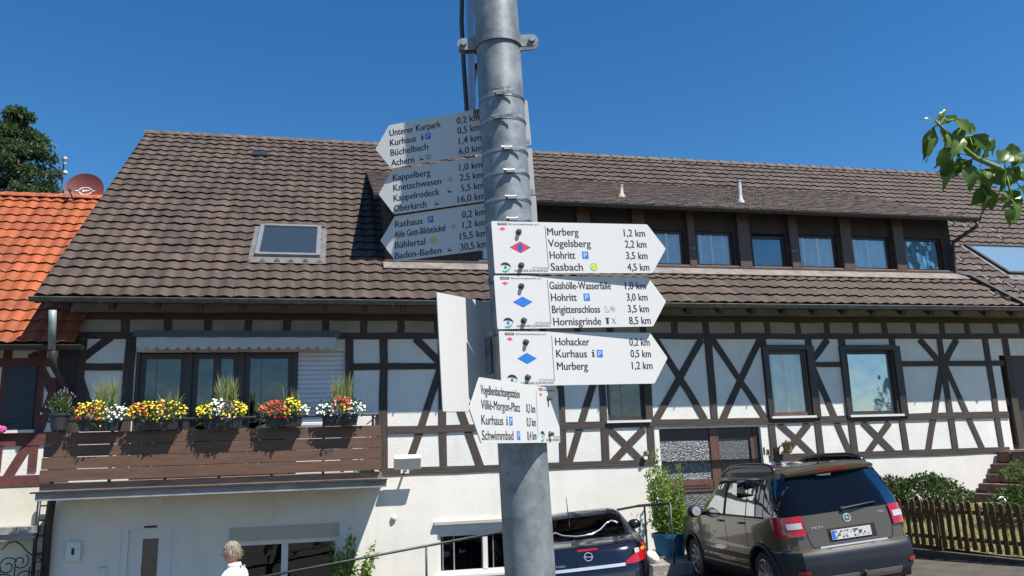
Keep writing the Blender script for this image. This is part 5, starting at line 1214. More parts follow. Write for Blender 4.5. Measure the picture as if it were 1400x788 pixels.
def logo_zone(mb, x0, wdt, centre):
    """emblem panel of width wdt starting at x0"""
    def X(u): return x0 + wdt * u
    rect(mb, X(.11), X(.28), SH_ / 2 - .0118, SH_ / 2 - .0045, M_ink); rect(mb, X(.125), X(.265), SH_ / 2 - .0090, SH_ / 2 - .0072, M_sign, 1)
    put_text(mb, 'Schwarzwaldverein e.V.', X(.31), X(.90), SH_ / 2 - .0108, .0060, tp, M_ink, 0.0)
    diamond(mb, X(.195), SH_ / 2 - .0235, .0105, .0058, M_pink)
    cx_, cz_ = X(.50), .000
    if centre == 'blue': diamond(mb, cx_, cz_, .0315, .0165, M_darkblue); diamond(mb, cx_, cz_, .0300, .0155, M_blue, 1)
    elif centre == 'grape':
        diamond(mb, cx_, cz_, .0335, .0180, M_darkblue); diamond(mb, cx_, cz_, .0318, .0168, M_red, 1)
        for (a, b) in [(-.006, .006), (0, .0065), (.006, .006), (-.0035, .0015), (.0035, .0015), (-.006, -.002), (.006, -.002), (0, -.003), (-.003, -.0065), (.003, -.0065), (0, -.0105)]: disc(mb, cx_ + a, cz_ + b, .0036, .0036, M_darkblue, 2, 10); disc(mb, cx_ + a, cz_ + b, .0022, .0022, M_blue, 3, 8)
        lineq(mb, (cx_, cz_ + .008), (cx_ + .006, cz_ + .0155), .002, M_darkblue, 2)
    # eye shaped emblem
    ex, ez = X(.205), -SH_ / 2 + .0165; K = 14
    def arc(f0, f1, mat, lift, ia, ib):
        for i in range(K):
            a, b = ia + (ib - ia) * i / K, ia + (ib - ia) * (i + 1) / K
            mb.poly([P2(ex + a, ez + f0(a), lift), P2(ex + b, ez + f0(b), lift), P2(ex + b, ez + f1(b), lift), P2(ex + a, ez + f1(a), lift)], mat)
    wv = .0165
    arc(lambda a: .0045 - .5 * a * 0.25 + .004 * (1 - (a / wv) ** 2), lambda a: .0045 + .0125 * (1 - (a / wv) ** 2) ** .6 - .08 * a, M_ink, 0, -wv, wv)
    arc(lambda a: -.0005 - .0135 * (1 - (a / wv) ** 2) + .25 * a, lambda a: -.0005 - .0080 * (1 - (a / wv) ** 2) + .30 * a + .0006, M_green, 0, -wv * .75, wv)
    disc(mb, ex - .001, ez + .0015, .0047, .0047, M_blue, 1, 12)
    put_text(mb, 'NATURPARK SCHWARZWALD', X(.36), X(.985), -SH_ / 2 + .0042, .0072, tp, M_ink, 0.0)
    put_text(mb, 'MITTE/NORD', X(.70), X(.985), -SH_ / 2 + .0130, .0062, tp, M_greyink, -0.005)
VR = [.5 - f for f in (.185, .412, .645, .878)]
def rowz(i): return VR[i] * SH_
def make_sign(label, o, ud, point, rows, centre, group=None, cat='hiking sign', length=None):
    fm = sign_frame(o, ud); kx = (length or SL_) / SL_
    for q in range(3): fm[q][0] *= kx
    t = thing('arrow_sign', label, cat, group=group, mat=fm)
    H2 = SH_ / 2
    out = [(0, -H2), (SL_ - ST_, -H2), (SL_, 0), (SL_ - ST_, H2), (0, H2)] if point == 'R' else [(-SL_ + ST_, -H2), (0, -H2), (0, H2), (-SL_ + ST_, H2), (-SL_, 0)]
    out = rounded(out, 0.004, 2)
    mb = MB(); mb.prism([(x, 0, z) for x, z in out], (0, 0.003, 0)); pl = mb.build('plate', M_sign, t, local=True)
    br = MB(); 
    bx = SL_ * .145 if point == 'R' else -SL_ * .145
    for z in (.048, -.048): br.box(bx - 0.05, bx + 0.05, 0.0032, 0.012, z - .009, z + .009)
    br.build('mounting_rail', M_steel, t, local=True)
    lt = MB(); ic = MB()
    for i, row in enumerate(rows):
        z = rowz(i) - CAP * 0.5
        for it in row:
            if len(it) == 2: icon(ic, it[0], it[1], rowz(i))
            else: put_text(lt, it[0], it[1], it[2], z, CAP, tp, None, 'strike')
    x0, wd = (0, SL_ * .295) if point == 'R' else (-SL_ * .295, SL_ * .295)
    xs_ = wd if point == 'R' else -wd
    lineq(lt, (xs_, H2 - .012), (xs_, -H2 + .012), .0016, None)
    lt.build('lettering', M_ink, t, local=True)
    logo_zone(ic, x0, wd, centre); ic.build('emblems', None, t, local=True)
    for zz in (.048, -.056):
        mb = MB(); bxx = bx + 0.000; mb.lathe((bxx, 0.0, zz), (0, -1, 0), [(.0095, 0.0004), (.0095, .002), (.0062, .0022), (.0062, .012), (.0045, .0135)], 12); mb.build('bolt', M_bolt, t, local=True, smooth=40)
    return t
GR = 'white arrow signs on the pole'
make_sign('white arrow sign pointing right to Murberg, Vogelsberg, Hohritt and Sasbach, with red diamond', (0.460, -11.762, 2.212), (0.994, 0.097, 0.042), 'R',
          [[('Murberg', .177, .282), ('1,2 km', .438, .514)], [('Vogelsberg', .177, .320), ('2,2 km', .438, .514)], [('Hohritt', .179, .264), ('P', .298), ('3,5 km', .438, .514)], [('Sasbach', .179, .286), ('H', .323), ('4,5 km', .438, .516)]], 'grape', GR)
make_sign('white arrow sign pointing right to Hornisgrinde 8,5 km, with blue diamond', (0.463, -11.763, 2.044), (0.988, 0.145, 0.043), 'R',
          [[('Gaishölle-Wasserfälle', .177, .388), ('1,0 km', .438, .514)], [('Hohritt', .179, .266), ('P', .300), ('3,0 km', .440, .516)], [('Brigittenschloss', .179, .342), ('ruin', .366), ('sun', .386), ('3,5 km', .440, .516)], [('Hornisgrinde', .180, .342), ('tower', .364), ('food', .386), ('8,5 km', .440, .518)]], 'blue', GR)
make_sign('white arrow sign pointing right to Hohacker 0,2 km, with blue diamond', (0.471, -11.765, 1.877), (0.980, 0.197, 0.022), 'R',
          [[('Hohacker', .182, .301), ('0,2 km', .444, .520)], [('Kurhaus', .183, .289), ('i', .311), ('P', .334), ('0,5 km', .445, .521)], [('Murberg', .183, .289), ('1,2 km', .446, .523)]], 'blue', GR)
e = -SL_
make_sign('white arrow sign pointing left to Unterer Kurpark and Achern, top of the left stack', (0.627, -11.608, 2.690), (0.899, -0.435, 0.051), 'L',
          [[('Unterer Kurpark', e + .058, e + .258), ('0,2 km', e + .318, e + .404)], [('Kurhaus', e + .058, e + .160), ('i', e + .184), ('P', e + .206), ('0,5 km', e + .318, e + .404)], [('Büchelbach', e + .058, e + .204), ('1,4 km', e + .320, e + .404)], [('Achern', e + .058, e + .148), ('car', e + .175), ('S', e + .203), ('6,0 km', e + .318, e + .404)]], 'blue', GR, length=0.551)
make_sign('white arrow sign pointing left to Kappelberg and Oberkirch, middle of the left stack', (0.634, -11.609, 2.518), (0.89, -0.455, 0.03), 'L',
          [[('Kappelberg', e + .058, e + .204), ('1,0 km', e + .314, e + .400)], [('Knetschwasen', e + .058, e + .244), ('sun', e + .278), ('2,5 km', e + .314, e + .400)], [('Kappelrodeck', e + .058, e + .236), ('car', e + .272), ('5,5 km', e + .316, e + .402)], [('Oberkirch', e + .058, e + .184), ('car', e + .222), ('16,0 km', e + .302, e + .404)]], 'blue', GR, length=0.551)
make_sign('white arrow sign pointing left to Rathaus and Baden-Baden, bottom of the left stack', (0.640, -11.611, 2.352), (0.876, -0.482, 0.024), 'L',
          [[('Rathaus', e + .058, e + .166), ('P', e + .196), ('0,2 km', e + .314, e + .400)], [('Alde Gott-Bildstöckel', e + .055, e + .250), ('sun', e + .280), ('1,2 km', e + .314, e + .400)], [('Bühlertal', e + .055, e + .173), ('H', e + .204), ('15,5 km', e + .302, e + .402)], [('Baden-Baden', e + .055, e + .232), ('car', e + .262), ('30,5 km', e + .302, e + .402)]], 'blue', GR, length=0.558)
make_sign('white arrow sign pointing left to Vogelbeobachtungsstation, lowest and steeply turned on the pole', (0.672, -11.655, 1.715), (0.607, 0.795, 0.005), 'L',
          [[('Vogelbeobachtungsstation', e + .06, e + .295)], [('Villié-Morgon-Platz', e + .06, e + .295), ('0,3 km', e + .335, e + .400)], [('Kurhaus', e + .06, e + .185), ('i', e + .208), ('P', e + .232), ('0,3 km', e + .335, e + .400)], [('Schwimmbad', e + .06, e + .245), ('P', e + .278), ('0,4 km', e + .335, e + .400)]], None, GR)
# blank board, seen from behind
a = rad(57); ub = RT * math.cos(a) + HD * math.sin(a); nb = RT * math.sin(a) - HD * math.cos(a)
o = Vector((0.54, -11.662, 1.907)) - nb * 0.098
ubt = (ub + Vector((0, 0, 0.03))).normalized()
t = thing('sign_board', 'blank white back of a board on the left of the pole beside the right-pointing signs', 'sign board', mat=sign_frame(o, ubt))
pts = rounded([(-.245, -.171), (.22, -.171), (.22, .171), (-.245, .171)], 0.004, 2)
mb = MB(); mb.prism([(x + (z * -0.03), 0, z) for x, z in pts], (0, 0.003, 0)); mb.build('plate', M_sign, t, local=True)
mb = MB(); mb.box(-.020, .012, -.020, -.0004, -.055, .055); mb.build('bracket', M_galv, t, local=True, bevel=0.002)
mb = MB(); mb.lathe((-0.004, -.020, 0.0), (0, -1, 0), [(.009, 0), (.009, .004), (.005, .006)], 8); mb.build('bolt', M_bolt, t, local=True)
# second plate high behind the pole, seen nearly edge on, and the cable
p0 = at(650, 142, 2.60); 
t = thing('edge_on_plate', 'narrow grey sign plate seen almost edge on behind the top of the pole', 'sign board', mat=sign_frame(Vector((p0.x, p0.y, p0.z + 0.36)), (ray(648, 60)).normalized().cross(Vector((0, 0, 1))) * -0.07 + Vector((ray(648, 60).x, ray(648, 60).y, 0)).normalized()))
pts = rounded([(-.02, -.36), (.40, -.36), (.40, .36), (-.02, .36)], 0.03, 4)
mb = MB(); mb.prism([(x, 0, z) for x, z in pts], (0, 0.003, 0)); mb.build('plate', pm('blue_grey_plate', (0.30, 0.34, 0.40), 0.4, metal=0.5, var=0.1), t, local=True)
mb = MB()
for z in (-.2, .2): mb.box(0.05, 0.33, -.012, -.0004, z - .012, z + .012)
mb.build('stiffener', M_galv, t, local=True)
t = thing('cable', 'dark cable running down behind the pole from above to the left signs', 'cable', at(638, 150, 2.55))
mb = MB(); mb.tube([at(646, -120, 2.95), at(632, -20, 2.90), at(631, 30, 2.88), at(634, 90, 2.86), at(638, 150, 2.84), at(650, 215, 2.78), at(690, 290, 2.60)], 0.0085, 10); mb.build('conduit', pm('dark_grey_cable', (0.06, 0.065, 0.07), 0.5), t, smooth='all')

# ================================================================== LEAFY BRANCH AT TOP RIGHT
def tree_leaf(mb, b, tip, wd, nrm, curl=0.18, seed=0):
    """heart-shaped leaf with midrib fold and droop"""
    b = Vector(b); tip = Vector(tip); d = tip - b; L = d.length; d.normalize(); s = d.cross(nrm).normalized(); n = s.cross(d).normalized(); K = 7; prof = [0.0, 0.62, 0.98, 1.0, 0.82, 0.52, 0.22, 0.0]; vs = []
    for i in range(K + 1):
        u = i / K; c = b + d * L * (u - (0.05 if i == 0 else 0)) + n * (-curl * L * (u - .5) ** 2 * 2.2 + curl * L * .3); w_ = wd * 0.5 * prof[i]; wob = 0.05 * L * math.sin(i * 2.4 + seed)
        vs += [c - s * w_ + n * (w_ * .35 + wob), c - s * w_ * .5 + n * w_ * .22, c, c + s * w_ * .5 + n * w_ * .22, c + s * w_ + n * (w_ * .35 - wob)]
    mb.add(vs, [(5 * i + q, 5 * i + q + 1, 5 * i + 6 + q, 5 * i + 5 + q) for i in range(K) for q in range(4)])
BD_ = 3.0
trunk0 = at(2250, 300, 3.0); trunk0.z = ground(trunk0.x, trunk0.y) - 0.05
t = thing('leafy_tree', 'young tree reaching in with a branch of large heart shaped leaves at top right', 'tree', trunk0)
rng = random.Random(77)
br = MB(); tt_ = at(2250, -150, 3.0); br.tube([trunk0, trunk0.lerp(tt_, .5) + Vector((.03, 0, 0)), tt_, tt_ + Vector((0.05, .1, .5))], [0.05, 0.04, 0.03, 0.012], 10)
br.build('trunk', M_bark, t, smooth='all')
br = MB(); path = [trunk0.lerp(tt_, 0.72), at(2000, 330, 3.1), at(1750, 312, 3.15), at(1500, 270, 3.10), at(1420, 252, 3.02), at(1375, 234, 3.0), at(1335, 217, 2.99), at(1305, 192, 2.98), at(1285, 172, 2.97), at(1279, 165, 2.97)]
br.tube(path, [0.022, 0.020, 0.018, 0.014, 0.011, 0.010, 0.0085, 0.007, 0.005, 0.003], 8)
lv = MB()
LV = [((1281, 168), (1259, 162), 9, 0), ((1281, 167), (1297, 147), 8, .3), ((1276, 175), (1262, 221), 21, .2), ((1274, 178), (1267, 222), 12, -.3), ((1287, 180), (1292, 202), 22, .4), ((1297, 182), (1303, 208), 24, -.2),
      ((1284, 164), (1302, 166), 13, .1), ((1292, 160), (1318, 176), 18, .4), ((1306, 163), (1330, 186), 20, -.1), ((1320, 172), (1334, 183), 16, .3), ((1291, 203), (1278, 231), 26, .2), ((1295, 212), (1290, 262), 22, -.3), ((1286, 217), (1282, 238), 18, .5),
      ((1320, 188), (1340, 216), 26, .1), ((1330, 186), (1356, 208), 24, .4), ((1345, 187), (1358, 212), 20, -.3), ((1326, 188), (1322, 214), 22, .3), ((1328, 220), (1302, 238), 26, .1), ((1322, 224), (1327, 263), 27, -.2), ((1308, 226), (1304, 244), 22, .5),
      ((1350, 232), (1340, 262), 30, .2), ((1356, 233), (1372, 256), 28, -.2), ((1346, 258), (1326, 282), 26, .1), ((1344, 254), (1340, 300), 36, .3), ((1347, 254), (1346, 282), 14, -.4), ((1352, 258), (1356, 290), 22, .2),
      ((1366, 222), (1380, 206), 26, .3), ((1372, 212), (1400, 208), 28, 0), ((1385, 226), (1402, 212), 28, .3), ((1392, 228), (1378, 258), 24, .4), ((1388, 232), (1402, 250), 26, -.2), ((1374, 262), (1386, 274), 14, 0), ((1364, 272), (1384, 270), 12, .2), ((1386, 282), (1380, 311), 20, .1), ((1380, 262), (1398, 285), 20, .4), ((1395, 256), (1410, 275), 24, .3), ((1404, 230), (1420, 212), 28, .1), ((1410, 246), (1425, 280), 28, .2)]
for i in range(12):
    u = rng.uniform(0.12, 1.0); xx = 1285 + u * 115; yy = 172 + (xx - 1285) * 0.70 + rng.uniform(-16, 44); LV.append(((xx, yy - 12), (xx + rng.uniform(-22, 14), yy + rng.uniform(8, 26)), rng.uniform(13, 24), rng.uniform(-.5, .5)))
for i, ((bx_, by_), (tx_, ty_), wpx, z_) in enumerate(LV):
    dd = BD_ + rng.uniform(-.06, .06); b = at(bx_, by_, dd); tip = at(tx_, ty_, dd + z_ * 0.10); nrm = (-FF + rdir(rng) * 0.55 + Vector((0, 0, .35))).normalized()
    tree_leaf(lv, b, tip, wpx / FPX * BD_ * 0.92, nrm, rng.uniform(.1, .3), i)
    q = min(path, key=lambda p: (p - b).length); br.tube([q, q.lerp(b, .5) + Vector((0, 0, .006)), b], 0.0021, 5)
def twig(a, b, n):
    m_ = a.lerp(b, 0.5) + Vector((0, 0, 0.06)); br.tube([a, m_, b], [0.010, 0.006, 0.002], 6)
    for q in range(n):
        u = rng.uniform(0.25, 1.0); p = a.lerp(m_, u * 2) if u < 0.5 else m_.lerp(b, u * 2 - 1); d = (rdir(rng) + Vector((0, 0, -0.5))).normalized(); e_ = p + rdir(rng) * 0.03
        br.tube([p, e_], 0.0018, 4); tree_leaf(lv, e_, e_ + d * rng.uniform(.06, .10), rng.uniform(.045, .07), rdir(rng), .2, q)
top_ = tt_ + Vector((0.05, .1, .5))
for q in range(16):
    a = trunk0.lerp(tt_, rng.uniform(0.6, 1.0)) if q % 3 else tt_.lerp(top_, rng.random()); d = rdir(rng, .4); d = Vector((abs(d.x) * 1.0 + .1, d.y, d.z)).normalized(); twig(a, a + d * rng.uniform(.45, .9), 16)
twig(path[1], path[1] + Vector((.1, .3, .25)), 12); twig(path[2], path[2] + Vector((0.1, -.1, .35)), 12)
br.build('branch', pm('green_twig', (0.16, 0.21, 0.05), 0.6, var=0.2), t, smooth='all'); lv.build('leaves', ML_branch, t, smooth='all')

# ================================================================== CARS
def spow(v, p): return math.copysign(abs(v) ** p, v)
class CarBody:
    def __init__(s, slices, n): s.sl = slices; s.n = n
    def prm(s, z):
        sl = s.sl
        if z <= sl[0][0]: return sl[0][1:4]
        for a, b in zip(sl, sl[1:]):
            if z <= b[0]:
                u = (z - a[0]) / (b[0] - a[0]); return tuple(a[i] + (b[i] - a[i]) * u for i in (1, 2, 3))
        return sl[-1][1:4]
    def ring(s, k, v, z, off=0.0):
        """point on the body at level z; k='r' rear at y=v, 'l'/'R' left or right side at x=v, 'f' front"""
        xr, xf, w = s.prm(z); c = (xr + xf) / 2; a = (xf - xr) / 2; n = s.n
        if k in 'rf':
            q = max(0, 1 - min(1, abs(v) / w) ** n) ** (1 / n); x = c - a * q if k == 'r' else c + a * q; y = v
        else:
            q = max(0, 1 - min(1, abs(v - c) / a) ** n) ** (1 / n); x = v; y = w * q * (1 if k == 'l' else -1)
        if off:
            gx = spow((x - c) / a, n - 1) / a; gy = spow(y / w, n - 1) / w; g = Vector((gx, gy, 0)); g.normalize(); return Vector((x, y, z)) + g * off
        return Vector((x, y, z))
    def loop(s, z, ny=12, nx_=64):
        xr, xf, w = s.prm(z); c = (xr + xf) / 2; a = (xf - xr) / 2; out = []
        ey, ex = 0.93, 0.90
        cor = lambda: None
        for i in range(ny): out.append(s.ring('r', w * (-ey + 2 * ey * i / ny), z))
        out.append(s.ring('r', w * ey, z))
        # rear-left corner
        for t in (0.25, 0.5, 0.75): 
            yv = w * (ey + (0.985 - ey) * t); out.append(s.ring('r', yv, z))
        for i in range(nx_ + 1): out.append(s.ring('l', c - a * ex + 2 * a * ex * i / nx_, z))
        for t in (0.25, 0.5, 0.75):
            yv = w * (0.985 + (ey - 0.985) * t); out.append(s.ring('f', yv, z))
        for i in range(ny + 1): out.append(s.ring('f', w * (ey - 2 * ey * i / ny), z))
        for t in (0.25, 0.5, 0.75): out.append(s.ring('f', -w * (ey + (0.985 - ey) * t), z))
        for i in range(nx_ + 1): out.append(s.ring('R', c + a * ex - 2 * a * ex * i / nx_, z))
        for t in (0.25, 0.5, 0.75): out.append(s.ring('r', -w * (0.985 + (ey - 0.985) * t), z))
        return out
    def shell(s, zs, wheels, rad_, zsplit):
        """returns lists of faces for upper (painted) and lower body"""
        L = [s.loop(z) for z in zs]; n = len(L[0]); V = [p for l in L for p in l]; up = []; low = []
        for j in range(len(zs) - 1):
            for i in range(n):
                f = (j * n + i, j * n + (i + 1) % n, (j + 1) * n + (i + 1) % n, (j + 1) * n + i); m_ = sum((V[q] for q in f), Vector()) / 4
                if abs(m_.y) > 0.5 and any((m_.x - wx) ** 2 + (m_.z - wz) ** 2 < rad_ ** 2 for wx, wz in wheels): continue
                (up if zsplit(m_) else low).append(f)
        top = tuple((len(zs) - 1) * n + i for i in range(n)); up.append(top)
        return V, up, low
def frame_from(X, Y, Z, yaw, pitch, roll, s=1.0):
    f = Vector((math.cos(yaw) * math.cos(pitch), math.sin(yaw) * math.cos(pitch), math.sin(pitch))); l = Vector((-math.sin(yaw), math.cos(yaw), 0)) * math.cos(roll) + Vector((0, 0, math.sin(roll))); l -= f * l.dot(f); l.normalize(); u = f.cross(l)
    m_ = Matrix.Identity(4)
    for i in range(3): m_[i][0] = f[i] * s; m_[i][1] = l[i] * s; m_[i][2] = u[i] * s
    m_[0][3], m_[1][3], m_[2][3] = X, Y, Z; return m_
def sub(zs, step=0.035):
    out = [zs[0]]
    for a, b in zip(zs, zs[1:]):
        k = max(1, int(math.ceil((b - a) / step))); out += [a + (b - a) * (i + 1) / k for i in range(k)]
    return out
def meshpart(V, F, name, mat, par, smooth=35):
    used = sorted({i for f in F for i in f}); mp = {a: i for i, a in enumerate(used)}; mb = MB(); mb.add([V[i] for i in used], [tuple(mp[i] for i in f) for f in F]); return mb.build(name, mat, par, smooth=smooth, local=True)
def strip(B, mb, samples, zlo, zhi, nz, off, mat=None):
    """patch on the body skin following ring samples"""
    n = len(samples); vs = []
    for i, (k, v) in enumerate(samples):
        u = i / (n - 1); a = zlo(u) if callable(zlo) else zlo; b = zhi(u) if callable(zhi) else zhi
        for j in range(nz + 1): vs.append(B.ring(k, v, a + (b - a) * j / nz, off))
    mb.add(vs, [(i * (nz + 1) + j, (i + 1) * (nz + 1) + j, (i + 1) * (nz + 1) + j + 1, i * (nz + 1) + j + 1) for i in range(n - 1) for j in range(nz)], mat)
def lerp_l(k, a, b, n): return [(k, a + (b - a) * i / n) for i in range(n + 1)]
def wheel(par, x, y, z, r, wd, sgn, nsp, rim_m):
    mb = MB(); ax = Vector((0, sgn, 0)); mb.lathe((x, y - sgn * wd / 2, z), ax, [(r * .66, 0.0), (r * .93, 0.0), (r, wd * .18), (r, wd * .82), (r * .93, wd), (r * .70, wd * 1.0), (r * .66, wd * .94)], 40, closed=True)
    ty = mb.build('wheel', pm('black_rubber', (0.018, 0.018, 0.019), 0.8, var=0.15), par, smooth=35, local=True)
    mb = MB(); f = wd * .5
    mb.lathe((x, y, z), ax, [(r * .70, f * .95), (r * .66, f * 1.0), (r * .62, f * .85), (r * .60, -f * .2), (r * .70, -f * .2)], 40, closed=True)
    mb.lathe((x, y, z), ax, [(r * .16, f * .55), (r * .15, f * .78), (r * .10, f * .82)], 20)
    for k in range(nsp):
        a = 2 * math.pi * k / nsp + .2; d = Vector((math.cos(a), 0, math.sin(a))); t_ = Vector((-math.sin(a), 0, math.cos(a))); c0 = Vector((x, y, z))
        p0 = c0 + d * r * .12 + ax * f * .66; p1 = c0 + d * r * .64 + ax * f * .86; w0, w1 = r * .065, r * .085
        mb.add([p0 - t_ * w0, p0 + t_ * w0, p1 + t_ * w1, p1 - t_ * w1] + [q - ax * .035 for q in (p0 - t_ * w0, p0 + t_ * w0, p1 + t_ * w1, p1 - t_ * w1)], [(0, 1, 2, 3), (4, 5, 6, 7), (0, 4, 5, 1), (1, 5, 6, 2), (2, 6, 7, 3), (3, 7, 4, 0)])
    mb.build('rim', rim_m, ty, smooth=35, local=True)
    mb = MB(); mb.lathe((x, y, z), ax, [(r * .58, -f * .1), (r * .3, -f * .12), (r * .05, -f * .1)], 24); mb.build('brake_disc', pm('brake_steel', (0.10, 0.10, 0.10), 0.5, metal=0.6), ty, local=True)
    return ty
M_tintglass = glass_mat('tinted_car_glass', (0.004, 0.006, 0.010), 0.0, see=False, gcol=(0.24, 0.25, 0.27))
M_sideglass = glass_mat('car_side_glass', (0.012, 0.016, 0.017), 0.07, see=False, gcol=(0.62, 0.66, 0.64))
M_plastic = pm('blue_black_plastic', (0.014, 0.017, 0.024), 0.5, var=0.08, scale=30)
M_lampred = pm('red_lamp_glass', (0.38, 0.008, 0.010), 0.12, var=0.12, scale=30, coat=1.0)
M_lampclear = pm('clear_lamp_glass', (0.42, 0.41, 0.40), 0.12, var=0.1, scale=40, coat=1.0)
M_lampamber = pm('amber_lamp_glass', (0.75, 0.36, 0.03), 0.12, coat=1.0)
M_alloy = pm('alloy_rim', (0.42, 0.42, 0.42), 0.32, metal=0.85, var=0.05)
M_chrome = pm('chrome', (0.66, 0.67, 0.68), 0.22, metal=0.6, var=0)
M_brown = pm('olive_brown_car_paint', (0.100, 0.074, 0.042), 0.32, metal=0.25, var=0.03, scale=40, coat=1.0)
M_navy = pm('blue_black_car_paint', (0.010, 0.012, 0.020), 0.22, metal=0.3, var=0.02, scale=40, coat=1.0)
M_seam = pm('panel_gap', (0.008, 0.008, 0.008), 0.8, var=0)

# ---------------- brown compact SUV
SUV = frame_from(6.253, -5.192, -0.262, 1.476, -0.028, -0.085)
car = thing('parked_suv', 'olive brown boxy SUV with black roof rails parked facing the house entrance', 'car', mat=SUV)
sl = [(.20, .22, 4.02, .76), (.26, .10, 4.14, .82), (.34, .02, 4.20, .872), (.50, .0, 4.22, .888), (.62, .005, 4.21, .890), (.665, .03, 4.20, .888), (.69, .072, 4.19, .884), (.75, .085, 4.17, .884), (.90, .105, 4.11, .882), (.98, .125, 3.98, .876), (1.04, .14, 3.62, .868), (1.08, .15, 3.22, .860), (1.12, .16, 3.02, .850),
      (1.25, .205, 2.80, .815), (1.40, .265, 2.58, .762), (1.50, .31, 2.44, .722), (1.555, .335, 2.36, .697), (1.60, .34, 2.26, .665), (1.635, .38, 2.16, .610), (1.655, .50, 2.0, .52), (1.665, .75, 1.75, .36)]
B = CarBody(sl, 8)
WH = [(.80, .33), (3.38, .33)]
zs = sub([a[0] for a in sl])
V, up, low = B.shell(zs, WH, .395, lambda m_: m_.z > .675 or (m_.z > .40 and .9 < m_.x < 3.9 and abs(m_.y) > .6))
body = meshpart(V, up, 'body', M_brown, car)
meshpart(V, low, 'bumper', M_plastic, car)
# wheel arches, liners
for (wx, wz) in WH:
    for sy in (1, -1):
        mb = MB(); pts = [Vector((wx + .405 * math.cos(a), 0, wz + .405 * math.sin(a))) for a in [-.32 + (math.pi + .64) * i / 26 for i in range(27)]]
        for p in pts: p.y = B.ring('l', max(.3, min(3.98, p.x)), max(.22, p.z)).y * sy + sy * .004
        mb.tube(pts, .026, 8); 
        mb.build('wheel_arch', M_plastic, car, smooth='all', local=True)
        mb = MB(); vs = []
        for i in range(21):
            a = -.4 + (math.pi + .8) * i / 20; x = wx + .40 * math.cos(a); z = wz + .40 * math.sin(a); vs += [(x, sy * .50, z), (x, sy * .875, z)]
        mb.add(vs, [(2 * i, 2 * i + 2, 2 * i + 3, 2 * i + 1) for i in range(20)]); mb.box(wx - .38, wx + .38, min(sy * .49, sy * .5), max(sy * .49, sy * .5), .1, .70); mb.build('wheel_liner', M_seam, car, local=True)
        wheel(car, wx, sy * .775, wz, .325, .205, sy, 10, M_alloy)
# glass
mb = MB(); strip(B, mb, lerp_l('R', .60, .30, 4) + [('r', -.80), ('r', -.77)] + lerp_l('r', -.72, .72, 16) + [('r', .77), ('r', .80)] + lerp_l('l', .30, .60, 4), lambda u: 1.085, lambda u: 1.535, 12, .007); mb.build('rear_window', M_tintglass, car, smooth='all', local=True)
def sidewin(k, pts, name, mat, off=.007, n=8):
    """pts: four corners (x,z): bottom-rear, bottom-front, top-front, top-rear"""
    mb = MB(); (a, b, c_, d) = pts; vs = []
    for i in range(n + 1):
        u = i / n
        for j in range(n + 1):
            v = j / n; x = (a[0] * (1 - u) + b[0] * u) * (1 - v) + (d[0] * (1 - u) + c_[0] * u) * v; z = (a[1] * (1 - u) + b[1] * u) * (1 - v) + (d[1] * (1 - u) + c_[1] * u) * v; vs.append(B.ring(k, x, z, off))
    mb.add(vs, [(i * (n + 1) + j, (i + 1) * (n + 1) + j, (i + 1) * (n + 1) + j + 1, i * (n + 1) + j + 1) for i in range(n) for j in range(n)]); return mb.build(name, mat, car, smooth='all', local=True)
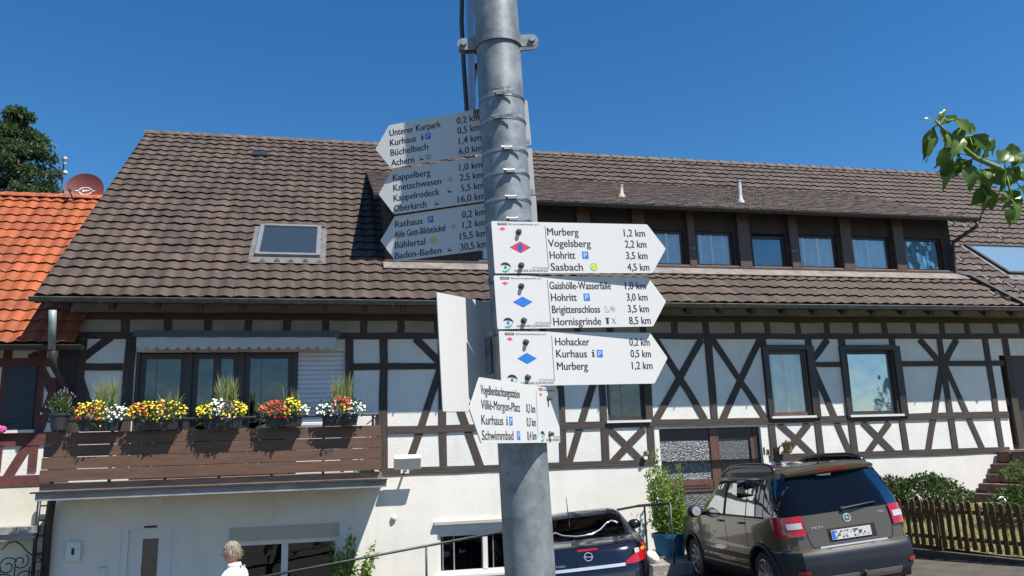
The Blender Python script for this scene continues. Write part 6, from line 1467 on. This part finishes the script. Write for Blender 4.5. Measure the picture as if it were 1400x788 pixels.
for k in 'lR':
    sidewin(k, [(.62, 1.085), (.82, 1.085), (.84, 1.50), (.64, 1.53)], 'quarter_window', M_tintglass)
    sidewin(k, [(.86, 1.085), (1.12, 1.085), (1.12, 1.49), (.88, 1.50)], 'quarter_window', M_sideglass)
    sidewin(k, [(1.15, 1.085), (1.84, 1.085), (1.82, 1.495), (1.15, 1.49)], 'side_window', M_sideglass)
    sidewin(k, [(1.93, 1.085), (2.86, 1.085), (2.36, 1.46), (1.91, 1.495)], 'side_window', M_sideglass)
    fr = sidewin(k, [(.60, 1.06), (2.96, 1.06), (2.34, 1.525), (.60, 1.535)], 'window_surround', M_seam, .0035, 22)
    # door seams
    mb = MB()
    for x, z0, z1 in ((1.17, .55, 1.07), (1.88, .42, 1.07), (2.90, .45, 1.05)):
        vs = []
        for i in range(9): z = z0 + (z1 - z0) * i / 8; vs += [B.ring(k, x, z, .002), B.ring(k, x + .009, z, .002)]
        mb.add(vs, [(2 * i, 2 * i + 1, 2 * i + 3, 2 * i + 2) for i in range(8)])
    vs = []
    for i in range(19): x = 1.17 + 1.73 * i / 18; z = .44 if x > 1.3 else .55 - (x - 1.17) * .8; vs += [B.ring(k, x, z, .002), B.ring(k, x, z + .009, .002)]
    mb.add(vs, [(2 * i, 2 * i + 1, 2 * i + 3, 2 * i + 2) for i in range(18)]); mb.build('door_seam', M_seam, car, local=True)
    sy = 1 if k == 'l' else -1
    for x in (1.30, 2.05):
        p = B.ring(k, x, .985, .02); mb = MB(); mb.tube([p + Vector((-.09, -sy * .02, 0)), p + Vector((-.06, sy * .008, 0)), p + Vector((.06, sy * .008, 0)), p + Vector((.09, -sy * .02, 0))], .014, 8); mb.build('door_handle', M_brown, car, smooth='all', local=True)
    # rub strip and sill
    mb = MB(); strip(B, mb, lerp_l(k, 1.22, 2.95, 20), .515, .575, 2, .012); strip(B, mb, lerp_l(k, 1.22, 2.98, 20), .22, .405, 3, .010); mb.build('side_cladding', M_plastic, car, smooth=35, local=True)
    mb = MB(); strip(B, mb, lerp_l(k, 1.24, 2.94, 20), .40, .425, 1, .016); mb.build('sill_strip', M_alloy, car, local=True)
    # mirror
    mb = MB(); mb.ball((2.72, sy * 1.00, 1.11), (.085, .125, .095), None, 14, 10); mb.tube([(2.76, sy * .86, 1.06), (2.73, sy * .95, 1.07)], .03, 8); mi = mb.build('door_mirror', M_plastic, car, smooth='all', local=True)
    mb = MB(); mb.lathe((2.640, sy * 1.00, 1.11), (-1, 0, 0), [(.07, 0), (.07, .004)], 16); mb.build('mirror_glass', M_chrome, mi, local=True)
    # roof rail
    pr = [(.52, 1.60), (.60, 1.668), (.80, 1.70), (1.5, 1.715), (2.0, 1.70), (2.22, 1.645), (2.32, 1.575)]
    mb = MB(); 
    for (xa, za), (xb, zb) in zip(pr, pr[1:]): pass
    pts = [Vector((x, sy * (.605 if 0 < i < 6 else .63), z)) for i, (x, z) in enumerate(pr)]
    mb.tube(pts, [.022, .034, .036, .036, .036, .034, .022], 8); 
    for i in range(len(pts) - 1): 
        a, b = pts[i], pts[i + 1]; mb.add([a + Vector((0, .012 * sy, -.02)), b + Vector((0, .012 * sy, -.02)), b + Vector((0, .02 * sy, -.10)), a + Vector((0, .02 * sy, -.10))], [(0, 1, 2, 3)])
    mb.build('roof_rail', pm('gloss_black_rail', (0.02, 0.02, 0.024), 0.22, var=0.05), car, smooth='all', local=True)
    # tail light wrapping the corner
    sm = [('r', sy * v) for v in (.575, .62, .66, .70, .74, .78, .81, .84)] + [(k, v) for v in (.25, .29, .33, .37)]
    mb = MB(); strip(B, mb, sm, lambda u: .845 + .02 * abs(u - .4), lambda u: 1.085 - .015 * u, 8, .020); tl = mb.build('tail_light', M_lampred, car, smooth='all', local=True)
    mb = MB(); strip(B, mb, [('r', sy * v) for v in (.60, .64, .68, .72, .75)], .935, 1.005, 3, .026); mb.build('reverse_lens', M_lampclear, tl, smooth='all', local=True)
    mb = MB(); strip(B, mb, sm, lambda u: .855 + .02 * abs(u - .4), lambda u: 1.075 - .015 * u, 8, .003); 
    # rear reflector in bumper
    mb = MB(); strip(B, mb, [('r', sy * v) for v in (.64, .68, .72, .76)], .415, .455, 2, .008); mb.build('reflector', M_lampred, car, local=True)
# roof in black glass look + spoiler
mb = MB(); strip(B, mb, lerp_l('r', -.60, .60, 14), 1.585, 1.615, 2, .05); 
sp_ = MB(); vs = []
for i in range(15):
    y = -.60 + 1.20 * i / 14; e = (y / .60) ** 2; vs += [(.66, y * .96, 1.652 - .03 * e), (.34 + .05 * e, y, 1.628 - .025 * e), (.235 + .07 * e, y, 1.60 - .02 * e), (.245 + .07 * e, y, 1.56 - .01 * e), (.36, y, 1.545)]
sp_.add(vs, [(5 * i + q, 5 * i + 5 + q, 5 * i + 6 + q, 5 * i + 1 + q) for i in range(14) for q in range(4)]); sp_.build('spoiler', M_brown, car, smooth=50, local=True)
mb = MB(); vs = []
for i in range(11): y = -.20 + .40 * i / 10; e = (y / .63) ** 2; vs += [(.229 + .07 * e, y, 1.596 - .02 * e), (.236 + .07 * e, y, 1.568 - .01 * e)]
mb.add(vs, [(2 * i, 2 * i + 1, 2 * i + 3, 2 * i + 2) for i in range(10)]); mb.build('brake_light', M_lampred, car, local=True)
mb = MB(); vs = []
for i in range(13):
    x = .62 + 1.55 * i / 12
    for y in (-.56, -.4, 0, .4, .56): 
        zc_ = 1.672 - .012 * (y / .56) ** 2 - (.05 * ((x - 1.9) / .27) ** 2 if x > 1.9 else 0) - (.012 * ((.8 - x) / .2) if x < .8 else 0); vs.append((x, y, zc_))
mb.add(vs, [(5 * i + q, 5 * i + 5 + q, 5 * i + 6 + q, 5 * i + 1 + q) for i in range(12) for q in range(4)]); mb.build('roof_panel', M_navy, car, smooth='all', local=True)
mb = MB(); mb.tube([(.56, 0.0, 1.655), (.46, 0.0, 1.80)], [.012, .005], 8); mb.build('aerial', M_black, car, smooth='all', local=True)
# tailgate seam, plate recess, plate, badge, wiper, chrome lip
mb = MB(); 
def ry(y, z, off): return B.ring('r', y, z, off)
def seam(pts, wd=.010, off=.003):
    vs = []
    for i, (y, z) in enumerate(pts):
        y2, z2 = pts[min(i + 1, len(pts) - 1)]; y1, z1 = pts[max(i - 1, 0)]; d = Vector((y2 - y1, z2 - z1)).normalized(); n_ = Vector((-d.y, d.x)) * wd / 2; vs += [ry(y + n_.x, z + n_.y, off), ry(y - n_.x, z - n_.y, off)]
    mb.add(vs, [(2 * i, 2 * i + 1, 2 * i + 3, 2 * i + 2) for i in range(len(pts) - 1)])
seam([(.57, 1.08), (.565, .95), (.555, .83), (.53, .72), (.50, .70), (0, .697), (-.50, .70), (-.53, .72), (-.555, .83), (-.565, .95), (-.57, 1.08)])
mb.build('tailgate_seam', M_seam, car, local=True)
mb = MB(); strip(B, mb, lerp_l('r', -.44, .44, 12), .688, .705, 1, .012); mb.build('chrome_lip', M_chrome, car, smooth='all', local=True)
mb = MB(); strip(B, mb, lerp_l('r', -.33, .30, 10), .742, .895, 3, .003); mb.build('plate_recess', M_seam, car, local=True)
py0, py1, pz0, pz1 = -.255, .265, .762, .875; xp = .072
mb = MB(); tlt = .0; mb.add([(xp - .0, y, z) for y in (py0, py1) for z in (pz0, pz1)] + [(xp + .012, y, z) for y in (py0, py1) for z in (pz0, pz1)], [(0, 1, 3, 2), (4, 6, 7, 5), (0, 4, 5, 1), (2, 3, 7, 6), (0, 2, 6, 4), (1, 5, 7, 3)]); pl = mb.build('number_plate', M_sign, car, local=True)
mb = MB(); rg = random.Random(3); cw = .0205; nr = 4; ncx = 21
greys = [pm('plate_grey_%d' % i, (g, g, g * .98), 0.5, var=0) for i, g in enumerate((.03, .12, .30, .50))]
mb.poly([(xp - .001, py1 - .003, pz0 + .003), (xp - .001, py1 - .048, pz0 + .003), (xp - .001, py1 - .048, pz1 - .003), (xp - .001, py1 - .003, pz1 - .003)], M_blue)
for i in range(ncx):
    for j in range(nr):
        if rg.random() < .52:
            y = py1 - .054 - i * cw * 1.06; z = pz0 + .012 + j * .0225; mb.poly([(xp - .001, y, z), (xp - .001, y - cw, z), (xp - .001, y - cw, z + .0215), (xp - .001, y, z + .0215)], rg.choice(greys))
mb.build('plate_marks', None, pl, local=True)
mb = MB(); c0 = Vector((ry(0, .99, .004).x, 0, .992)); mb.lathe(c0, (-1, 0, .06), [(.052, 0), (.052, .008), (.044, .011), (.043, .007), (.0, .008)], 32); bd = mb.build('badge', M_chrome, car, smooth=40, local=True)
mb = MB(); xx = c0.x - .0095
mb.add([(xx, .036 * math.cos(2 * math.pi * i / 24), c0.z + .036 * math.sin(2 * math.pi * i / 24)) for i in range(24)], [tuple(range(24))], pm('badge_green', (0.03, 0.13, 0.08), 0.3))
mb.add([(xx - .0015, y, c0.z + z) for y, z in [(.026, .004), (.012, .018), (-.004, .022), (-.010, .014), (-.002, .012), (-.012, .004), (-.028, .004), (-.028, -.005), (-.008, -.005), (-.008, -.014), (.004, -.014), (.004, -.005), (.012, -.014), (.012, -.004)]], [tuple(range(14))], M_chrome)
mb.build('emblem', None, bd, local=True)
for (txt, ya, yb, z, nm) in (('YETI', .50, .345, .915, 'rear_lettering'), ('TDI', -.42, -.50, 1.00, 'rear_lettering')):
    mb = MB(); put_text(mb, txt, 0, abs(ya - yb), 0, .022, lambda x, zz, ya=ya, z=z: ry(ya - x, z + zz, .004)); mb.build(nm, M_chrome, car, local=True)
mb = MB(); q0 = ry(.02, 1.105, .03); q1 = ry(-.42, 1.135, .028); mb.tube([q0, q0.lerp(q1, .3) + Vector((-.015, 0, 0.004)), q1], [.016, .012, .006], 8); mb.lathe(ry(.03, 1.10, .0), (-1, 0, 0), [(.028, 0), (.028, .035), (.015, .042)], 14); mb.build('rear_wiper', M_black, car, smooth=40, local=True)
# silver under-guard with tow eye
mb = MB()
for a, b in ((-.52, -.03), (.03, .62)):
    strip(B, mb, lerp_l('r', a, b, 8), .285, .375, 3, .014)
ug = mb.build('under_guard', M_alloy, car, smooth=35, local=True)
mb = MB()
for a, b in ((-.46, -.28), (-.23, -.07), (.07, .28), (.33, .56)): strip(B, mb, lerp_l('r', a, b, 4), .325, .338, 1, .018)
mb.build('guard_slot', M_lampclear, ug, local=True)
mb = MB(); mb.tube([(.0, 0, .30), (-.06, 0, .36), (-.05, 0, .40)], .016, 8); mb.build('tow_hook', M_black, car, smooth='all', local=True)

# ---------------- small blue-black convertible
OPC = frame_from(3.05, -4.60, -0.395, 1.30, 0.009, -0.085, 0.92)
car = thing('parked_coupe', 'small blue black coupe with red tail light parked behind the pole', 'car', mat=OPC)
sl = [(.18, .25, 3.75, .72), (.26, .10, 3.86, .78), (.36, .02, 3.90, .825), (.52, .0, 3.92, .842), (.64, .01, 3.90, .845), (.70, .03, 3.86, .842), (.78, .05, 3.74, .835), (.86, .075, 3.5, .822), (.91, .10, 3.2, .805), (.945, .14, 2.95, .785), (.97, .21, 2.82, .76), (.985, .36, 2.75, .735), (.995, .62, 2.70, .72),
      (1.03, .78, 2.62, .70), (1.11, .98, 2.45, .66), (1.19, 1.20, 2.25, .61), (1.255, 1.38, 2.08, .56), (1.285, 1.50, 1.98, .51), (1.302, 1.62, 1.90, .42), (1.308, 1.70, 1.85, .3)]
B = CarBody(sl, 5)
WH = [(.72, .30), (3.18, .30)]
V, up, low = B.shell(sub([a[0] for a in sl], .03), WH, .345, lambda m_: m_.z > .24)
meshpart(V, up, 'body', M_navy, car, 42); meshpart(V, low, 'underbody', M_black, car)
for (wx, wz) in WH:
    for sy in (1, -1):
        mb = MB(); pts = [Vector((wx + .348 * math.cos(a), 0, wz + .348 * math.sin(a))) for a in [-.3 + (math.pi + .6) * i / 24 for i in range(25)]]
        for p in pts: p.y = B.ring('l', max(.3, min(3.7, p.x)), max(.2, p.z)).y * sy - sy * .008
        mb.tube(pts, .016, 8); mb.build('wheel_arch', M_navy, car, smooth='all', local=True)
        mb = MB(); vs = []
        for i in range(21): a = -.4 + (math.pi + .8) * i / 20; x = wx + .345 * math.cos(a); z = wz + .345 * math.sin(a); vs += [(x, sy * .45, z), (x, sy * .80, z)]
        mb.add(vs, [(2 * i, 2 * i + 2, 2 * i + 3, 2 * i + 1) for i in range(20)]); mb.box(wx - .33, wx + .33, min(sy * .44, sy * .45), max(sy * .44, sy * .45), .1, .6); mb.build('wheel_liner', M_seam, car, local=True)
        wheel(car, wx, sy * .73, wz, .295, .19, sy, 7, M_alloy)
mb = MB(); strip(B, mb, [('r', v) for v in [-.56 + 1.12 * i / 14 for i in range(15)]], lambda u: 1.012, lambda u: 1.25, 8, .006); mb.build('rear_window', M_tintglass, car, smooth='all', local=True)
# reflection line and roll hoop seen in the glass, modelled as a tube
mb = MB(); pts = []
for i, (y, z) in enumerate([(.50, 1.06), (.40, 1.11), (.30, 1.07), (.12, 1.045), (0, 1.045), (-.12, 1.055), (-.24, 1.09), (-.34, 1.15), (-.42, 1.17), (-.50, 1.14)]): pts.append(B.ring('r', y, z, .010))
mb.tube(pts, .010, 6); mb.build('hoop_reflection', M_chrome, car, smooth='all', local=True)
mb = MB(); strip(B, mb, lerp_l('f', -.58, .58, 12), 1.02, 1.25, 6, .006); mb.build('windscreen', M_sideglass, car, smooth='all', local=True)
for k, sy in (('l', 1), ('R', -1)):
    mb = MB(); vs = []; n_ = 8
    for i in range(n_ + 1):
        u = i / n_
        for j in range(n_ + 1): v = j / n_; x = (1.25 + 1.05 * u) * (1 - v) + (1.55 + .42 * u) * v; z = 1.01 + .24 * v; vs.append(B.ring(k, x, z, .006))
    mb.add(vs, [(i * (n_ + 1) + j, (i + 1) * (n_ + 1) + j, (i + 1) * (n_ + 1) + j + 1, i * (n_ + 1) + j + 1) for i in range(n_) for j in range(n_)]); mb.build('side_window', M_sideglass, car, smooth='all', local=True)
    mb = MB(); mb.ball((2.25, sy * .83, .975), (.08, .11, .075), None, 14, 10); mb.tube([(2.28, sy * .76, .95), (2.26, sy * .86, .96)], .025, 8); mb.build('door_mirror', M_navy, car, smooth='all', local=True)
    # almond tail light: inner low corner rising to the outside
    sm = [('r', sy * v) for v in (.47, .52, .57, .62, .66, .70, .73, .755, .775)] + [(k, v) for v in (.30, .36, .42)]
    mb = MB(); strip(B, mb, sm, lambda u: .715 + .04 * u ** 2, lambda u: .755 + .20 * min(1, u * 1.5) - .10 * max(0, u - .75) * 2, 8, .012); tl = mb.build('tail_light', M_lampred, car, smooth='all', local=True)
    mb = MB(); strip(B, mb, [('r', sy * v) for v in (.60, .63, .66)], .83, .885, 3, .016); mb.build('reverse_lens', M_lampclear, tl, local=True)
    mb = MB(); strip(B, mb, [('r', sy * v) for v in (.69, .72, .75)], .845, .880, 3, .016); mb.build('indicator_lens', M_lampamber, tl, local=True)
    mb = MB(); strip(B, mb, [('r', sy * v) for v in (.665, .675, .685)], .83, .885, 3, .016); 
mb = MB(); strip(B, mb, lerp_l('r', -.13, .13, 8), .925, .945, 2, .010); mb.build('brake_light', M_lampred, car, smooth='all', local=True)
mb = MB(); strip(B, mb, lerp_l('r', -.46, .46, 14), .700, .738, 2, .014); mb.build('chrome_bar', pm('satin_bar', (0.62, 0.63, 0.64), 0.35, metal=0.3, var=0), car, smooth='all', local=True)
q = B.ring('r', 0, .855, .004); mb = MB()
def ring3(c, r0, r1, th): mb.lathe(c, (-1, 0, .25), [(r0, 0), (r1, 0), (r1, th), (r0, th)], 32, closed=True)
ring3(q, .046, .056, .010); bz = [(.075, -.004), (.02, .016), (.012, .004), (-.075, .004), (-.02, -.016), (-.012, -.004)]
mb.add([(q.x - .011, y, q.z + z) for y, z in bz] + [(q.x, y, q.z + z) for y, z in bz], [(0, 1, 2), (0, 2, 5), (2, 3, 5), (3, 4, 5)]); mb.build('badge', M_chrome, car, smooth=30, local=True)
mb = MB(); put_text(mb, 'TIGRA', 0, .13, 0, .02, lambda x, zz: B.ring('r', .44 - x, .765 + zz, .005)); mb.build('rear_lettering', M_chrome, car, local=True)
mb = MB(); mb.tube([(1.62, .18, 1.295), (1.50, .18, 1.55)], [.008, .004], 6); mb.build('aerial', M_black, car, smooth='all', local=True)
mb = MB()
vs = []
for i, (y, z) in enumerate([(.62, .95), (.60, .90), (.50, .80), (.46, .76), (0, .75), (-.46, .76), (-.50, .80), (-.60, .90), (-.62, .95)]): vs += [B.ring('r', y, z, .003), B.ring('r', y * .985, z + .008, .003)]
mb.add(vs, [(2 * i, 2 * i + 1, 2 * i + 3, 2 * i + 2) for i in range(8)]); mb.build('boot_seam', M_seam, car, local=True)

# ================================================================== PERSON
def skin_mesh(verts, edges, radii, root, sub_=2):
    me = bpy.data.meshes.new('s'); me.from_pydata(verts, edges, []); ob = bpy.data.objects.new('s', me); COL.objects.link(ob)
    bpy.context.view_layer.update(); md = ob.modifiers.new('k', 'SKIN'); md.use_smooth_shade = True
    for i, r in enumerate(radii): me.skin_vertices[0].data[i].radius = r if isinstance(r, tuple) else (r, r)
    me.skin_vertices[0].data[root].use_root = True
    m2 = ob.modifiers.new('s', 'SUBSURF'); m2.levels = sub_; m2.render_levels = sub_
    dg = bpy.context.evaluated_depsgraph_get(); dg.update(); out = bpy.data.meshes.new_from_object(ob.evaluated_get(dg)); bpy.data.objects.remove(ob, do_unlink=True); bpy.data.meshes.remove(me); return out
hp = at(322, 742, 8.9); gz = ground(hp.x, hp.y); HT = hp.z - gz; sc = HT / 1.74
face = Vector((-0.97, 0.24, 0)).normalized(); side = Vector((-face.y, face.x, 0))          # facing left, slightly away
m_ = Matrix.Identity(4)
for i in range(3): m_[i][0] = face[i] * sc; m_[i][1] = side[i] * sc; m_[i][2] = (0, 0, sc)[i]
m_[0][3], m_[1][3], m_[2][3] = hp.x - face.x * 0.0, hp.y, gz
per = thing('person', 'person with short grey blond hair in a white striped shirt walking left past a window', 'person', mat=m_)
V = []; E_ = []; Rr = []
def sk(p, r, par=None):
    V.append(Vector(p)); Rr.append(r); i = len(V) - 1
    if par is not None: E_.append((par, i))
    return i
pel = sk((0, 0, .95), (.13, .17)); wa = sk((.0, 0, 1.12), (.11, .15), pel); ch = sk((.01, 0, 1.30), (.115, .175), wa); sh_ = sk((-.005, 0, 1.42), (.075, .13), ch); nk = sk((.0, 0, 1.50), .056, sh_); n2 = sk((.022, 0, 1.555), .056, nk)
hands = []
for sy, sw in ((1, .28), (-1, -.22)):
    hip = sk((0, sy * .095, .88), (.09, .088), pel); kn = sk((sw * .55 + .03, sy * .10, .50), (.062, .06), hip); cf = sk((sw * .75 - .03, sy * .10, .34), (.056, .052), kn); an = sk((sw * 1.0 - (.10 if sw < 0 else 0), sy * .10, .085 + (.05 if sw < 0 else 0)), .04, cf); to = sk((sw * 1.0 + .15 - (.08 if sw < 0 else 0), sy * .11, .035 + (.01 if sw < 0 else 0)), (.045, .035), an)
    so = sk((-.005, sy * .185, 1.40), (.058, .058), sh_); el = sk((-sw * .35 - .02, sy * .235, 1.12), (.042, .042), so); wr = sk((-sw * .75 + .10, sy * .235, .90), (.028, .027), el); pa = sk((-sw * .82 + .13, sy * .23, .84), (.020, .042), wr); hands.append((wr, pa, sy))
    base = V[pa]
    for q in range(4):
        f0_ = base + Vector(((q - 1.5) * .019, 0, -.035)); a = sk(f0_, .0095, pa); b = sk(f0_ + Vector((.006, -sy * .008, -.038 - .006 * (1.5 - abs(q - 1.5)))), .0088, a); sk(f0_ + Vector((.010, -sy * .024, -.066 - .010 * (1.5 - abs(q - 1.5)))), .0075, b)
    th = sk(base + Vector((.034, -sy * .010, .0)), .011, pa); sk(base + Vector((.052, -sy * .022, -.040)), .0092, th)
bm_me = skin_mesh(V, E_, Rr, pel, 2)
bm = bmesh.new(); bm.from_mesh(bm_me)
# head as one sculpted form, joined into the body mesh
hb = bmesh.new(); bmesh.ops.create_icosphere(hb, subdivisions=4, radius=1.0)
HC = Vector((.035, 0, 1.632))
def g3(v, c, s): return math.exp(-((v[0] - c[0]) ** 2 / s[0] ** 2 + (v[1] - c[1]) ** 2 / s[1] ** 2 + (v[2] - c[2]) ** 2 / s[2] ** 2))
for v in hb.verts:
    p = v.co.copy(); x, y, z = p
    q = Vector((x * .098, y * .075, z * .115))
    if z < 0: q.y *= 1 - .22 * (-z) ** 1.5; q.x *= 1 - .10 * (-z)
    q.x += .026 * g3(p, (1, 0, -.12), (.3, .13, .20)) + .010 * g3(p, (.9, 0, -.88), (.35, .3, .2)) + .008 * g3(p, (1, 0, -.48), (.3, .26, .07)) + .006 * g3(p, (1, 0, .22), (.3, .6, .10)) - .010 * (g3(p, (.9, .38, .06), (.3, .16, .10)) + g3(p, (.9, -.38, .06), (.3, .16, .10)))
    v.co = HC + q
off = len(bm.verts); vm = [bm.verts.new(v.co) for v in hb.verts]; bm.verts.ensure_lookup_table()
for f in hb.faces: 
    nf = bm.faces.new([vm[v.index] for v in f.verts]); nf.smooth = True
for sy in (1, -1):
    eb = bmesh.new(); bmesh.ops.create_icosphere(eb, subdivisions=2, radius=1.0); ev = [bm.verts.new(HC + Vector((-.004 + v.co.x * .019 - .008 * v.co.z, sy * (.074 + v.co.y * .010 + .006 * max(0, -v.co.x)), -.004 + v.co.z * .032))) for v in eb.verts]
    for f in eb.faces: bm.faces.new([ev[v.index] for v in f.verts]).smooth = True
    eb.free()
hb.free(); me = bpy.data.meshes.new('body'); bm.to_mesh(me); bm.free(); me.materials.append(pm('skin', (0.50, 0.27, 0.19), 0.55, var=0.06, scale=20)); o = bpy.data.objects.new('body', me); COL.objects.link(o); o.parent = per
# eyes
for sy in (1, -1):
    mb = MB(); mb.ball(HC + Vector((.0845, sy * .030, .006)), .011, None, 10, 8); mb.build('eye', pm('eye_white', (0.7, 0.68, 0.65), 0.2, var=0), per, smooth='all', local=True)
# hair: cap with lumpy strands
hb = bmesh.new(); bmesh.ops.create_icosphere(hb, subdivisions=5, radius=1.0); dele = []
for v in hb.verts:
    x, y, z = v.co
    keep = z > (.42 if x > .35 else (-.02 if x > -.05 else -.52)) - .0 * abs(y)
    if abs(y) > .75 and -.35 < x < .30 and z < .10: keep = False
    if not keep: dele.append(v)
    nn = noise.noise(Vector((x * 4, y * 9, z * 5))) * .006 + noise.noise(Vector((x * 14, y * 22, z * 12))) * .0035
    r = 1.055 + .06 * max(0, z) + .04 * max(0, x) * max(0, z)
    v.co = HC + Vector((x * .098 * r, y * .075 * r * 1.02, z * .115 * r)) + v.co * nn
bmesh.ops.delete(hb, geom=dele, context='VERTS')
for f in hb.faces: f.smooth = True
me = bpy.data.meshes.new('hair'); hb.to_mesh(me); hb.free(); me.materials.append(pm('grey_blond_hair', (0.36, 0.31, 0.22), 0.7, col2=(0.20, 0.17, 0.12), scale=70, bump=0.6, bscale=160, stretch=(1, 1, .35))); o = bpy.data.objects.new('hair', me); COL.objects.link(o); o.parent = per
st = MB()
for i in range(420):
    a = rng.uniform(0, 6.283); zz = rng.uniform(-.45, 1); q_ = math.sqrt(max(0, 1 - zz * zz)); x, y = math.cos(a) * q_, math.sin(a) * q_
    if not (zz > (.45 if x > .35 else (.05 if x > -.05 else -.48))) or (abs(y) > .75 and -.35 < x < .3 and zz < .12): continue
    n_ = Vector((x, y, zz)); p = HC + Vector((x * .098, y * .075, zz * .115)) * 1.07; d = (Vector((-.5, 0, -.5)) + rdir(rng) * .5 + n_ * .5).normalized() * rng.uniform(.02, .04); s = d.cross(n_).normalized() * .0028; st.add([p - s, p + s, p + d + n_ * .006], [(0, 1, 2)])
st.build('hair_strands', MATS['grey_blond_hair'], o, local=True)
# shirt: skin shell over torso and upper arms
V = []; E_ = []; Rr = []
b0 = sk((0, 0, .86), (.155, .185)); b1_ = sk((.0, 0, 1.12), (.135, .172), b0); b2_ = sk((.008, 0, 1.30), (.135, .190), b1_); b3_ = sk((-.008, 0, 1.425), (.088, .145), b2_); b4_ = sk((-.002, 0, 1.495), (.068, .068), b3_); 
for sy, sw in ((1, .28), (-1, -.22)):
    s0_ = sk((-.005, sy * .185, 1.405), (.074, .074), b3_); sk((-sw * .30 - .02, sy * .232, 1.16), (.070, .070), s0_)
me = skin_mesh(V, E_, Rr, b0, 2)
def stripe_mat():
    ma = bpy.data.materials.new('striped_shirt_cloth'); ma.use_nodes = True; n = ma.node_tree; b = n.nodes['Principled BSDF']; b.inputs['Roughness'].default_value = .85
    tc = n.nodes.new('ShaderNodeTexCoord'); wv = n.nodes.new('ShaderNodeTexWave'); wv.bands_direction = 'Z'; wv.inputs['Scale'].default_value = 4.5; wv.inputs['Distortion'].default_value = .4; n.links.new(tc.outputs['Object'], wv.inputs['Vector'])
    rp_ = n.nodes.new('ShaderNodeValToRGB'); rp_.color_ramp.elements[0].position = .02; rp_.color_ramp.elements[1].position = .07; rp_.color_ramp.elements[0].color = (.35, .38, .42, 1); rp_.color_ramp.elements[1].color = (.80, .82, .84, 1); n.links.new(wv.outputs['Fac'], rp_.inputs[0]); n.links.new(rp_.outputs[0], b.inputs['Base Color']); return ma
me.materials.append(stripe_mat()); me.name = 'shirt'; o = bpy.data.objects.new('shirt', me); COL.objects.link(o); o.parent = per
mb = MB(); mb.lathe((-.002, 0, 1.475), (.12, 0, 1), [(.078, 0), (.073, .035), (.066, .05), (.064, .04)], 24); mb.build('collar', me.materials[0], o, smooth='all', local=True)
V = []; E_ = []; Rr = []
b0 = sk((0, 0, .98), (.145, .18)); b1_ = sk((0, 0, .88), (.14, .175), b0)
for sy, sw in ((1, .28), (-1, -.22)):
    hip = sk((0, sy * .10, .80), (.105, .10), b1_); kn = sk((sw * .55 + .03, sy * .10, .50), (.080, .078), hip); sk((sw * 1.0 - (.10 if sw < 0 else 0), sy * .10, .13 + (.05 if sw < 0 else 0)), .068, kn)
me = skin_mesh(V, E_, Rr, b0, 2); me.materials.append(pm('dark_trousers', (0.03, 0.035, 0.05), 0.85, var=0.1)); me.name = 'trousers'; o = bpy.data.objects.new('trousers', me); COL.objects.link(o); o.parent = per
for sy, sw in ((1, .28), (-1, -.22)):
    x = sw - (.08 if sw < 0 else 0); mb = MB(); mb.ball((x + .07, sy * .11, .045 + (.015 if sw < 0 else 0)), (.145, .05, .05), None, 14, 10); mb.build('shoe', M_black, per, smooth='all', local=True)
